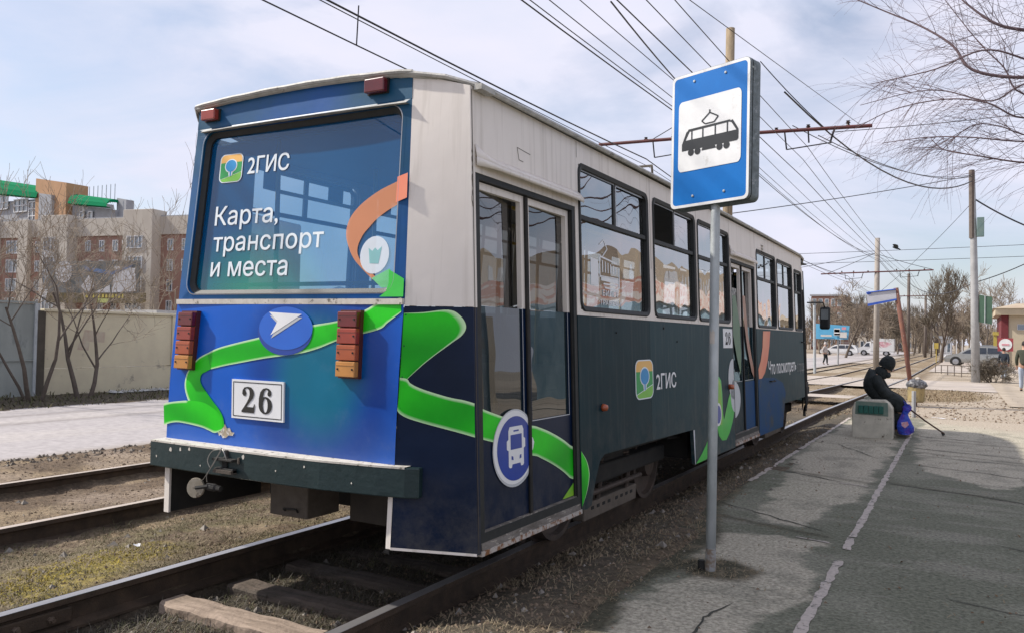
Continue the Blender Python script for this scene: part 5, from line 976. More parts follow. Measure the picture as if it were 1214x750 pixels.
# --- tapered front end with its door
def fr(side, t, z, o=0):                                   # t 0..1 from the straight side to the nose corner
    a = Vector((XC + side * hw(z), Y1, z)); b = Vector((XC + side * (hw(z) - .20), 14.45, z)); n = Vector((side, .14, 0)).normalized(); return tuple(a.lerp(b, t) + n * o)
for side in (1, -1):
    F_ = lambda y, z, o=0: fr(side, (y - Y1) / 1.32, z, o); top = 2.62
    if side > 0:
        obj('front_side_panel', wall(F_, Y1, 14.45, 1.6, top, [(13.2, 14.40, 1.6, 2.24)], .04), MATS['cream_paint'], tram, label='cream panel above the front door')
        fd_ = obj('door', wall(F_, 13.15, 14.43, .38, 2.235, [(13.24, 13.74, 1.0, 2.16), (13.84, 14.34, 1.0, 2.16)], .05), MATS['slate_wrap_pale'], tram, label='front folding door on the tapered nose')
        for a, b in ((13.24, 13.74), (13.84, 14.34)): obj('leaf_pane', MB().flat([F_(a, 1.0, -.02), F_(b, 1.0, -.02), F_(b, 2.16, -.02), F_(a, 2.16, -.02)]), MATS['door_glass'], fd_)
        mb = MB()
        for y in (13.17, 13.2, 13.79, 14.42): mb.tube([F_(y, .38, .006), F_(y, 2.23, .006)], .012, 5)
        obj('door_rubber', mb, MATS['under_black'], fd_); obj('door_step', MB().tube([F_(13.2, .30, -.02), F_(13.2, .38, -.02), F_(14.4, .38, -.02)], .02, 4), MATS['under_black'], fd_)
    else:
        obj('front_side_panel', wall(F_, Y1, 14.45, .4, top, [(13.3, 14.3, 1.6, 2.4)], .04), MATS['slate_wrap'], tram)
mb = MB(); za = [.45, 1.55, 1.62, 2.35, 2.62]
for z, yy in zip(za, (14.72, 14.78, 14.76, 14.6, 14.5)):
    for t in np.linspace(-1, 1, 9): mb.v.append((XC + t * (hw(z) - .20), yy - (yy - 14.45) * t ** 4, z))
for i in range(4): mb.f += [(i * 9 + k, i * 9 + k + 1, i * 9 + k + 10, i * 9 + k + 9) for k in range(8)]
obj('front_panel', mb, MATS['slate_wrap'], tram, solid=.03, smooth=False)
obj('windscreen', MB().flat([(XC - .75, 14.80, 1.66), (XC + .75, 14.80, 1.66), (XC + .72, 14.66, 2.3), (XC - .72, 14.66, 2.3)]), MATS['clear_glass'], tram)
m0 = Vector(at(978, 377, 14.7)); mir = obj('side_mirror', MB().hexa([(m0.x - .085, 14.68, m0.z - .19), (m0.x + .085, 14.66, m0.z - .19), (m0.x + .085, 14.74, m0.z - .19), (m0.x - .085, 14.76, m0.z - .19), (m0.x - .085, 14.68, m0.z + .19), (m0.x + .085, 14.66, m0.z + .19), (m0.x + .085, 14.74, m0.z + .19), (m0.x - .085, 14.76, m0.z + .19)]), MATS['black_rubber'], tram, bevel=.035, label='black side mirror on the nose')
obj('mirror_glass', MB().flat([(m0.x - .06, 14.672, m0.z - .02), (m0.x + .06, 14.657, m0.z - .02), (m0.x + .06, 14.657, m0.z + .15), (m0.x - .06, 14.672, m0.z + .15)]), M('mirror', (.4, .42, .42), rough=.08, metal=1), mir); obj('mirror_arm', MB().tube([(m0.x, 14.7, m0.z + .17), (m0.x - .02, 14.6, m0.z + .26), (m0.x - .25, 14.45, m0.z + .25)], .012, 6), MATS['black_rubber'], mir)
# --- floor, interior
obj('floor', MB().box(XC - 1.05, XC + 1.1, 3.85, 14.2, .70, .78).box(XC - .8, XC + .8, 3.5, 3.85, .70, .78), MATS['interior_floor'], tram)
obj('ceiling', MB().box(XC - 1.1, XC + 1.08, 3.85, 14.0, 2.68, 2.695), M('ceiling_grey', (.1, .11, .12), (.08, .09, .1), rough=.8), tram)
inn_ = wall(lambda y, z, o=0: swl(y, z, -.07 + o), YL + .02, Y1, .78, 2.7, LW, .01); obj('inner_wall', inn_, MATS['interior_cream'], tram)
obj('inner_wall', wall(lambda y, z, o=0: sw(y, z, -.07 + o), 4.88, 8.8, .78, 2.7, WINS[:3], .01), MATS['interior_cream'], tram); obj('inner_wall', wall(lambda y, z, o=0: sw(y, z, -.07 + o), 9.99, Y1, .78, 2.7, WINS[3:], .01), MATS['interior_cream'], tram)
for side, ys_ in ((-1, np.arange(4.6, 12.5, .75)), (1, [5.35, 6.1, 6.9, 7.7, 8.4, 10.5, 11.3, 12.1])):
    for y in ys_:
        x = XC + side * .86; s = obj('seat', MB().box(x - .22, x + .22, y - .2, y + .2, 1.18, 1.24).box(x - .04, x + .04, y - .04, y + .04, .78, 1.18), MATS['seat_blue'], tram); obj('seat_back', MB().hexa([(x - .22, y + .18, 1.24), (x + .22, y + .18, 1.24), (x + .22, y + .22, 1.24), (x - .22, y + .22, 1.24), (x - .19, y + .24, 1.66), (x + .19, y + .24, 1.66), (x + .19, y + .27, 1.66), (x - .19, y + .27, 1.66)]), MATS['seat_blue'], s, bevel=.03); obj('seat_rail', MB().tube([(x - .2, y + .26, 1.55), (x - .18, y + .27, 1.74), (x, y + .27, 1.78), (x + .18, y + .27, 1.74), (x + .2, y + .26, 1.55)], .014, 5), MATS['steel'], s)
mb = MB()
for y in (3.9, 4.9, 6.3, 7.6, 8.85, 9.95, 11.2, 12.4):
    for s_ in (-1, 1): mb.tube([(XC + s_ * .55, y, .78), (XC + s_ * .55, y, 2.7)], .016, 6)
for s_ in (-1, 1): mb.tube([(XC + s_ * .55, 3.9, 2.35), (XC + s_ * .55, 12.6, 2.35)], .014, 6)
mb.tube([(XC - .8, 3.62, 1.72), (XC + .8, 3.62, 1.72)], .014, 6).tube(spline([(XC + 1.1, 3.75, .9), (XC + 1.05, 3.8, 1.5), (XC + .95, 4.0, 1.9)]), .016, 6)
obj('handrail', mb, MATS['grab_yellow'], tram)
obj('rear_cabinet', MB().box(XC - .8, XC + .3, 3.58, 3.80, .78, 1.52), MATS['interior_cream'], tram)
for (ya, yb) in ((4.29, 4.45), (4.98, 5.16), (5.62, 5.8)): obj('window_vent', MB().add([swl(ya, 2.47, -.05), swl(yb, 2.465, -.05), swl(yb, 2.605, -.05), swl(ya, 2.61, -.05)], [(0, 1, 2, 3)]), MATS['slate_wrap_pale'], tram)
# --- underframe and bogies
mb = MB().box(XC - 1.1, XC + 1.1, 3.9, 14.3, .58, .70).box(XC - .95, XC + .1, 4.3, 4.9, .28, .58); obj('underframe', mb, MATS['under_black'], tram)
obj('equipment_box', MB().box(-3.66, -3.36, 3.62, 3.9, .345, .6), MATS['under_brown'], tram, bevel=.008, label='brown equipment box under the rear'); obj('equipment_box', MB().box(-3.28, -2.64, 3.9, 4.5, .30, .62), M('box_dark', (.035, .03, .025), (.06, .05, .04), scale=5, rough=.9), tram, bevel=.008)
obj('box_handle', MB().tube([(-3.53, 3.615, .38), (-3.53, 3.6, .395), (-3.43, 3.6, .40), (-3.43, 3.615, .38)], .006, 5), MATS['under_black'], tram)
obj('equipment_box', MB().box(XC - 1.0, XC + 1.12, 7.5, 8.7, .33, .6), MATS['under_black'], tram, bevel=.01); obj('equipment_box', MB().box(XC + .2, XC + 1.1, 10.1, 11.2, .33, .6), MATS['under_black'], tram, bevel=.01)
M('wheel_rust', (.085, .06, .045), (.05, .038, .03), scale=8, rough=.7, bump=.3); M('shoe_dust', (.17, .14, .11), (.11, .09, .07), scale=5, rough=.9, bump=.3)
for yc in (6.2, 12.45):
    bg2 = obj('bogie', MB().box(XC + .60, XC + .95, yc - 1.15, yc + 1.15, .33, .47).box(XC - .95, XC - .6, yc - 1.15, yc + 1.15, .33, .47).box(XC - .9, XC + .9, yc - .25, yc + .25, .3, .55), MATS['under_black'], tram, bevel=.02, label='wheel truck under the tram')
    for dy in (-.92, .92):
        for s_ in (-1, 1):
            w_ = obj('wheel', MB().lathe((XC + s_ * .755, yc + dy, .325), (s_, 0, 0), [(.35, -.03), (.35, -.01), (.325, .0), (.325, .1), (.29, .1), (.28, .06), (.14, .05), (.12, .13), (.06, .14), (.02, .14)], 26), MATS['wheel_rust'], bg2, smooth=False)
        obj('axle', MB().tube([(XC - .75, yc + dy, .325), (XC + .75, yc + dy, .325)], .06, 10), MATS['under_black'], bg2)
    obj('track_brake', MB().box(XC + .80, XC + .90, yc - .55, yc + .55, .06, .19), MATS['shoe_dust'], bg2, bevel=.01); obj('track_brake', MB().box(XC - .9, XC - .8, yc - .55, yc + .55, .06, .19), MATS['shoe_dust'], bg2, bevel=.01)
    hl_ = MB()
    for k in range(8): y = yc - .42 + k * .11 + (.05 if k > 3 else 0); hl_.box(XC + .9, XC + .903, y, y + .05, .13, .155)
    obj('brake_slot', hl_, MATS['under_black'], bg2)
    obj('brake_rod', MB().tube([(XC + .93, yc - .6, .27), (XC + .93, yc + .55, .27)], .022, 8).tube([(XC + .9, yc - .3, .2), (XC + .93, yc - .3, .45)], .02, 6).tube([(XC + .9, yc + .3, .2), (XC + .93, yc + .3, .45)], .02, 6), MATS['wheel_rust'], bg2)
M('spring', (.05, .04, .035), rough=.8)
for yc in (6.2, 12.45):
    for dy in (-.5, .5):
        P_ = [(XC + .86 + .06 * math.cos(a), yc + dy * .55 + .06 * math.sin(a), .34 + .2 * a / 40) for a in np.linspace(0, 40, 90)]; obj('coil_spring', MB().tube(P_, .012, 5), MATS['wheel_rust'], tram)
    obj('sand_pipe', MB().tube(spline([(XC + .95, yc - 1.2, .6), (XC + .9, yc - 1.28, .35), (XC + .78, yc - 1.3, .06)]), .02, 6), MATS['wheel_rust'], tram)
for i, (ya, yb, x, z) in enumerate(((3.7, 5.6, 1.0, .5), (3.8, 5.2, .9, .46), (7.1, 9.8, 1.05, .5), (3.65, 4.9, -.2, .52))): obj('cable', MB().tube([(XC + x, ya + (yb - ya) * q / 8, z + .06 - .24 * (q / 8) * (1 - q / 8)) for q in range(9)], .014, 5), MATS['under_black'], tram)
for k in range(3): obj('bolt', MB().lathe((-3.62 + k * .1, 3.618, .58), (0, -1, 0), [(.009, 0), (.009, .008)], 6), MATS['wheel_rust'], tram)
for z in np.arange(.42, 1.55, .16): obj('rivet', MB().lathe(chq(.03, float(z), .002), (0, -1, 0), [(.005, 0), (.003, .003)], 6), MATS['navy_wrap'], tram)
# roof gear far forward
mb = MB().tube([(XC - .5, 8.2, 2.9), (XC - .5, 8.2, 3.05), (XC + .5, 8.2, 3.05), (XC + .5, 8.2, 2.9)], .02, 6).tube([(XC - .45, 8.2, 3.05), (XC, 9.6, 3.2), (XC + .45, 8.2, 3.05)], .018, 6).tube([(XC, 9.6, 3.2), (XC - .4, 8.4, 3.3), (XC + .4, 8.4, 3.3), (XC, 9.6, 3.2)], .015, 6)
obj('current_collector', mb, MATS['under_brown'], tram, label='folded current collector frame on the roof')
# ================================================================ tram stop sign
M('galv', (.52, .55, .56), (.38, .41, .42), scale=10, rough=.55, metal=.3, bump=.15, stretch=(1, 1, .5), dirt=(.1, .09, .075), dscale=9, dthr=.62)
M('sign_blue', (.0, .15, .5), (.0, .13, .44), rough=.45, scale=3, spec=.25, dirt=(.02, .17, .52), dscale=4, dthr=.62); M('sign_white', (.78, .78, .78), (.68, .68, .68), rough=.4, scale=5, dirt=(.55, .54, .52), dscale=7, dthr=.6); M('sign_black', (.015, .018, .022), rough=.4)
M('sign_back', (.2, .23, .24), (.13, .15, .15), scale=30, rough=.6, metal=.2, dirt=(.3, .32, .33), dscale=25, dthr=.56)
sg = thing('tram_stop_sign', 'blue and white tram stop sign on a grey pole beside the tram', 'sign', (-1.40, 5.13, 0))
mb = MB(); pts = [(-1.40, 5.13, -.2), (-1.40, 5.13, 1.1), (-1.405, 5.13, 2.2), (-1.41, 5.13, 3.05)]; mb.tube(pts, [.031, .030, .029, .028], 14); obj('pole', mb, MATS['galv'], sg, smooth=True)
for z in (2.34, 3.02): obj('clamp', MB().lathe((-1.41, 5.13, z), (0, 0, 1), [(.034, 0), (.034, .03)], 14), MATS['sign_back'], sg)
obj('sticker_remnant', MB().strip([(-1.405 + .0312 * math.sin(a), 5.13 - .0312 * math.cos(a), 1.42) for a in np.linspace(-.5, .6, 6)], [(-1.405 + .031 * math.sin(a), 5.13 - .031 * math.cos(a), 1.5 + .01 * math.sin(9 * a)) for a in np.linspace(-.5, .6, 6)]), MATS['pale_bits'], sg)
obj('pole_foot', MB().lathe((-1.40, 5.13, -.02), (0, 0, 1), [(.034, 0), (.0325, .1), (.0318, .16)], 14), M('foot_rust', (.2, .15, .11), (.3, .3, .29), scale=22, rough=.9, lo=.42, hi=.56), sg)
obj('pole_stub', MB().tube([(-1.455, 5.12, -.05), (-1.455, 5.12, .06)], .022, 7), MATS['under_black'], sg)
Lp, Rp = Vector((-1.72, 5.19, 0)), Vector((-1.165, 4.99, 0)); su = (Rp - Lp).normalized(); SWD = (Rp - Lp).length; sn = Vector((su.y, -su.x, 0))
sz0, sz1 = 2.288, 3.16
def sf(u, v, o=0.0): p = Lp + su * (u * SWD) + sn * o; return (p.x, p.y, sz0 + v * (sz1 - sz0) + .012 * u)
A3 = (sz1 - sz0) / SWD
def srr(m_, r): return [(x, y / A3) for x, y in rrect(m_, 1 - m_, m_, A3 - m_, r, 5)]
P_ = srr(0, .06); mb = MB(); F_ = [sf(*p, 0) for p in P_]; B_ = [sf(*p, -.022) for p in P_]; mb.add(F_ + B_, [tuple(range(len(P_))), tuple(range(2 * len(P_) - 1, len(P_) - 1, -1))]); mb.ring(F_, B_)
fp = obj('sign_plate', mb, MATS['sign_back'], sg, bevel=.003)
obj('sign_rim', MB().ring([sf(*p, .002) for p in srr(0.004, .058)], [sf(*p, .002) for p in srr(.034, .045)]), MATS['sign_white'], fp)
obj('sign_field', MB().flat([sf(*p, .0015) for p in srr(.03, .045)]), MATS['sign_blue'], fp)
panel = [(x, y) for x, y in rrect(.10, .90, .27, .795, .045, 5)]
for (u, v) in ((.3, .93), (.7, .93), (.3, .08), (.7, .08)): obj('bolt', MB().lathe(sf(u, v, .002), tuple(sn), [(.009, 0), (.009, .003), (.005, .006)], 8), MATS['galv'], fp)
obj('sign_panel', MB().flat([sf(*p, .004) for p in panel]), MATS['sign_white'], fp)
q = lambda x, y, o=.0055: sf((x - 797) / 96, (247 - y - (x - 797) * (-.04)) / 156 if False else y, o)
def tp(P, o=.0055): return [sf(.15 + .72 * x, .345 + .36 * y, o) for x, y in P]
ic = MB(); ic.flat(tp([(0, .22), (0, .36), (.03, .43), (1.0, .43), (1.0, .25), (.97, .22)])); ic.flat(tp([(.0, .36), (.08, .60), (.12, .63), (.15, .63), (.06, .42), (.02, .36)], .0056)); ic.flat(tp([(.1, .6), (.86, .62), (.86, .66), (.12, .65)], .0057)); ic.flat(tp([(.84, .62), (.9, .65), (1.0, .44), (1.0, .36), (.96, .44), (.88, .6)], .0058))
for x in (.17, .37, .59, .8): ic.flat(tp([(x, .42), (x + .022, .42), (x + .022, .63), (x, .63)], .0059))
for x in (.17, .29, .68, .8): ic.flat(tp([(x + .055 * math.cos(a), .17 + .075 * math.sin(a)) for a in np.linspace(0, 6.28, 15)[:-1]], .006))
ic.flat(tp([(.36, .16), (.62, .16), (.60, .22), (.38, .22)], .006))
def stroke(P, r=.012):
    for a, b in zip(P, P[1:]):
        dx, dy = b[0] - a[0], (b[1] - a[1]); l = math.hypot(dx, dy); nx, ny = -dy / l * r, dx / l * r; ic.flat(tp([(a[0] + nx, a[1] + ny), (b[0] + nx, b[1] + ny), (b[0] - nx, b[1] - ny), (a[0] - nx, a[1] - ny)], .0062))
stroke([(.5, .96), (.5, .90)]); stroke([(.5, .90), (.36, .76), (.42, .69), (.58, .69), (.65, .79), (.5, .90)])
obj('tram_symbol', ic, MATS['sign_black'], fp)
F2 = [tuple(Vector(sf(*p, -.062)) + su * .012 + Vector((0, 0, -.012))) for p in P_]; B2 = [tuple(Vector(sf(*p, -.088)) + su * .012 + Vector((0, 0, -.012))) for p in P_]; mb = MB(); mb.add(F2 + B2, [tuple(range(len(P_))), tuple(range(2 * len(P_) - 1, len(P_) - 1, -1))]); mb.ring(F2, B2); mb.ring(F2, [tuple(Vector(p) + su * 0) for p in [sf(*p_, -.03) for p_ in P_]])
obj('rear_plate', mb, MATS['sign_back'], sg); 
for v in (.25, .75): obj('sign_bracket', MB().tube([sf(.3, v, -.03), sf(.7, v, -.03)], .012, 6), MATS['galv'], sg)
# ================================================================ catenary: poles, brackets, wires
M('pole_wood', (.33, .25, .16), (.22, .17, .11), scale=8, rough=.9, bump=.5, bscale=20, stretch=(3, 3, .4), dirt=(.1, .08, .06), dscale=5, dthr=.63); M('pole_concrete', (.36, .32, .28), (.28, .25, .22), scale=5, rough=.9, bump=.2); M('pole_dark', (.16, .13, .11), (.11, .09, .08), scale=5, rough=.9)
M('bracket_red', (.12, .025, .025), (.08, .03, .028), scale=6, rough=.7); M('wire', (.02, .02, .024), rough=.5); M('insul', (.03, .015, .012), rough=.4)
def cpole(Y, top, rad, mat, lab, X=-5.36, brk=True, zb=None, lean=0.0):
    t = thing('catenary_pole', lab, 'pole', (X, Y, gz(Y)), 'catenary poles between the two tracks')
    obj('pole', MB().tube([(X, Y, gz(Y) - .5), (X + lean * .5, Y, (top + gz(Y)) / 2), (X + lean, Y, top)], [rad * 1.15, rad, rad * .9], 12), MATS[mat], t, smooth=True)
    if brk:
        zl, zr = zb; b = obj('bracket_arm', MB().tube([(-8.9, Y - .05, zl), (X, Y - .16, (zl + zr) / 2), (-2.0, Y - .05, zr)], .045, 8), MATS['bracket_red'], t)
        for xc in (XT, XF):
            zb_ = zl + (zr - zl) * (xc + 8.9) / 6.9
            mb = MB().tube([(xc - .55, Y, zb_), (xc - .5, Y, zb_ - .42)], .02, 5).tube([(xc + .62, Y, zb_ + .05), (xc + .5, Y, zb_ - .36)], .025, 5).tube([(xc - .5, Y, zb_ - .42), (xc + .55, Y, zb_ - .34)], .016, 5).tube([(xc, Y, zb_), (xc + .02, Y, zb_ - .3)], .02, 5)
            obj('wire_hanger', mb, MATS['wire'], b)
            for dx in (-.75, .0, .9): obj('insulator', MB().lathe((xc + dx, Y, zb_ + .03), (0, 0, 1), [(.05, 0), (.03, .04), (.06, .06), (.03, .09), (.05, .11)], 8), MATS['insul'], b)
    return t
cpole(20.7, 9.35, .125, 'pole_wood', 'round wooden pole standing behind the tram, its top above the stop sign', zb=(6.70, 6.50))
cpole(59.5, 8.4, .17, 'pole_concrete', 'pale pole with a bracket behind the leaning post, second along the tracks', zb=(6.05, 6.2))
cpole(95, 8.7, .16, 'pole_dark', 'dark pole just right of the leaning post top, third along the tracks', X=-5.5, zb=(6.3, 6.4))
cpole(118, 7.6, .16, 'pole_dark', 'fourth pole along the tracks, thick and dark', X=-4.85, brk=False)
cpole(124, 6.6, .10, 'pole_dark', 'thin fifth pole along the tracks, right of the fourth', X=-4.35, brk=False)
cpole(150, 6.8, .14, 'pole_dark', 'farthest pole of the row, beside the bushy tree', X=-4.4, brk=False)
def sag(a, b, s, n=14): a = Vector(a); b = Vector(b); return [a.lerp(b, k / n) - Vector((0, 0, s * 4 * (k / n) * (1 - k / n))) for k in range(n + 1)]
WG = 'overhead wires of the tramway'
def wire(lab, pts_list, r=.011, name='overhead_wire', cat='wire'):
    mb = MB()
    for seg in pts_list: mb.tube(seg, r, 4, cap=False)
    o = obj(name, mb, MATS['wire'], org=tuple(pts_list[0][0])); tag(o, lab, cat, WG); return o
def longwire(lab, X, z, s=.25, r=.011, X2=None, z2=None, droop=.1):
    X2 = X if X2 is None else X2; z2 = z if z2 is None else z2
    return wire(lab, [sag((X, -14, z), (X, 20.7, z), s), sag((X, 20.7, z), (X2, 59.5, z2), s * 1.5), sag((X2, 59.5, z2), (X2 - .1, 95, z2 + .1), s)], r)
longwire('lowest contact wire over the empty far track, leftmost in the sky', -7.15, 5.36, .12, .011, -7.0, 5.4)
longwire('carrying cable over the far track, upper of the left pair', -7.5, 6.0, .22, .009, -7.2, 5.7)
longwire('thick cable over the far track passing above the tram roof corner', -7.55, 6.2, .35, .017, -7.2, 5.9)
longwire('feeder cable left of the stop sign, lowest of the close group', -5.28, 6.2, .3, .014, -5.36, 7.2, )
longwire('feeder cable left of the stop sign, second of the close group', -5.2, 6.2, .28, .010, -5.30, 7.0)
longwire('feeder cable left of the stop sign, third of the close group', -5.1, 6.25, .2, .010, -5.2, 6.8)
longwire('single feeder wire meeting the stop sign top left corner', -4.55, 6.1, .22, .009, -4.8, 6.9)
longwire('contact wire over the near track, ending at the sign top in the view', -3.5, 5.36, .12, .011, -3.4, 5.45)
longwire('carrying cable over the near track, next to the contact wire', -3.55, 5.85, .22, .009, -3.4, 5.8)
longwire('upper carrying cable over the near track', -3.45, 6.15, .25, .009, -3.3, 6.0)
wire('cable slanting steeply across the feeders to the stop sign', [sag((-3.72, 8.9, 5.4), (-5.2, 20.7, 6.6), .15)], .013)
wire('thin wire crossing the wooden pole top', [sag((-3.0, 9.2, 5.5), (-2.2, 20.7, 6.5), .0)], .007)
for i, (y, x, z) in enumerate([(8.4, -7.15, 5.36)]): wire('short dropper between the two left wires', [[(x, y, z - .1), (x + .02, y, 5.78)]], .012)
# cross wires to the lamp post on the right
LPT = Vector((.12, 43.8, 9.3))
wire('sagging thick cable from behind the stop sign to the grey lamp post', [sag((-4.0, 20.7, 7.55), LPT + Vector((0, 0, -.2)), 1.15)], .028)
wire('thinner sagging cable above it ending at the lamp post', [sag((-3.8, 20.7, 6.7), LPT + Vector((0, 0, .1)), .55)], .013)
wire('cable from the bracket end to the lamp post', [sag((-3.2, 20.7, 6.4), LPT, .45)], .013)
wire('straight span wire from the tram roof to the lamp post', [sag((-9.0, 28, 5.6), LPT + Vector((0, 0, .05)), .1)], .016)
wire('wire running level to the right from the bracket', [sag((-2.9, 20.7, 6.45), (4.2, 26, 7.9), .1)], .009)
wire('slanting stay from the bracket down to the left', [sag((-4.6, 20.7, 8.4), (-3.0, 20.7, 6.5), .05)], .012)
wire('stay wire from the pole to the left bracket tip', [sag((-5.4, 20.7, 7.75), (-7.5, 20.7, 6.66), .03)], .012)
wire('dark cable dropping from the lamp post to the right', [sag(LPT + Vector((0, 0, -1.0)), (4.9, 43.8, 5.9), .35)], .035)
wire('cable sagging right from the lamp post over the yellow building', [sag((-5.3, 95, 7.6), (.2, 70, 6.0), .9), sag((.2, 70, 6.0), (7.5, 62, 9.6), .5)], .035)
wire('span wire from the second pole up to the lamp post', [sag((-5.3, 59.5, 4.7), LPT + Vector((0, 0, -1.2)), .2)], .014)
wire('faint high wire across the distance', [sag((-40, 120, 13.6), (30, 120, 14.6), .3)], .03); wire('second faint high wire across the distance', [sag((-40, 122, 12.4), (30, 122, 13.3), .3)], .03)
for k, (a, b) in enumerate((((-5.4, 59.5, 7.4), (-12.5, 59.5, 6.2)), ((-5.4, 59.5, 7.35), (-2.1, 59.5, 6.25)), ((-5.4, 59.5, 7.45), (-8.6, 59.5, 6.05)))): wire(['long thin stay from the second pole to the far left', 'short stay from the second pole to its bracket tip', 'stay from the second pole to its left bracket tip'][k], [sag(a, b, .05)], .016)
# ================================================================ lamp post on the right with box and board
lp = thing('lamp_post', 'tall grey post at the right with a small box and a green board', 'lamp post', (.32, 43.8, -.28))
obj('post', MB().tube([(.32, 43.8, -.6), (.24, 43.8, 3.5), (.17, 43.8, 6.5), (.1, 43.8, 9.5)], [.19, .17, .14, .11], 12), M('post_grey', (.38, .38, .38), (.3, .3, .3), scale=3, rough=.6), lp, smooth=True)
obj('post_top', MB().tube([(.11, 43.75, 6.4), (.07, 43.75, 9.6)], .125, 8), MATS['pole_dark'], lp)
obj('meter_box', MB().box(.30, .60, 43.6, 43.8, 6.45, 7.35), M('box_green', (.12, .19, .18), (.16, .22, .2), rough=.5), lp, bevel=.02)
bx = obj('board', MB().hexa([(.42, 43.7, 2.5), (.95, 43.7, 2.4), (.95, 43.85, 2.4), (.42, 43.85, 2.5), (.42, 43.7, 3.75), (.95, 43.7, 3.65), (.95, 43.85, 3.65), (.42, 43.85, 3.75)]), M('board_green', (.07, .14, .09), (.05, .1, .07), scale=2, rough=.6), lp, label='dark green board on the post'); obj('board_frame', MB().tube([(.66, 43.69, 2.42), (.66, 43.69, 3.72)], .02, 4).tube([(.24, 43.8, 3.4), (.5, 43.8, 3.4)], .03, 5).tube([(.24, 43.8, 2.7), (.5, 43.8, 2.7)], .03, 5), MATS['galv'], bx)
# ================================================================ leaning rusty post with a blank board
M('rust_post', (.2, .085, .055), (.15, .07, .055), scale=7, rough=.9, bump=.3, dirt=(.5, .45, .4), dscale=6, dthr=.64)
rp = thing('leaning_post', 'leaning rusty post carrying a pale board with a blue lower edge', 'sign post', (-2.06, 36.5, -.19))
obj('post', MB().tube([(-2.0, 36.5, -.3), (-2.2, 36.5, 1.2), (-2.58, 36.5, 3.66)], [.085, .09, .095], 10), MATS['rust_post'], rp, smooth=True)
c4 = [at(1029, 363, 36.4), at(1063, 356, 36.4), at(1062, 343, 36.4), at(1027, 347, 36.4)]; c4 = [Vector(p) for p in c4]
obj('board', MB().add([*c4, *[p + Vector((0, .06, 0)) for p in c4]], [(0, 1, 2, 3), (7, 6, 5, 4), (0, 4, 5, 1), (1, 5, 6, 2), (2, 6, 7, 3), (3, 7, 4, 0)]), M('board_pale', (.5, .5, .54), (.42, .43, .47), scale=2, rough=.6), rp)
e0, e1, e2, e3 = c4; M('edge_blue', (.02, .07, .38), (.03, .1, .45), rough=.6); dn = Vector((0, -.03, 0))
obj('board_edge', MB().add([e0 + dn, e1 + dn, e1 + dn + (e2 - e1) * .16, e0 + dn + (e3 - e0) * .18], [(0, 1, 2, 3)]).add([e3 + dn - (e3 - e0) * .14 + Vector((.02, 0, 0)), e3 + dn - (e3 - e0) * .14 + (e2 - e3) * .16, e3 + dn + (e2 - e3) * .16, e3 + dn], [(0, 1, 2, 3)]).tube([e3 + dn, e2 + dn], .025, 4), MATS['edge_blue'], rp)
# ================================================================ concrete bench with the seated man
M('bench_concrete', (.62, .58, .48), (.46, .43, .35), scale=6, rough=.9, bump=.6, bscale=40, dirt=(.12, .1, .07), dscale=9, dthr=.58); M('bench_green', (.01, .09, .07), (.015, .12, .09), scale=5, rough=.55, bump=.3); M('green_wash', (.12, .19, .16), (.2, .25, .2), scale=7, rough=.9)
by = 13.6
be = thing('concrete_bench', 'concrete bench end block with peeling green paint, on the platform edge', 'bench', (-1.3, by, 0))
def bp(px, py, y=by): p = at(px, py, y); return p.x, p.z
prof = [bp(1010, 515), bp(1010, 485), bp(1013, 476), bp(1020, 473.5), bp(1049, 474), bp(1054, 478), bp(1058, 484), bp(1059, 512), bp(1058, 516)]; prof[0] = (prof[0][0], -.02); prof[-1] = (prof[-1][0], -.02)
for i, yy in enumerate((by, by + 1.35)):
    mb = MB(); n = len(prof); mb.v = [(x, yy, z) for x, z in prof] + [(x, yy + .3, z) for x, z in prof]; mb.f = [tuple(range(n)), tuple(range(2 * n - 1, n - 1, -1))] + [(k, n + k, n + (k + 1) % n, (k + 1) % n) for k in range(n)]
    obj('end_block', mb, MATS['bench_concrete'], be, bevel=.015, label='near concrete end block' if i == 0 else 'far concrete end block')
gx0, gz1 = bp(1018, 479.5); gx1, gz0 = bp(1048, 490.5)
obj('paint_patch', MB().flat([(gx0 - .05, by - .003, gz0 - .02), (gx1 + .06, by - .003, gz0 - .03), (gx1 + .05, by - .003, gz1 + .055), (gx0 - .04, by - .003, gz1 + .06)]), MATS['green_wash'], be)
for k in range(5):
    a = gx0 + (gx1 - gx0) * k / 5; b = gx0 + (gx1 - gx0) * (k + .9) / 5; obj('green_slat', MB().box(a, b, by - .03, by - .004, gz0, gz1), MATS['bench_green'], be, bevel=.006)
for k in range(4): x = -1.52 + k * .13; obj('seat_plank', MB().box(x, x + .11, by + .1, by + 1.6, .47, .505), MATS['bench_green'], be, bevel=.006)
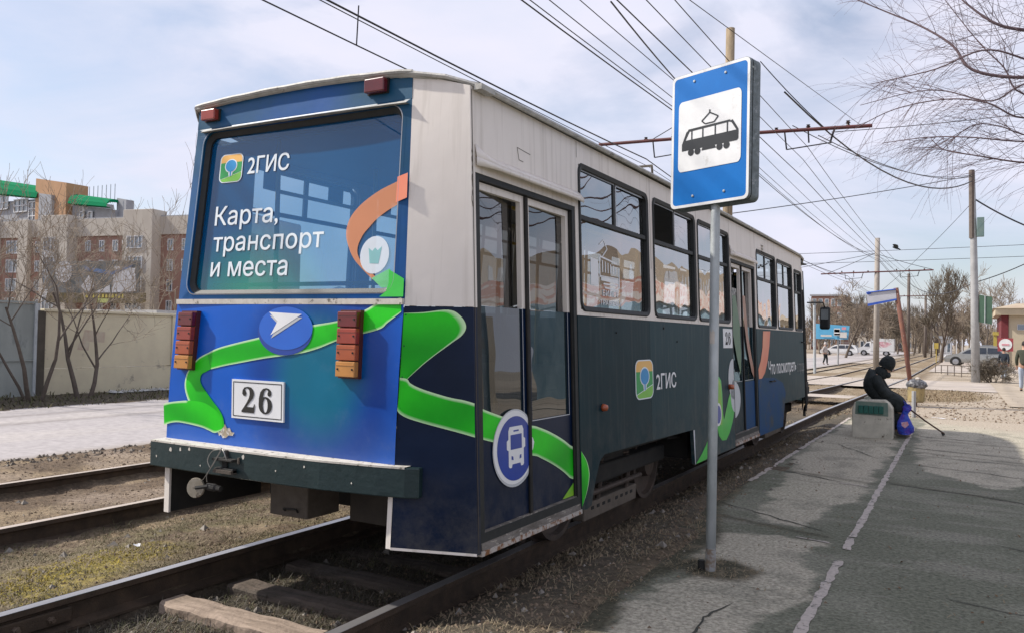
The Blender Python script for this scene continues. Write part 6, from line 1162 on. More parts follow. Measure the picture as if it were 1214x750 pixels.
# person builder: joints -> one continuous skin, clothing as children
M('skin_tone', (.45, .27, .19), (.4, .23, .16), rough=.6); M('cloth_black', (.008, .012, .012), (.02, .026, .027), scale=7, rough=.85, bump=1, bscale=9, bdist=.05); M('cloth_dark', (.015, .02, .024), (.022, .028, .03), scale=12, rough=.9, bump=.3, bscale=25)
M('hair_dark', (.02, .015, .012), rough=.8)
def hand(nodes, edges, wrist_i, w, d, side, sc_=1.0, curl=.5):
    """palm, four fingers and a thumb grown from the wrist along d"""
    d = Vector(d).normalized(); s = d.cross(Vector((0, 0, 1))); s = s.normalized() if s.length > .05 else Vector((1, 0, 0)); n_ = s.cross(d) * -1; w = Vector(w)
    nodes.append((w + d * .07 * sc_, (.034 * sc_, .016 * sc_))); pi = len(nodes) - 1; edges.append((wrist_i, pi))
    for k, (o, l) in enumerate(((-.026, .068), (-.009, .078), (.009, .072), (.025, .056))):
        a = w + d * .085 * sc_ + s * o * sc_; b = a + (d - n_ * 0 + Vector((0, 0, -curl * .4))).normalized() * l * .5 * sc_; c = b + (d + Vector((0, 0, -curl))).normalized() * l * .5 * sc_
        nodes += [(a, .009 * sc_), (b, .0085 * sc_), (c, .007 * sc_)]; i = len(nodes) - 3; edges += [(pi, i), (i, i + 1), (i + 1, i + 2)]
    a = w + d * .03 * sc_ + s * (-.034 * side) * sc_; b = a + (d * .6 - s * side * .6).normalized() * .045 * sc_; nodes += [(a, .011 * sc_), (b, .009 * sc_)]; i = len(nodes) - 2; edges += [(wrist_i, i), (i, i + 1)]
def head(parent, c, fwd, up, skin, hat=None, hair=None, k=1.0, hood=False):
    """face detail as parts of the figure: nose, ears, eyes, mouth, hair or hat"""
    c, f, u = Vector(c), Vector(fwd).normalized(), Vector(up).normalized(); s = f.cross(u).normalized(); u = s.cross(f)
    def P(a, b, d): return tuple(c + s * a * k + u * b * k + f * d * k)
    def blob(rx, ry, rz, cx=0, cy=0, cz=0, lo=-1.58, hi=1.58, n=14, m_=9):
        mb = MB()
        for i in range(m_):
            ph = lo + (hi - lo) * i / (m_ - 1)
            for j in range(n):
                t = 2 * math.pi * j / n; mb.v.append(P(cx + rx * math.cos(ph) * math.cos(t), cz + rz * math.sin(ph), cy + ry * math.cos(ph) * math.sin(t)))
        for i in range(m_ - 1):
            for j in range(n): j2 = (j + 1) % n; mb.f.append((i * n + j, i * n + j2, (i + 1) * n + j2, (i + 1) * n + j))
        return mb
    obj('nose', MB().add([P(-.014, -.03, .088), P(.014, -.03, .088), P(0, .02, .088), P(0, -.028, .115)], [(0, 1, 3), (1, 2, 3), (2, 0, 3)]), skin, parent)
    mb = MB(); 
    for sx in (-.03, .03): mb.add([P(sx - .012, 0.008, .094), P(sx + .012, 0.008, .094), P(sx + .012, .02, .094), P(sx - .012, .02, .094)], [(0, 1, 2, 3)])
    mb.add([P(-.022, -.062, .092), P(.022, -.062, .092), P(.022, -.054, .094), P(-.022, -.054, .094)], [(0, 1, 2, 3)]); obj('eyes_and_mouth', mb, MATS['hair_dark'], parent)
    if hair: obj('hair', blob(.088, .108, .12, 0, -.018, .03, -.35 if not hood else -1.2), hair, parent, smooth=True)
    if hat: obj('knitted_hat', blob(.096, .112, .135, 0, -.022, .022, -.45), hat, parent, smooth=True)
    for sx in (-1, 1): obj('ear', MB().add([P(sx * .078, -.02, 0), P(sx * .09, 0, -.012), P(sx * .08, .025, 0), P(sx * .078, 0, .014)], [(0, 1, 2), (0, 2, 3)]), skin, parent)
my = 14.05                                                 # the man sits facing +x, across the bench
def J(px, py, dy=0.0): p = at(px, py, my + dy); return Vector(p)
man = thing('person', 'person in a black coat and knitted hat sitting hunched on the concrete bench', 'person', (-1.2, my, 0))
hip, ch_t, nk, hd = J(1037, 468), J(1037, 450), J(1045, 443), J(1051.5, 436)
nodes = [(hip, .09), (J(1035, 458), .09), (ch_t, .09), (nk, .065), (hd, (.082, .095)), (hd + Vector((.02, 0, .07)), (.075, .085))]; edges = [(0, 1), (1, 2), (2, 3), (3, 4), (4, 5)]
for s_ in (-1, 1):
    sh_ = J(1038, 447) + Vector((0, .17 * s_, 0)); el = J(1050, 466) + Vector((0, .19 * s_, 0)); wr = J(1066, 474) + Vector((0, .07 * s_, 0)); i = len(nodes)
    nodes += [(sh_, .06), (el, .048), (wr, .028)]; edges += [(2, i), (i, i + 1), (i + 1, i + 2)]; hand(nodes, edges, i + 2, wr, (.9, -.15 * s_, -.55), s_, 1.0, .9)
    kn = J(1070, 476) + Vector((0, .11 * s_, 0)); an = Vector((J(1063, 508).x, my + .11 * s_, .09)); ft = an + Vector((.2, 0, -.055)); i = len(nodes)
    nodes += [(hip + Vector((.04, .07 * s_, -.01)), .07), (kn, .05), (an, .035), (ft, .03)]; edges += [(0, i), (i, i + 1), (i + 1, i + 2), (i + 2, i + 3)]
obj('body', skinmesh(nodes, edges), MATS['skin_tone'], man, smooth=True)
nodes = [(hip + Vector((-.02, 0, -.01)), (.2, .23)), (J(1034, 460), (.2, .21)), (J(1034.5, 451), (.18, .21)), (J(1039, 446), (.13, .18)), (nk, .085)]; edges = [(0, 1), (1, 2), (2, 3), (3, 4)]
for s_ in (-1, 1):
    sh_ = J(1039, 448) + Vector((0, .18 * s_, 0)); el = J(1050, 466) + Vector((0, .20 * s_, 0)); wr = J(1064.5, 473) + Vector((0, .075 * s_, 0)); i = len(nodes); nodes += [(sh_, .09), (el, .075), (wr, .052)]; edges += [(2, i), (i, i + 1), (i + 1, i + 2)]
    kn = J(1069, 477) + Vector((0, .11 * s_, 0)); i = len(nodes); nodes += [(hip + Vector((.1, .09 * s_, 0)), .14), (kn, .11), (J(1068, 489) + Vector((0, .1 * s_, 0)), .115)]; edges += [(0, i), (i, i + 1), (i + 1, i + 2)]
nodes += [(J(1062, 486), .12), (J(1063, 497), .12)]; edges += [(len(nodes) - 3, len(nodes) - 2), (len(nodes) - 2, len(nodes) - 1)]
obj('coat', skinmesh(nodes, edges, 2), MATS['cloth_black'], man, smooth=True)
for s_ in (-1, 1):
    an = Vector((J(1063, 508).x, my + .11 * s_, .1)); obj('trouser_leg', skinmesh([(J(1066, 486) + Vector((0, .1 * s_, 0)), .12), (J(1064, 500) + Vector((0, .1 * s_, 0)), .085), (an, .07)], [(0, 1), (1, 2)]), MATS['cloth_black'], man, smooth=True)
    obj('boot', skinmesh([(an + Vector((-.03, 0, -.02)), .058), (an + Vector((.06, 0, -.045)), .052), (an + Vector((.2, 0, -.055)), (.046, .04))], [(0, 1), (1, 2)]), M('boot_pale', (.3, .27, .22), (.2, .18, .15), rough=.8), man, smooth=True)
head(man, hd + Vector((.01, 0, .03)), (1, 0, -.55), (.5, 0, 1), MATS['skin_tone'], hat=MATS['cloth_black'], k=1.06)
obj('hood', skinmesh([(J(1041, 447), .13), (J(1046, 441), .115), (J(1050, 435) + Vector((-.04, 0, .02)), .11)], [(0, 1), (1, 2)], 2), MATS['cloth_black'], man, smooth=True)
obj('scarf', skinmesh([(nk + Vector((.06, -.07, 0)), .05), (nk + Vector((.11, 0, -.02)), .055), (nk + Vector((.06, .07, 0)), .05)], [(0, 1), (1, 2)]), MATS['cloth_dark'], man, smooth=True)
def Q(px, py, y=13.72): return Vector(at(px, py, y))
cb0 = at(1119, 515.5, 14.0); gr = Vector(CAMPOS) + ray(1119, 515.5) * ((.012 - CAMPOS.z) / ray(1119, 515.5).z)
cane = thing('walking_cane', 'dark wooden walking cane slanting from the seated man to the ground', 'cane', tuple(gr)); tp_ = Vector(at(1074, 481, 13.95))
obj('shaft', MB().tube([tuple(tp_), tuple(tp_.lerp(gr, .5) + Vector((0, 0, .004))), tuple(gr + Vector((0, 0, .03)))], .013, 8), M('cane_wood', (.1, .035, .02), (.07, .03, .02), rough=.5), cane, smooth=True)
obj('ferrule', MB().tube([tuple(gr + Vector((-.02, 0, .04))), tuple(gr)], .022, 8), MATS['black_rubber'], cane); obj('handle', MB().tube(spline([tp_ + Vector((.01, 0, -.01)), tp_ + Vector((-.05, 0, .03)), tp_ + Vector((-.1, .0, .02))]), .015, 8), MATS['cane_wood'], cane)
bag = thing('plastic_bag', 'shiny blue and violet plastic bag hanging by the seated man', 'bag', tuple(Q(1073, 515)))
def bagmat():
    return M('bag_film', (.01, .06, .5), (.07, .03, .4), scale=9, rough=.35, coat=.2, bump=1, bscale=26, bdist=.03, dirt=(.45, .14, .3), dscale=12, dthr=.64, lo=.46, hi=.62)
bagmat(); mb = MB(); rr = random.Random(4); secs = [(514.5, 1072.5, 5.5), (511, 1072.5, 8.5), (505, 1072.3, 9), (499, 1072, 7.6), (494, 1072.2, 5), (489.5, 1073, 3.6), (486, 1075, 4.6), (482, 1076, 5.2), (478.5, 1075.5, 2.6)]
for (py, px, r) in secs:
    c = Q(px, py, 13.84); r_ = r / 79 * .98
    for k in range(16): t = 2 * math.pi * k / 16; j = 1 + .16 * math.sin(3 * t + py) + rr.uniform(-.09, .09); mb.v.append((c.x + r_ * j * math.cos(t), c.y + r_ * .62 * j * math.sin(t), c.z))
for i in range(len(secs) - 1): mb.f += [(i * 16 + k, i * 16 + (k + 1) % 16, (i + 1) * 16 + (k + 1) % 16, (i + 1) * 16 + k) for k in range(16)]
mb.f += [tuple(range(16)), tuple(range(len(mb.v) - 1, len(mb.v) - 17, -1))]
obj('bag_body', mb, MATS['bag_film'], bag, smooth=True); obj('bag_print', MB().flat([Q(1068.5, 500, 13.72), Q(1076, 499, 13.72), Q(1077.5, 503, 13.73), Q(1073, 507, 13.72), Q(1069, 504, 13.72)]), M('bag_red', (.65, .18, .2), (.6, .5, .6), scale=25, rough=.4), bag); obj('bag_handle', MB().tube([Q(1073.5, 480, 13.84), Q(1071, 474.5, 13.9), Q(1076, 479, 13.84)], .01, 5), MATS['bag_film'], bag)
# ================================================================ litter bin and marker post
tb = thing('litter_bin', 'yellowish metal litter bin stuffed with a grey bag, behind the bench', 'bin', (-1.09, 22, -.04))
obj('bin_body', MB().lathe((-1.09, 22, .04), (0, 0, 1), [(.15, 0), (.185, .02), (.19, .2), (.2, .42), (.19, .42), (.17, .05)], 16), M('bin_yellow', (.4, .3, .13), (.25, .2, .1), scale=5, rough=.7, dirt=(.08, .06, .04), dscale=8, dthr=.55), tb, smooth=False); obj('bin_leg', MB().tube([(-1.09, 22, -.06), (-1.09, 22, .06)], .03, 6), MATS['rust_post'], tb)
mb = MB(); rr = random.Random(8)
for i, (r, z) in enumerate(((.2, .34), (.235, .40), (.22, .47), (.15, .53), (.04, .56))):
    for k in range(18): t = 2 * math.pi * k / 18; j = 1 + rr.uniform(-.1, .1); mb.v.append((-1.09 + r * j * math.cos(t), 22 + r * j * math.sin(t), z + .04 + rr.uniform(-.015, .015)))
for i in range(4): mb.f += [(i * 18 + k, i * 18 + (k + 1) % 18, (i + 1) * 18 + (k + 1) % 18, (i + 1) * 18 + k) for k in range(18)]
mb.f.append(tuple(range(72, 90))); obj('bin_bag', mb, M('bag_grey', (.07, .07, .075), (.3, .3, .31), scale=14, rough=.4, lo=.5, hi=.62), tb, smooth=True); obj('waste_paper', MB().lathe((-1.05, 21.95, .58), (0, 0, 1), [(.06, 0), (.07, .03), (.03, .06)], 6), MATS['pale_bits'], tb)
mp_ = obj('marker_post', MB().tube([(-.94, 18.2, -.1), (-.94, 18.2, .5)], .04, 8), MATS['post_grey'], org=(-.94, 18.2, 0)); tag(mp_, 'short grey white post in front of the litter bin', 'post')
# small litter
for i, (x, y, s, lab) in enumerate([(-.52, 18.3, .14, 'larger white scrap of paper lying right of the marker post'), (-.25, 18.5, .07, 'small white scrap right of the larger one'), (-4.99, 3.71, .03, 'small white scrap on the ground left of the near rail')]):
    rr = random.Random(i); z = float(gh(x, y)) + .012; o = obj('paper_scrap', MB().flat([(x + s * math.cos(a) * rr.uniform(.6, 1.2), y + s * .7 * math.sin(a) * rr.uniform(.6, 1.2), z + rr.uniform(0, .02) + (.02 if s > .1 else 0)) for a in np.linspace(0, 6.28, 8)[:-1]]), MATS['white_print'], org=(x, y, z)); tag(o, lab, 'paper')
# ================================================================ left side: gate, wall, verge
M('wall_render', (.68, .61, .43), (.6, .53, .38), scale=2, rough=.9, bump=.35, bscale=30, stretch=(1, 1, 1), dirt=(.33, .29, .23), dscale=2.5, dthr=.6); M('gate_metal', (.34, .36, .33), (.26, .28, .26), scale=2.5, rough=.6, bump=.2, dirt=(.2, .22, .21), dscale=3, dthr=.58, stretch=(1, 1, .4)); M('white_roof', (.6, .58, .55), rough=.6)
WX = -16.0
wl_ = thing('concrete_wall', 'beige rendered concrete wall along the far side of the road', 'wall', (WX, 11, 0), None)
def wz(y): return .05
for (a, b, z0, z1, lab) in ((9.66, 12.62, .58, 1.70, 'upper wall slab'), (9.66, 12.62, -.3, .565, 'lower wall slab')):
    obj('wall_slab', MB().box(WX - .18, WX + (.0 if z0 > 0 else .012), a, b, z0, z1), MATS['wall_render'], wl_, bevel=.008, label=lab)
obj('coping', MB().box(WX - .24, WX + .05, 9.62, 12.70, 1.702, 1.76), MATS['wall_render'], wl_, bevel=.01); obj('wall_pier', MB().box(WX - .2, WX + .03, 12.625, 12.74, -.3, 1.70), MATS['wall_render'], wl_); obj('wall_pier', MB().box(WX - .2, WX + .04, 9.50, 9.655, -.3, 1.72), M('pier_dark', (.1, .085, .065), (.07, .06, .045), rough=.9), wl_)
obj('old_poster', MB().flat([(WX + .004, 10.45, 1.12), (WX + .004, 10.95, 1.1), (WX + .004, 10.97, 1.32), (WX + .004, 10.5, 1.36)]).flat([(WX + .004, 10.35, .95), (WX + .004, 10.6, .93), (WX + .004, 10.62, 1.1), (WX + .004, 10.4, 1.12)]), M('poster_faded', (.5, .38, .29), (.56, .5, .38), scale=8, rough=.9), wl_, label='faded reddish poster remains')
gt = thing('metal_gate', 'grey green sheet metal gate left of the beige wall', 'gate', (WX, 8, 0))
ys_ = [3.2, 4.3, 5.4, 6.5, 7.55, 8.62, 9.49]
for a, b in zip(ys_, ys_[1:]):
    for z0, z1 in ((-.2, .74), (.76, 1.84)): obj('gate_sheet', MB().box(WX - .06, WX - .0, a + .015, b - .015, z0, z1), MATS['gate_metal'], gt, bevel=.01)
    obj('gate_stile', MB().box(WX - .02, WX + .035, b - .05, b + .05, -.2, 1.86), MATS['galv'], gt)
obj('gate_rail', MB().box(WX - .04, WX + .03, 3.2, 9.49, .735, .765).box(WX - .04, WX + .03, 3.2, 9.49, 1.85, 1.89), MATS['gate_metal'], gt)
rs_ = obj('low_shed', MB().box(-24, -19, 14.5, 30, 0, 1.9), MATS['white_roof'], org=(-21, 20, 0)); tag(rs_, 'low white edged shed roof just above the beige wall', 'shed')
mb = MB(); rr = random.Random(11)
for k in range(90):
    x = -15.75 + rr.uniform(-.1, .22); y = rr.uniform(10.9, 12.3); r = rr.uniform(.03, .085); o_ = len(mb.v); base = [(0, 0, r * .7), (r, 0, 0), (0, r, 0), (-r, 0, 0), (0, -r, 0)]
    mb.v += [(x + p[0] * rr.uniform(.7, 1.3), y + p[1] * rr.uniform(.7, 1.3), .06 + p[2] * rr.uniform(.6, 1.2)) for p in base]; mb.f += [(o_, o_ + 1, o_ + 2), (o_, o_ + 2, o_ + 3), (o_, o_ + 3, o_ + 4), (o_, o_ + 4, o_ + 1)]
o = obj('rubble', mb, M('old_snow', (.5, .5, .48), (.24, .23, .2), scale=8, rough=.9, lo=.45, hi=.6), kind='stuff'); tag(o, 'strip of dirty old snow and rubble at the foot of the beige wall', 'snow')
# ================================================================ bare trees
M('bark', (.13, .105, .085), (.09, .07, .055), scale=9, rough=.95); M('bark_pale', (.3, .24, .18), (.2, .16, .12), scale=9, rough=.95); M('bark_purple', (.1, .065, .075), (.13, .09, .095), scale=9, rough=.9); M('twig_far', (.2, .16, .12), (.26, .21, .16), scale=3, rough=.95); M('twig_grey', (.13, .11, .085), (.18, .15, .11), scale=3, rough=.95)
def grow(mb, tw, p, d, L_, r, lv, rnd, up=.12, spread=.6, kidsn=4, minr=.004, wig=.16, tn=3):
    n = 5; pts = [Vector(p)]; dd = Vector(d).normalized(); rs_ = [r]
    for k in range(n):
        dd = (dd + Vector((rnd.uniform(-1, 1), rnd.uniform(-1, 1), rnd.uniform(-1, 1))) * wig + Vector((0, 0, up))).normalized(); pts.append(pts[-1] + dd * L_ / n); rs_.append(max(minr * .7, r * (1 - .62 * (k + 1) / n)))
    (mb if lv >= 3 else tw).tube(pts, rs_, 7 if lv >= 4 else (5 if lv == 3 else tn), cap=False)
    if lv <= 0: return
    for k in range(kidsn if lv > 1 else kidsn + 1):
        t = rnd.uniform(.25, 1); i = min(n - 1, int(t * n)); q = pts[i].lerp(pts[i + 1], t * n - i); base = (pts[i + 1] - pts[i]).normalized()
        ax = base.orthogonal().normalized(); ax.rotate(Matrix.Rotation(rnd.uniform(0, 6.28), 3, base)); nd = (base * (1 - spread * .5) + ax * spread * rnd.uniform(.7, 1.25)).normalized()
        grow(mb, tw, q, nd, L_ * rnd.uniform(.5, .74), max(minr, rs_[i] * rnd.uniform(.45, .62)), lv - 1, rnd, up, spread, kidsn, minr, wig, tn)
def tree(name, lab, loc, h, r, seed, mat, mtw, stems=1, lv=4, up=.12, spread=.65, kidsn=4, minr=.012, lean=0.0, group=None, cat='tree', wig=.16):
    rnd = random.Random(seed); mb, tw = MB(), MB(); t = thing(name, lab, cat, loc, group); x, y, z = loc
    if stems == 1: grow(mb, tw, (x, y, z - .2), (lean, 0, 1), h * .55, r, lv, rnd, up, spread, kidsn, minr, wig)
    else:
        for k in range(stems): a = rnd.uniform(0, 6.28); grow(mb, tw, (x + .1 * math.cos(a), y + .1 * math.sin(a), z - .1), (math.cos(a) * spread * .7, math.sin(a) * spread * .7, 1), h * rnd.uniform(.42, .6), r * rnd.uniform(.6, 1), lv, rnd, up, spread, kidsn, minr, wig)
    if not mb.v: mb, tw = tw, MB()
    obj('trunk', mb, mat, t, smooth=True)
    if tw.v: obj('crown', tw, mtw, t)
    return t
# shrubby tree before the wall and the thicket behind it
tree('bare_shrub_tree', 'bare many stemmed young tree in front of the gate and wall', (-15.0, 8.9, .03), 4.2, .05, 21, MATS['bark'], MATS['bark_pale'], stems=3, lv=4, up=.03, spread=.5, kidsn=3, minr=.005)
tree('bare_shrub_tree', 'bare forked young tree close against the beige wall', (-15.1, 9.95, .03), 4.0, .055, 5, MATS['bark'], MATS['bark_pale'], stems=2, lv=4, up=.03, spread=.6, kidsn=3, minr=.005)
for i, (x, y, h, s, lab) in enumerate([(-21, 8.5, 5.2, 31, 'bare thicket tree behind the gate at the far left'), (-21, 11.5, 5.0, 32, 'bare thicket tree behind the wall, left of the banner'), (-22, 14.6, 5.3, 33, 'bare thicket tree in front of the banner'), (-21, 16.2, 5.2, 34, 'bare thicket tree right of the banner, next to the tram'), (-23, 13.0, 5, 36, 'bare thicket tree under the banner')]):
    tree('bare_tree', lab, (x, y, 0), h, .05, s, MATS['bark_pale'], MATS['bark_pale'], stems=3, lv=4, up=.05, spread=.5, kidsn=3, minr=.006, group='bare trees behind the wall')
# the overhanging tree on the right: its trunk stands outside the frame
t = thing('bare_tree', 'bare purple brown branches of a tree hanging in from the upper right', 'tree', (6.2, 15, 0)); mb, tw = MB(), MB(); rnd = random.Random(12)
mb.tube([(6.2, 15, -.2), (6.1, 15, 2), (5.9, 15, 4.2), (5.7, 14.9, 6.5), (5.8, 15, 9)], [.28, .24, .2, .13, .06], 9, cap=False)
limbs = [([(1400, 90), (1300, 80), (1214, 92), (1153, 83), (1130, 55), (1095, 33), (1050, 14), (1016, 0)], 14.5, .033), ([(1400, 60), (1300, 45), (1214, 36), (1180, 28), (1150, 8), (1130, -10)], 14, .036), ([(1400, 110), (1290, 85), (1214, 100), (1175, 120), (1120, 108), (1080, 110), (1020, 125)], 15.5, .016),
         ([(1400, 130), (1280, 120), (1214, 140), (1170, 122), (1120, 118), (1060, 130), (1015, 152)], 15, .016), ([(1400, 160), (1290, 165), (1214, 168), (1150, 163), (1100, 163), (1046, 170)], 14.5, .014), ([(1400, 200), (1290, 195), (1214, 193), (1160, 185), (1120, 178), (1104, 165)], 15.5, .018), ([(1400, 20), (1280, 0), (1214, -8), (1140, -20), (1060, -30)], 15, .03),
         ([(1400, 150), (1310, 120), (1214, 112), (1190, 80), (1160, 50), (1120, 0)], 15.8, .018), ([(1400, 100), (1300, 105), (1214, 70), (1165, 60), (1110, 82), (1055, 95), (1032, 100)], 13.6, .015), ([(1400, 170), (1300, 180), (1214, 160), (1185, 150), (1150, 150), (1110, 185)], 16.2, .013)]
for P_, Yd, r in limbs:
    r *= .62
    pts = spline([at(px, py, Yd + .3 * math.sin(px * .02)) for px, py in P_], 5); pts.insert(0, Vector((5.8, 15, pts[0].z + .3))); n = len(pts)
    mb.tube(pts, [r * (1.6 - 1.45 * k / n) + .004 for k in range(n)], 6, cap=False)
    for k in range(24):
        i = rnd.randrange(n // 4, n - 1); b = (pts[i + 1] - pts[i]).normalized(); ax = b.orthogonal(); ax.rotate(Matrix.Rotation(rnd.uniform(0, 6.28), 3, b)); nd = (b * .75 + ax.normalized() * rnd.uniform(.35, .8) + Vector((0, 0, rnd.uniform(-.25, .2)))).normalized()
        grow(MB(), tw, pts[i], nd, rnd.uniform(.5, 1.3), .005, 1, rnd, -.04, .5, 3, .0022, .13)
obj('limb', mb, MATS['bark_purple'], t, smooth=True); obj('twigs', tw, MATS['bark_purple'], t)
# trees in the distance
def ptree(lab, px, py, Y, hpx, seed, mat='bark', mtw='twig_far', **k):
    b = at(px, py, Y); top = at(px, py - hpx, Y); return tree('bare_tree', lab, (b.x, Y, -.3), top.z + .3, k.pop('r', .15), seed, MATS[mat], MATS[mtw], group='bare trees in the distance', **k)
ptree('wide bare tree with a leaning dark trunk behind the blue billboard', 1002, 418, 95, 80, 51, lean=.35, kidsn=5, minr=.024, spread=.8, up=.07)
T0 = ptree('bushy bare tree at the end of the tracks, densest of all', 1115, 423, 88, 96, 52, mtw='twig_grey', kidsn=6, minr=.024, spread=.5, up=.16, lv=4, r=.17)
ptree('bare tree behind the lamp post', 1168, 415, 110, 85, 53, kidsn=5, minr=.024, spread=.7, mtw='twig_far'); ptree('bare tree behind the yellow building', 1196, 412, 120, 82, 54, kidsn=4, minr=.024, spread=.75)
S0 = ptree('bare tree left of the second pole', 1030, 419, 125, 66, 55, kidsn=5, minr=.026, spread=.6)
for i, (px, Y, s, lab) in enumerate([(1048, 130, .95, 'bare tree right of the second pole'), (1064, 140, .85, 'bare tree behind the leaning post'), (1083, 135, .8, 'bare tree left of the fourth pole'), (1095, 150, .9, 'bare tree between the fourth and fifth poles'), (1140, 120, .9, 'bare tree between the bushy tree and the lamp post'), (1014, 135, 1.05, 'bare tree right of the blue billboard'), (985, 125, .9, 'bare tree left of the blue billboard'), (972, 120, .85, 'bare tree beside the tram nose'), (1128, 132, .8, 'small bare tree right of the bushy tree'), (1056, 165, 1.1, 'faraway bare tree above the white van'), (1212, 135, .95, 'bare tree at the right edge behind the yellow building'), (1154, 150, 1.0, 'bare tree behind the silver car')]):
    b = at(px, 418, Y); dup(S0 if i % 2 == 0 else T0, (b.x, Y, -.3), lab, rot=(0, 0, i * 1.7), scale=(s, s, s), group='bare trees in the distance')
# the far wood that closes the view between the trunks: reads as one mass
mbw = MB(); rnd = random.Random(77)
for i in range(150):
    x = rnd.uniform(-52, 12) ; Yw = rnd.uniform(165, 200); h = rnd.uniform(5.5, 8.5)
    for k in range(9):
        a = rnd.uniform(0, 6.28); l = h * rnd.uniform(.3, .55); b0 = Vector((x + rnd.uniform(-.4, .4), Yw, -.3 + h * rnd.uniform(.1, .5))); tip = b0 + Vector((math.cos(a) * l * .5, math.sin(a) * l * .4, l)); mbw.tube([b0, b0.lerp(tip, .5) + Vector((rnd.uniform(-.2, .2), 0, 0)), tip], [.09, .06, .03], 3, cap=False)
        for q in range(4): c_ = b0.lerp(tip, rnd.uniform(.3, .95)); mbw.tube([c_, c_ + Vector((rnd.uniform(-1, 1), rnd.uniform(-.6, .6), rnd.uniform(.2, 1.1)))], [.04, .025], 3, cap=False)
    mbw.tube([(x, Yw, -.5), (x, Yw, h * .6)], [.14, .08], 4, cap=False)
tag(obj('far_wood', mbw, MATS['twig_far'], kind='stuff'), 'distant bare wood closing the view behind the poles and the long block', 'wood')
# shrub round the lamp post
tree('bare_shrub', 'low dry shrub growing at the foot of the grey lamp post', (1.0, 44.5, -.3), 1.6, .03, 61, MATS['bark'], MATS['twig_grey'], stems=9, lv=3, up=.02, spread=1.0, kidsn=6, minr=.008, cat='shrub')
# ================================================================ buildings at the left
M('brick_red', (.33, .19, .145), (.29, .165, .125), scale=6, rough=.9); M('facade_concrete', (.55, .5, .43), (.45, .4, .34), scale=.4, rough=.9, dirt=(.2, .17, .14), dscale=.5, dthr=.62, stretch=(1, 1, .3)); M('win_white', (.65, .66, .68), (.55, .56, .58), rough=.5); M('roof_green', (.0, .2, .08), (.0, .16, .065), rough=.9, spec=.1); M('ochre', (.46, .27, .15), (.4, .24, .13), scale=.5, rough=.9); M('wall_grey', (.36, .37, .39), (.3, .31, .33), scale=.6, rough=.9)  # brick colour is lightened and desaturated to stand in for distance haze
glassmat('far_glass', (.2, .25, .3), film=(.1, .14, .18), filmw=.7, boost=.12)
A0 = Vector((-125.7, 68.6, 0)); AU = Vector((32.54, 5.87, 0)).normalized(); AN = Vector((AU.y, -AU.x, 0))
def fac(u, z, o=0.0): p = A0 + AU * u + AN * o; return (p.x, p.y, z)
def fbox(mb, u0, u1, z0, z1, o0, o1): return mb.hexa([fac(u0, z0, o1), fac(u1, z0, o1), fac(u1, z0, o0), fac(u0, z0, o0), fac(u0, z1, o1), fac(u1, z1, o1), fac(u1, z1, o0), fac(u0, z1, o0)])
ab = thing('apartment_block', 'long brick and concrete apartment block behind the wall at the left', 'building', tuple(A0 + AU * 15))
obj('brick_wall', fbox(MB(), -30, 44, 0, 14.0, -12, 0), MATS['brick_red'], ab); obj('parapet', fbox(MB(), -30, 44, 14.0, 16.45, -12, .25), MATS['facade_concrete'], ab); obj('roof', fbox(MB(), -29.9, 43.9, 16.45, 16.6, -11.9, .1), MATS['wall_grey'], ab)
for u in (-22, -10.5, 2.2): pass
for (u0, u1, z1, o) in ((-25, -19, 16.9, 1.5), (-12.6, -10.8, 16.6, .8), (-4.2, 0.4, 16.9, .6), (4.5, 6.4, 16.55, .7), (10.0, 15.0, 16.9, 1.7), (24.8, 29.8, 17.3, 1.7), (38.5, 43, 17.1, 1.7)): obj('stair_tower', fbox(MB(), u0, u1, 0, z1, -1, o), MATS['facade_concrete'], ab, bevel=.05)
def fwin(u, z, w_, h, o, dv=2):
    f = obj('window', fbox(fbox(fbox(fbox(MB(), u, u + w_, z, z + .12, o, o + .12), u, u + w_, z + h - .12, z + h, o, o + .12), u, u + .12, z + .12, z + h - .12, o, o + .12), u + w_ - .12, u + w_, z + .12, z + h - .12, o, o + .12), MATS['win_white'], ab)
    obj('pane', MB().flat([fac(u + .1, z + .1, o + .04), fac(u + w_ - .1, z + .1, o + .04), fac(u + w_ - .1, z + h - .1, o + .04), fac(u + .1, z + h - .1, o + .04)]), MATS['far_glass'], f)
    m_ = MB(); [fbox(m_, u + w_ * k / dv - .05, u + w_ * k / dv + .05, z + .12, z + h - .12, o + .05, o + .11) for k in range(1, dv)]; obj('mullion', m_, MATS['win_white'], f)
for fl in range(5):
    z = 11.6 - fl * 2.78
    fwin(10.7, z + .2, 2.1, 2.0, 1.7, 3); obj('balcony_panel', fbox(MB(), 10.6, 12.9, z - .7, z + .12, 1.7, 1.9), MATS['wall_grey' if fl % 2 else 'win_white'], ab)
    fwin(25.6, z + .4, 2.7, 1.7, 1.7, 4); fwin(-3.6, z + .2, 2.9, 1.8, .6, 4); fwin(1.6, z + .1, 2.7, 1.9, 0, 4)
    for u in (7.2, 16.6, 19.1, 21.5, 23.2, 31.0, 33.4, 35.8, -6.5, -9, -15, -17.5): fwin(u, z + .2, .95, 1.6, 0, 2)
bn_ = thing('banner_board', 'wide dark advertising board with a pale round figure in front of the apartment block', 'billboard', tuple(A0 + AU * 24 + AN * 5))
def mk(k): return M(*k)
A_, B_ = 15.4, 31.0
obj('board', fbox(MB(), A_, B_, 4.9, 10.0, 4.8, 5.0), M('banner_dark', (.07, .075, .075), (.16, .16, .16), scale=.7, rough=.7, lo=.4, hi=.6), bn_)
obj('banner_strip', fbox(MB(), A_, B_ + 1.2, 4.4, 5.75, 5.0, 5.1), M('banner_brown', (.06, .05, .03), (.14, .1, .03), scale=2, rough=.7), bn_)
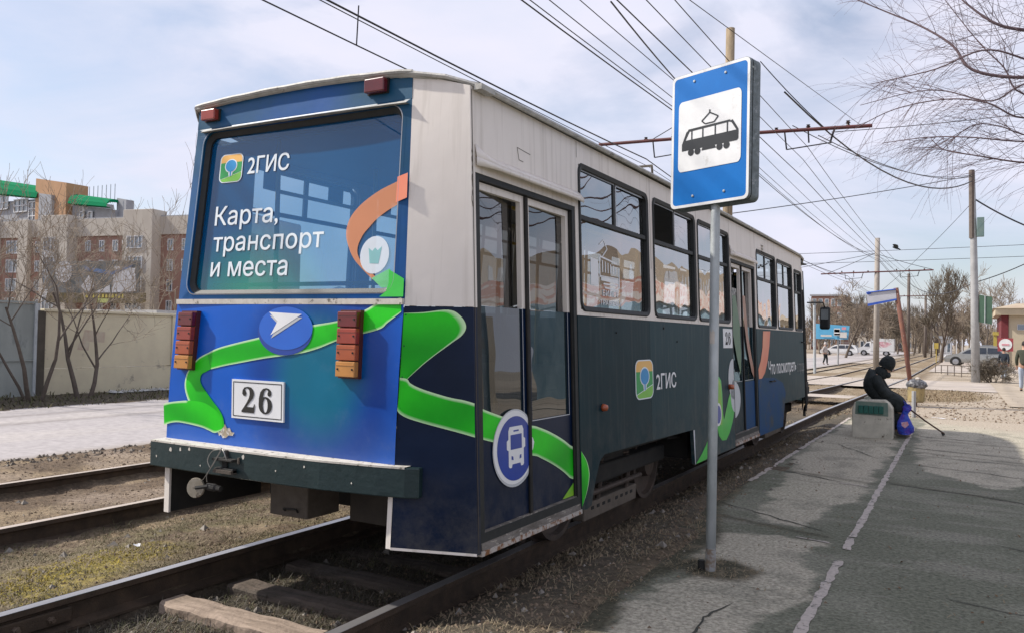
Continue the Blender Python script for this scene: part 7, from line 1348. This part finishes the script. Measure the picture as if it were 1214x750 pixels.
obj('banner_disc', MB().flat([fac(18.2 + 1.5 * math.cos(a), 8.6 + 1.45 * math.sin(a), 5.02) for a in np.linspace(0, 6.28, 24)[:-1]]), M('banner_white', (.5, .5, .52), (.4, .4, .42), scale=2, rough=.7), bn_)
for P_, mt in (([(21.3, 6.6), (22.6, 8.1), (23.6, 7.0), (23.2, 5.9), (21.9, 6.1)], 'banner_white'), ([(26.6, 5.8), (26.9, 9.3), (30.3, 9.0), (30.6, 6.0)], 'banner_white'), ([(23.5, 5.8), (26.2, 6.8), (26.3, 5.8)], 'banner_white')): obj('banner_shape', MB().flat([fac(u, z, 5.03) for u, z in P_]), MATS[mt], bn_)
M('banner_yellow', (.5, .42, .08), (.42, .34, .08), scale=4, rough=.7); rr = random.Random(2); u = 22.2
M('banner_blue', (.08, .13, .25), (.12, .17, .3), rough=.7, scale=2); obj('banner_shape', MB().flat([fac(*p, 5.035) for p in [(21.8, 9.3), (26.5, 8.6), (29.9, 9.6), (29.8, 9.2), (26.4, 8.1), (21.9, 8.8)]]), MATS['banner_blue'], bn_)
for k in range(12): w_ = rr.uniform(.3, .5); obj('banner_mark', MB().flat([fac(*p, 5.13) for p in [(u, 5.1), (u + w_, 5.15), (u + w_ * .8, 5.6), (u + .1, 5.55)]]), MATS['banner_yellow'], bn_); u += w_ + .14
obj('banner_panel', fbox(MB(), 24.4, 26.3, 4.45, 5.0, 5.1, 5.16), M('banner_lime', (.42, .45, .15), rough=.7), bn_)
# green roofed building
GY = 118
def gp(px, py, Y=GY): return at(px, py, Y)
gb = thing('green_roof_building', 'taller grey building with rounded green roofs and an ochre tower, far left', 'building', tuple(gp(60, 300)))
def pbox(name, px0, px1, y0a, y0b, zb, mat, Y=GY, dep=14, bev=0, o=0.0, lab=None):
    a, b = gp(px0, y0a, Y), gp(px1, y0b, Y); mb = MB(); mb.hexa([(a.x, Y - o, zb), (b.x, Y - o, zb), (b.x, Y + dep, zb), (a.x, Y + dep, zb), (a.x, Y - o, a.z), (b.x, Y - o, b.z), (b.x, Y + dep, b.z), (a.x, Y + dep, a.z)]); return obj(name, mb, MATS[mat], gb, bevel=bev, label=lab)
gm = obj('wall', MB().hexa([(-260, GY, 0), (gp(58, 250).x, GY, 0), (gp(58, 250).x, GY + 14, 0), (-260, GY + 14, 0), (-260, GY, gp(0, 228).z - 2), (gp(58, 250).x, GY, gp(58, 235).z), (gp(58, 250).x, GY + 14, gp(58, 235).z), (-260, GY + 14, gp(0, 228).z - 2)]), MATS['wall_grey'], gb)
pbox('tower', 50, 86, 213, 218, 0, 'ochre', dep=4, o=1.5, lab='ochre plastered tower'); pbox('tower_front', 57, 72, 231, 233, 0, 'wall_grey', o=2.2); pbox('wall', 86, 136, 243, 249, 0, 'wall_grey', dep=2); pbox('side_tower', 134, 145, 234, 236, 0, 'wall_grey', dep=3, o=-1)
for (px0, px1, ya, yb, yc, yd) in ((-70, 53, 203, 221, 225, 237), (90, 136, 230, 236, 244, 247.5)):
    mb = MB(); n = 6; prof_ = [(0, 0), (-1.4, .1), (-1.2, .45), (-.5, .8), (.6, .97), (3, 1)]
    for k, (dy, t) in enumerate(prof_):
        for px, y0_, y1_, e in ((px0, yc, ya, 0), (px1 - (px1 - px0) * .02, yd, yb, 0), (px1, yd, yb, .35)): b0_, a0_ = gp(px, y0_), gp(px, y1_); mb.v.append((a0_.x, GY - .6 + dy, b0_.z + (a0_.z - b0_.z) * t * (1 - e * t)))
    for k in range(n - 1): mb.f += [(k * 3 + q, k * 3 + q + 1, k * 3 + q + 4, k * 3 + q + 3) for q in (0, 1)]
    obj('green_roof', mb, MATS['roof_green'], gb, smooth=False)
def gwin(px0, px1, py0, py1, dv, dh):
    a, b = gp(px0, py1, GY - .3), gp(px1, py0, GY - .3); f = obj('window', MB().add([(a.x, GY - .3, a.z), (b.x, GY - .3, a.z), (b.x, GY - .3, b.z), (a.x, GY - .3, b.z)], [(0, 1, 2, 3)]), MATS['far_glass'], gb); mb = MB()
    for k in range(dv + 1): x = a.x + (b.x - a.x) * k / dv; mb.box(x - .13, x + .13, GY - .5, GY - .3, a.z, b.z)
    for k in range(dh + 1): z = a.z + (b.z - a.z) * k / dh; mb.box(a.x, b.x, GY - .52, GY - .32, z - .13, z + .13)
    obj('window_grid', mb, MATS['win_white'], f)
gwin(-14, 10, 232, 250, 4, 2); gwin(17, 33, 236, 252, 3, 2); gwin(34, 55, 238, 265, 4, 3)
for px in (95, 105): gwin(px, px + 5, 251, 260, 1, 1)
mb = MB(); a = gp(92, 226); [mb.tube([(a.x + k * 1.6, GY + 3, a.z - 3), (a.x + k * 1.6, GY + 3, a.z + 1.4)], .1, 4) for k in range(7)]; obj('roof_railing', mb, MATS['galv'], gb)
obj('roof_mast', MB().tube([tuple(gp(146, 262, GY + 1)), tuple(gp(146, 238, GY + 1))], .08, 4).tube([tuple(gp(140, 262, GY + 1)), tuple(gp(140, 245, GY + 1))], .08, 4), MATS['galv'], gb)
# ================================================================ far buildings on the right of the tram
def block(name, lab, px0, px1, pyt, Y, dep, mat, wins, cols, rows, roof='wall_grey', w_=.5, mw='far_glass', cat='building'):
    a, b = at(px0, pyt, Y), at(px1, pyt, Y); t = thing(name, lab, cat, ((a.x + b.x) / 2, Y, -.3)); obj('wall', MB().box(a.x, b.x, Y, Y + dep, -.4, a.z), MATS[mat], t); obj('roof', MB().box(a.x - .3, b.x + .3, Y - .3, Y + dep, a.z, a.z + .35), MATS[roof], t)
    for r in range(rows):
        for c in range(cols):
            x0 = a.x + (b.x - a.x) * (c + .5 - w_ / 2) / cols; x1 = a.x + (b.x - a.x) * (c + .5 + w_ / 2) / cols; z0 = a.z - (a.z + .3) * (r + .75) / rows; z1 = z0 + (a.z + .3) * .5 / rows
            f = obj('window', MB().box(x0 - .1, x1 + .1, Y - .06, Y, z0 - .1, z1 + .1), MATS['win_white'], t); obj('pane', MB().add([(x0, Y - .07, z0), (x1, Y - .07, z0), (x1, Y - .07, z1), (x0, Y - .07, z1)], [(0, 1, 2, 3)]), MATS[mw], f)
    return t
block('brick_building', 'red brick building with a pale stair bay behind the tram nose', 962, 999, 351, 190, 14, 'brick_red', 1, 5, 4)
block('brick_building', 'distant low brown building behind the second pole', 999, 1040, 361, 210, 14, 'facade_concrete', 1, 6, 4)
block('apartment_block', 'long greyish apartment block behind the poles', 1040, 1112, 377, 230, 14, 'facade_concrete', 1, 12, 3)
block('brick_tower', 'small brick tower house rising above the long block', 1059, 1071, 369, 215, 8, 'brick_red', 1, 2, 4)
block('kiosk', 'pale pinkish kiosk at the end of the tracks', 1115, 1128, 401, 130, 6, 'win_white', 1, 2, 1)
# yellow building at the right edge
M('yellow_wall', (.52, .44, .32), (.46, .39, .28), scale=.8, rough=.9); M('maroon', (.16, .025, .03), (.13, .02, .025), rough=.8)
a = at(1183, 372, 80); c = at(1240, 372, 80)
yb = thing('yellow_building', 'pale yellow building with a maroon corner at the right edge', 'building', (a.x + 3, 80, -.28)); xm = at(1196, 372, 80).x
obj('wall', MB().box(xm, c.x + 6, 80, 92, -.4, a.z - .05), MATS['yellow_wall'], yb); obj('corner_wall', MB().box(a.x + .25, xm - .02, 79.9, 92, -.4, a.z - .05), MATS['maroon'], yb, label='maroon corner of the building')
obj('fascia', MB().hexa([(a.x - .2, 79.4, a.z - .1), (c.x + 6, 79.4, a.z - .1), (c.x + 6, 92, a.z - .1), (a.x - .2, 92, a.z - .1), (a.x - .2, 79.3, a.z + .45), (c.x + 6, 79.3, a.z + .45), (c.x + 6, 92, a.z + .45), (a.x - .2, 92, a.z + .45)]), MATS['yellow_wall'], yb)
obj('roof', MB().hexa([(a.x - .3, 79.2, a.z + .45), (c.x + 6, 79.2, a.z + .45), (c.x + 6, 92, a.z + .45), (a.x - .3, 92, a.z + .45), (a.x + 1.4, 82, a.z + .95), (c.x + 6, 82, a.z + .95), (c.x + 6, 90, a.z + .95), (a.x + 1.4, 90, a.z + .95)]), M('roof_tan', (.46, .4, .29), (.38, .28, .2), scale=.4, rough=.8), yb)
f = obj('window', MB().box(at(1206, 385, 80).x, at(1220, 385, 80).x, 79.93, 80, at(1206, 391, 80).z, at(1206, 384, 80).z), MATS['win_white'], yb); obj('pane', MB().add([(at(1206.5, 385, 80).x, 79.92, at(1206, 390.5, 80).z), (at(1219.5, 385, 80).x, 79.92, at(1206, 390.5, 80).z), (at(1219.5, 385, 80).x, 79.92, at(1206, 384.5, 80).z), (at(1206.5, 385, 80).x, 79.92, at(1206, 384.5, 80).z)], [(0, 1, 2, 3)]), MATS['far_glass'], f)
# stop board by the yellow building
ns = thing('traffic_sign', 'round white and red traffic sign on a post before the yellow building', 'sign', tuple(at(1192, 432, 60))); p = at(1192, 408, 60)
obj('post', MB().tube([(p.x, 60.03, -.3), (p.x, 60.03, p.z)], .03, 6), MATS['galv'], ns); obj('backing', MB().box(p.x - .42, p.x + .42, 60.0, 60.03, p.z - .42, p.z + .4), M('sign_red', (.35, .06, .07), rough=.6), ns)
obj('disc', MB().lathe((p.x, 59.99, p.z), (0, -1, 0), [(.36, 0), (.36, .01)], 20), MATS['sign_white'], ns); obj('disc_bar', MB().box(p.x - .2, p.x + .2, 59.955, 59.975, p.z - .05, p.z + .05), M('sign_pink', (.7, .3, .35), rough=.5), ns)
# yellow wayside sign, railing
ys2 = obj('yellow_marker', MB().box(at(1107.5, 410, 85).x, at(1112.5, 410, 85).x, 85, 85.05, at(1107, 413, 85).z, at(1107, 406, 85).z).tube([(at(1110, 413, 85).x, 85.06, -.3), (at(1110, 413, 85).x, 85.06, at(1107, 406, 85).z)], .04, 5), M('marker_yellow', (.5, .38, .08), rough=.7), org=tuple(at(1110, 425, 85))); tag(ys2, 'small yellow plate on a stick near the fourth pole', 'sign')
for i, (px, lab) in enumerate(((1134, 'white fence post left of the silver car'), (1141, 'white fence post just behind the silver car bonnet'), (1151, 'white fence post behind the lamp post'), (1160, 'white fence post over the silver car roof'))):
    p = at(px, 402, 92); o = obj('fence_post', MB().tube([(p.x, 92, -.3), (p.x, 92, p.z)], .05, 5), MATS['win_white'], org=(p.x, 92, -.3)); tag(o, lab, 'post')
yp = obj('yellow_pillar', MB().box(at(1178, 400, 78).x, at(1182, 400, 78).x, 78, 78.4, -.3, at(1178, 397, 78).z).box(at(1177, 400, 78).x, at(1184, 400, 78).x, 77.9, 78.5, at(1178, 397, 78).z, at(1178, 393, 78).z), MATS['marker_yellow'], org=tuple(at(1180, 415, 78))); tag(yp, 'yellow pillar at the entrance left of the maroon corner', 'pillar')
fr_ = thing('low_railing', 'broken low dark railing left of the lamp post shrub', 'railing', (-1.0, 54, -.28))
P0 = at(1109, 432, 56); P1 = at(1140, 433, 50)
obj('rail', MB().tube([P0, P1], .025, 5), MATS['pole_dark'], fr_)
for k in range(5): p = P0.lerp(P1, k / 4); obj('post', MB().tube([p, (p.x, p.y, -.3)], .025, 5), MATS['pole_dark'], fr_)
# ================================================================ billboard and pole behind the tram nose
bb = thing('billboard', 'pale blue advertising billboard on one leg right of the tram nose', 'billboard', (-8.5, 65.6, -.28)); e = [Vector(at(px, py, 65.5)) for px, py in ((964, 401), (1005, 402), (1007, 386), (964, 383))]
obj('panel', MB().add([*e, *[p + Vector((0, .25, 0)) for p in e]], [(0, 1, 2, 3), (7, 6, 5, 4), (0, 4, 5, 1), (1, 5, 6, 2), (2, 6, 7, 3), (3, 7, 4, 0)]), M('bb_blue', (.08, .33, .55), (.12, .4, .6), scale=1, rough=.6), bb); obj('leg', MB().tube([(-8.55, 65.7, -.5), (-8.55, 65.7, 1.8)], .07, 6), MATS['post_grey'], bb)
def bbp(px0, py0, px1, py1, mt, nm='printed_picture'): a, b = at(px0, py1, 65.42), at(px1, py0, 65.42); return obj(nm, MB().add([(a.x, 65.42, a.z), (b.x, 65.42, a.z), (b.x, 65.42, b.z), (a.x, 65.42, b.z)], [(0, 1, 2, 3)]), MATS[mt], bb)
bbp(988.5, 389, 996, 397.5, 'sign_white'); bbp(989, 390, 995.5, 393.5, 'sign_pink'); bbp(989, 395, 995.5, 397, 'edge_blue'); bbp(998, 387.5, 1003, 390.5, 'sign_pink'); bbp(995.5, 393.5, 1004, 400, 'white_roof'); bbp(973, 396.5, 986, 398.5, 'white_roof')
ms = obj('street_mast', MB().tube([(at(966, 441, 48).x, 48, -.5), (at(965.5, 360, 48).x, 48, at(965, 362, 48).z)], .075, 8), MATS['galv'], org=(-7.4, 48, -.28)); tag(ms, 'thin grey mast standing right beside the tram nose', 'pole')
# ================================================================ vehicles
M('car_silver', (.3, .3, .29), (.26, .26, .25), rough=.3, metal=.4, coat=.5); M('car_grey', (.2, .22, .22), (.18, .2, .2), rough=.3, metal=.4, coat=.5); M('car_white', (.6, .6, .6), (.55, .55, .55), rough=.4, coat=.4); M('car_glass', (.015, .02, .03), (.03, .035, .045), rough=.08, coat=.5); M('tyre', (.015, .015, .015), rough=.85); M('rim', (.4, .4, .42), rough=.35, metal=.7); M('lamp_clear', (.6, .6, .62), rough=.15, coat=.5)
def vehicle(name, lab, cat, loc, yaw, Ln, W_, prof, glass, wheels, wr, mat, extra=None):
    """prof: side outline (x forward, z) with tumblehome above the waist; glass: side window outlines"""
    t = thing(name, lab, cat, loc); cy, sy_ = math.cos(yaw), math.sin(yaw)
    def T(x, y, z): return (loc[0] + x * cy - y * sy_, loc[1] + x * sy_ + y * cy, loc[2] + z)
    H_ = max(p[1] for p in prof)
    def wd(z): return W_ / 2 * (1 - .16 * sst(H_ * .55, H_, z) - .05 * sst(.45, .2, z))
    mb = MB(); n = len(prof)
    for s_ in (-1, -.92, .92, 1):
        for x, z in prof: k = 1 if abs(s_) < 1 else .985; mb.v.append(T(x * k, s_ * float(wd(z)), H_ * .5 + (z - H_ * .5) * k))
    for j in range(3): mb.f += [(j * n + i, j * n + (i + 1) % n, (j + 1) * n + (i + 1) % n, (j + 1) * n + i) for i in range(n)]
    mb.f += [tuple(range(n)), tuple(range(4 * n - 1, 3 * n - 1, -1))]; b = obj('body', mb, mat, t, bevel=.02, smooth=False)
    for s_ in (-1, 1):
        for g in glass: obj('side_window', MB().flat([T(x, s_ * (float(wd(z)) + .006), z) for x, z in g]), MATS['car_glass'], t)
        for x in wheels:
            w_ = obj('wheel', MB().lathe(T(x, s_ * (W_ / 2 - .19), wr), (-sy_ * s_, cy * s_, 0), [(wr, 0), (wr, .2), (wr * .7, .215), (wr * .66, .2)], 20), MATS['tyre'], t); obj('rim', MB().lathe(T(x, s_ * (W_ / 2 + .012), wr), (-sy_ * s_, cy * s_, 0), [(wr * .64, 0), (wr * .2, .012)], 14), MATS['rim'], w_)
            obj('wheel_arch', MB().flat([T(x + (wr + .06) * math.cos(a), s_ * (W_ / 2 + .0035), max(.14, wr + (wr + .06) * math.sin(a))) for a in np.linspace(-.5, math.pi + .5, 16)]), MATS['tyre'], t)
        obj('headlight', MB().box(*[0] * 6) if False else MB().flat([T(Ln / 2 - .02, s_ * W_ * .42, H_ * .42), T(Ln / 2 - .3, s_ * (W_ / 2 + .006), H_ * .46), T(Ln / 2 - .26, s_ * (W_ / 2 + .006), H_ * .54), T(Ln / 2 - .04, s_ * W_ * .40, H_ * .5)]), MATS['lamp_clear'], t)
    if extra: extra(t, T, wd)
    return t
suv = [(2.2, .3), (2.25, .6), (2.1, .82), (1.2, 1.0), (.45, 1.48), (.0, 1.6), (-1.3, 1.6), (-1.9, 1.5), (-2.2, 1.0), (-2.25, .5), (-2.1, .28)]
sg_ = [[(.95, 1.02), (.4, 1.4), (.2, 1.47), (.12, 1.02)], [(.05, 1.02), (.12, 1.49), (-.75, 1.5), (-.75, 1.04)], [(-.83, 1.04), (-.83, 1.5), (-1.5, 1.48), (-1.85, 1.08)]]
p = at(1158, 431, 76)
def se(t, T, wd): obj('roof_rail', MB().tube([T(.1, .68, 1.62), T(-1.3, .68, 1.64)], .02, 5).tube([T(.1, -.68, 1.62), T(-1.3, -.68, 1.64)], .02, 5), MATS['rim'], t); obj('door_seam', MB().tube([T(.08, .905, .4), T(.08, .905, 1.0)], .008, 4).tube([T(-.79, .905, .4), T(-.79, .905, 1.0)], .008, 4), MATS['tyre'], t); obj('windscreen', MB().flat([T(1.17, -.68, 1.03), T(1.17, .68, 1.03), T(.5, .62, 1.46), T(.5, -.62, 1.46)]), MATS['car_glass'], t)
vehicle('parked_car', 'silver grey estate car parked sideways behind the lamp post', 'car', (p.x, 76, -.28), math.pi - .12, 4.5, 1.8, suv, sg_, (1.4, -1.35), .35, MATS['car_silver'], se)
p = at(1207, 425, 100); vehicle('parked_car', 'grey green car at the right edge behind the walking people', 'car', (p.x, 100, -.28), math.pi - .3, 4.5, 1.8, suv, sg_, (1.4, -1.35), .35, MATS['car_grey'], se)
p = at(1165, 420, 108); vehicle('parked_car', 'dark car mostly hidden behind the silver car', 'car', (p.x, 108, -.2), math.pi, 4.5, 1.8, suv, sg_, (1.4, -1.35), .35, MATS['car_grey'], se)
p = at(995, 422, 112); vehicle('parked_car', 'white car parked behind the billboard leg', 'car', (p.x, 112, -.28), math.pi, 4.3, 1.7, [(x, z * .88) for x, z in suv], [[(x, z * .88) for x, z in g] for g in sg_], (1.35, -1.3), .32, MATS['car_white'], se)
vp = [(2.2, .35), (2.25, .75), (1.95, 1.05), (1.5, 1.2), (1.05, 1.75), (.75, 1.86), (-2.2, 1.9), (-2.25, .4)]
p = at(1038, 421, 118)
def ve(t, T, wd):
    obj('cargo_box', MB().add([T(*q) for q in [(.55, -.92, .6), (.55, .92, .6), (-2.28, .92, .6), (-2.28, -.92, .6), (.55, -.92, 2.25), (.55, .92, 2.25), (-2.28, .92, 2.25), (-2.28, -.92, 2.25)]], [(0, 1, 2, 3), (7, 6, 5, 4), (0, 4, 5, 1), (1, 5, 6, 2), (2, 6, 7, 3), (3, 7, 4, 0)]), MATS['car_white'], t, bevel=.03)
    for s_ in (-1, 1): obj('box_print', MB().flat([T(.1 + 1.0 * math.cos(a) * (1 + .2 * math.sin(3 * a)) - 1.0, s_ * .925, 1.5 + .38 * math.sin(a)) for a in np.linspace(0, 6.28, 20)[:-1]]), M('van_print', (.45, .15, .2), (.6, .5, .5), scale=2, rough=.5), t)
vehicle('delivery_van', 'white box van with a reddish print driving on the far street', 'van', (p.x, 118, -.28), math.pi, 4.5, 1.8, vp, [[(1.35, 1.22), (1.02, 1.66), (.66, 1.7), (.66, 1.2)]], (1.35, -1.35), .34, MATS['car_white'], ve)
# ================================================================ people walking
def walker(lab, loc, yaw, H_, jacket, trousers, shoes, hair=None, hat=None, step=.22, bagcol=None, skirt=False):
    k = H_ / 1.75; t = thing('person', lab, 'person', loc); cy, sy_ = math.cos(yaw), math.sin(yaw)
    def T(x, y, z): return Vector((loc[0] + (x * cy - y * sy_) * k, loc[1] + (x * sy_ + y * cy) * k, loc[2] + z * k))
    nodes = [(T(0, 0, .95), .12 * k), (T(.01, 0, 1.15), .115 * k), (T(0, 0, 1.36), .13 * k), (T(.01, 0, 1.47), .055 * k), (T(.02, 0, 1.57), (.078 * k, .088 * k)), (T(.02, 0, 1.67), (.075 * k, .085 * k))]; edges = [(0, 1), (1, 2), (2, 3), (3, 4), (4, 5)]
    jn = [(T(0, 0, .88), (.16 * k, .19 * k)), (T(0, 0, 1.1), (.15 * k, .18 * k)), (T(0, 0, 1.34), (.16 * k, .2 * k)), (T(.01, 0, 1.46), .075 * k)]; je = [(0, 1), (1, 2), (2, 3)]
    for s_ in (-1, 1):
        sh_, el, wr = T(0, .18 * s_, 1.38), T(-.05 + .05 * s_, .23 * s_, 1.12), T(.04 + .1 * s_, .22 * s_, .9); i = len(nodes); nodes += [(sh_, .05 * k), (el, .04 * k), (wr, .026 * k)]; edges += [(2, i), (i, i + 1), (i + 1, i + 2)]; hand(nodes, edges, i + 2, wr, (cy * .2, sy_ * .2, -1), s_, k, .2)
        i = len(jn); jn += [(sh_, .075 * k), (el, .062 * k), (wr, .045 * k)]; je += [(2, i), (i, i + 1), (i + 1, i + 2)]
        hp, kn, an, ft = T(0, .09 * s_, .9), T(.06 + step * .4 * s_, .09 * s_, .5), T(step * s_, .09 * s_, .09 + (.05 if s_ < 0 else 0)), T(step * s_ + .14, .09 * s_, .035 + (.02 if s_ < 0 else 0)); i = len(nodes)
        nodes += [(hp, .09 * k), (kn, .06 * k), (an, .04 * k), (ft, .035 * k)]; edges += [(0, i), (i, i + 1), (i + 1, i + 2), (i + 2, i + 3)]
        obj('trouser_leg', skinmesh([(hp, .105 * k), (kn, .08 * k), (an, .062 * k)], [(0, 1), (1, 2)]), trousers, t, smooth=True); obj('shoe', skinmesh([(an - Vector((0, 0, .03)), .05 * k), (ft, .045 * k)], [(0, 1)]), shoes, t, smooth=True)
    obj('body', skinmesh(nodes, edges), MATS['skin_tone'], t, smooth=True); obj('jacket', skinmesh(jn, je, 2), jacket, t, smooth=True); head(t, T(.02, 0, 1.61), (cy, sy_, 0), (0, 0, 1), MATS['skin_tone'], hat=hat, hair=hair, k=k)
    if bagcol: obj('shoulder_bag', skinmesh([(T(-.16, -.1, 1.2), .1 * k), (T(-.16, -.1, 1.0), .11 * k)], [(0, 1)]), bagcol, t, smooth=True)
    return t
M('jeans_pale', (.42, .48, .58), (.36, .42, .52), rough=.9); M('navy_coat', (.012, .018, .03), (.02, .028, .04), rough=.9); M('olive', (.06, .065, .045), (.045, .05, .035), rough=.9); M('shoe_white', (.7, .7, .7), rough=.6); M('coat_pale', (.5, .45, .42), (.42, .38, .35), rough=.9); M('red_bag', (.45, .07, .05), rough=.7)
walker('person in a dark jacket and pale jeans walking away past the shrub', (1.52, 46.6, -.28), R(80), 1.62, MATS['navy_coat'], MATS['jeans_pale'], MATS['shoe_white'], hair=MATS['hair_dark'], step=.2)
walker('person in an olive jacket with a red bag at the right edge of the view', (1.76, 34.6, -.20), R(86), 1.82, MATS['olive'], MATS['jeans_pale'], MATS['cloth_dark'], hair=MATS['hair_dark'], step=.26, bagcol=MATS['red_bag'])
walker('person in a pale hooded coat and dark trousers beside the tram nose', (-9.27, 64.4, -.28), R(-20), 1.68, MATS['coat_pale'], MATS['cloth_black'], MATS['cloth_black'], hat=MATS['coat_pale'], step=.12, bagcol=MATS['cloth_dark'])
# the bird over the wires
b = at(1062, 294, 40); bird = thing('bird', 'dark pigeon flying in the sky right of the second pole', 'bird', tuple(b)); x, y, z = b
obj('body', skinmesh([((x - .14, y, z + .05), .03), ((x, y, z), .055), ((x + .12, y, z - .05), .035), ((x + .2, y, z - .09), .012)], [(0, 1), (1, 2), (2, 3)]), MATS['cloth_dark'], bird, smooth=True)
for s_ in (-1, 1): obj('wing', MB().add([(x - .06, y + .03 * s_, z + .03), (x + .09, y + .03 * s_, z - .01), (x + .06 + .04, y + .2 * s_, z + .1), (x - .02, y + .42 * s_, z + .12), (x - .12, y + .22 * s_, z + .13)], [(0, 1, 2, 3, 4)]), MATS['cloth_dark'], bird, solid=.008)
# ================================================================ market pavilion across the platform (outside the frame; its reflection shows in the tram windows)
M('pav_blue', (.13, .22, .28), (.26, .36, .42), scale=1.5, rough=.5, stretch=(1, 1.5, .4)); M('pav_band', (.62, .56, .52), (.5, .26, .2), scale=3.5, rough=.6, lo=.5, hi=.56, stretch=(.3, 1, 1)); M('tan_wall', (.3, .25, .19), (.24, .2, .155), scale=.5, rough=.9); M('pink_wall', (.4, .3, .27), rough=.9)
pv = thing('market_pavilion', 'long market pavilion opposite the tram, reflected in its windows', 'building', (9, 40, 0))
obj('glazed_front', MB().box(9, 15, 37, 66, -.3, 4.1), MATS['pav_blue'], pv); obj('sign_band', MB().box(8.7, 15, 37, 66, 4.1, 5.3), MATS['pav_band'], pv); obj('upper_storey', MB().box(11, 17, 40, 62, 5.3, 7.3), MATS['tan_wall'], pv)
for k in range(7): obj('window', MB().box(10.94, 11, 42 + k * 2.8, 43.2 + k * 2.8, 5.9, 6.7), MATS['wall_grey'], pv)
hs = thing('corner_house', 'tan house opposite the tram, outside the frame, reflected in the tram doors', 'building', (13, 18, 0))
obj('wall', MB().box(13, 20, 9, 30, -.2, 3.6), MATS['tan_wall'], hs); obj('upper_wall', MB().box(14.5, 20, 14, 24, 3.6, 5.4), MATS['pink_wall'], hs)
for k in range(6): obj('window', MB().box(12.95, 13, 10.2 + k * 2.6, 11.6 + k * 2.6, 1.2, 2.5), MATS['car_glass'], hs)
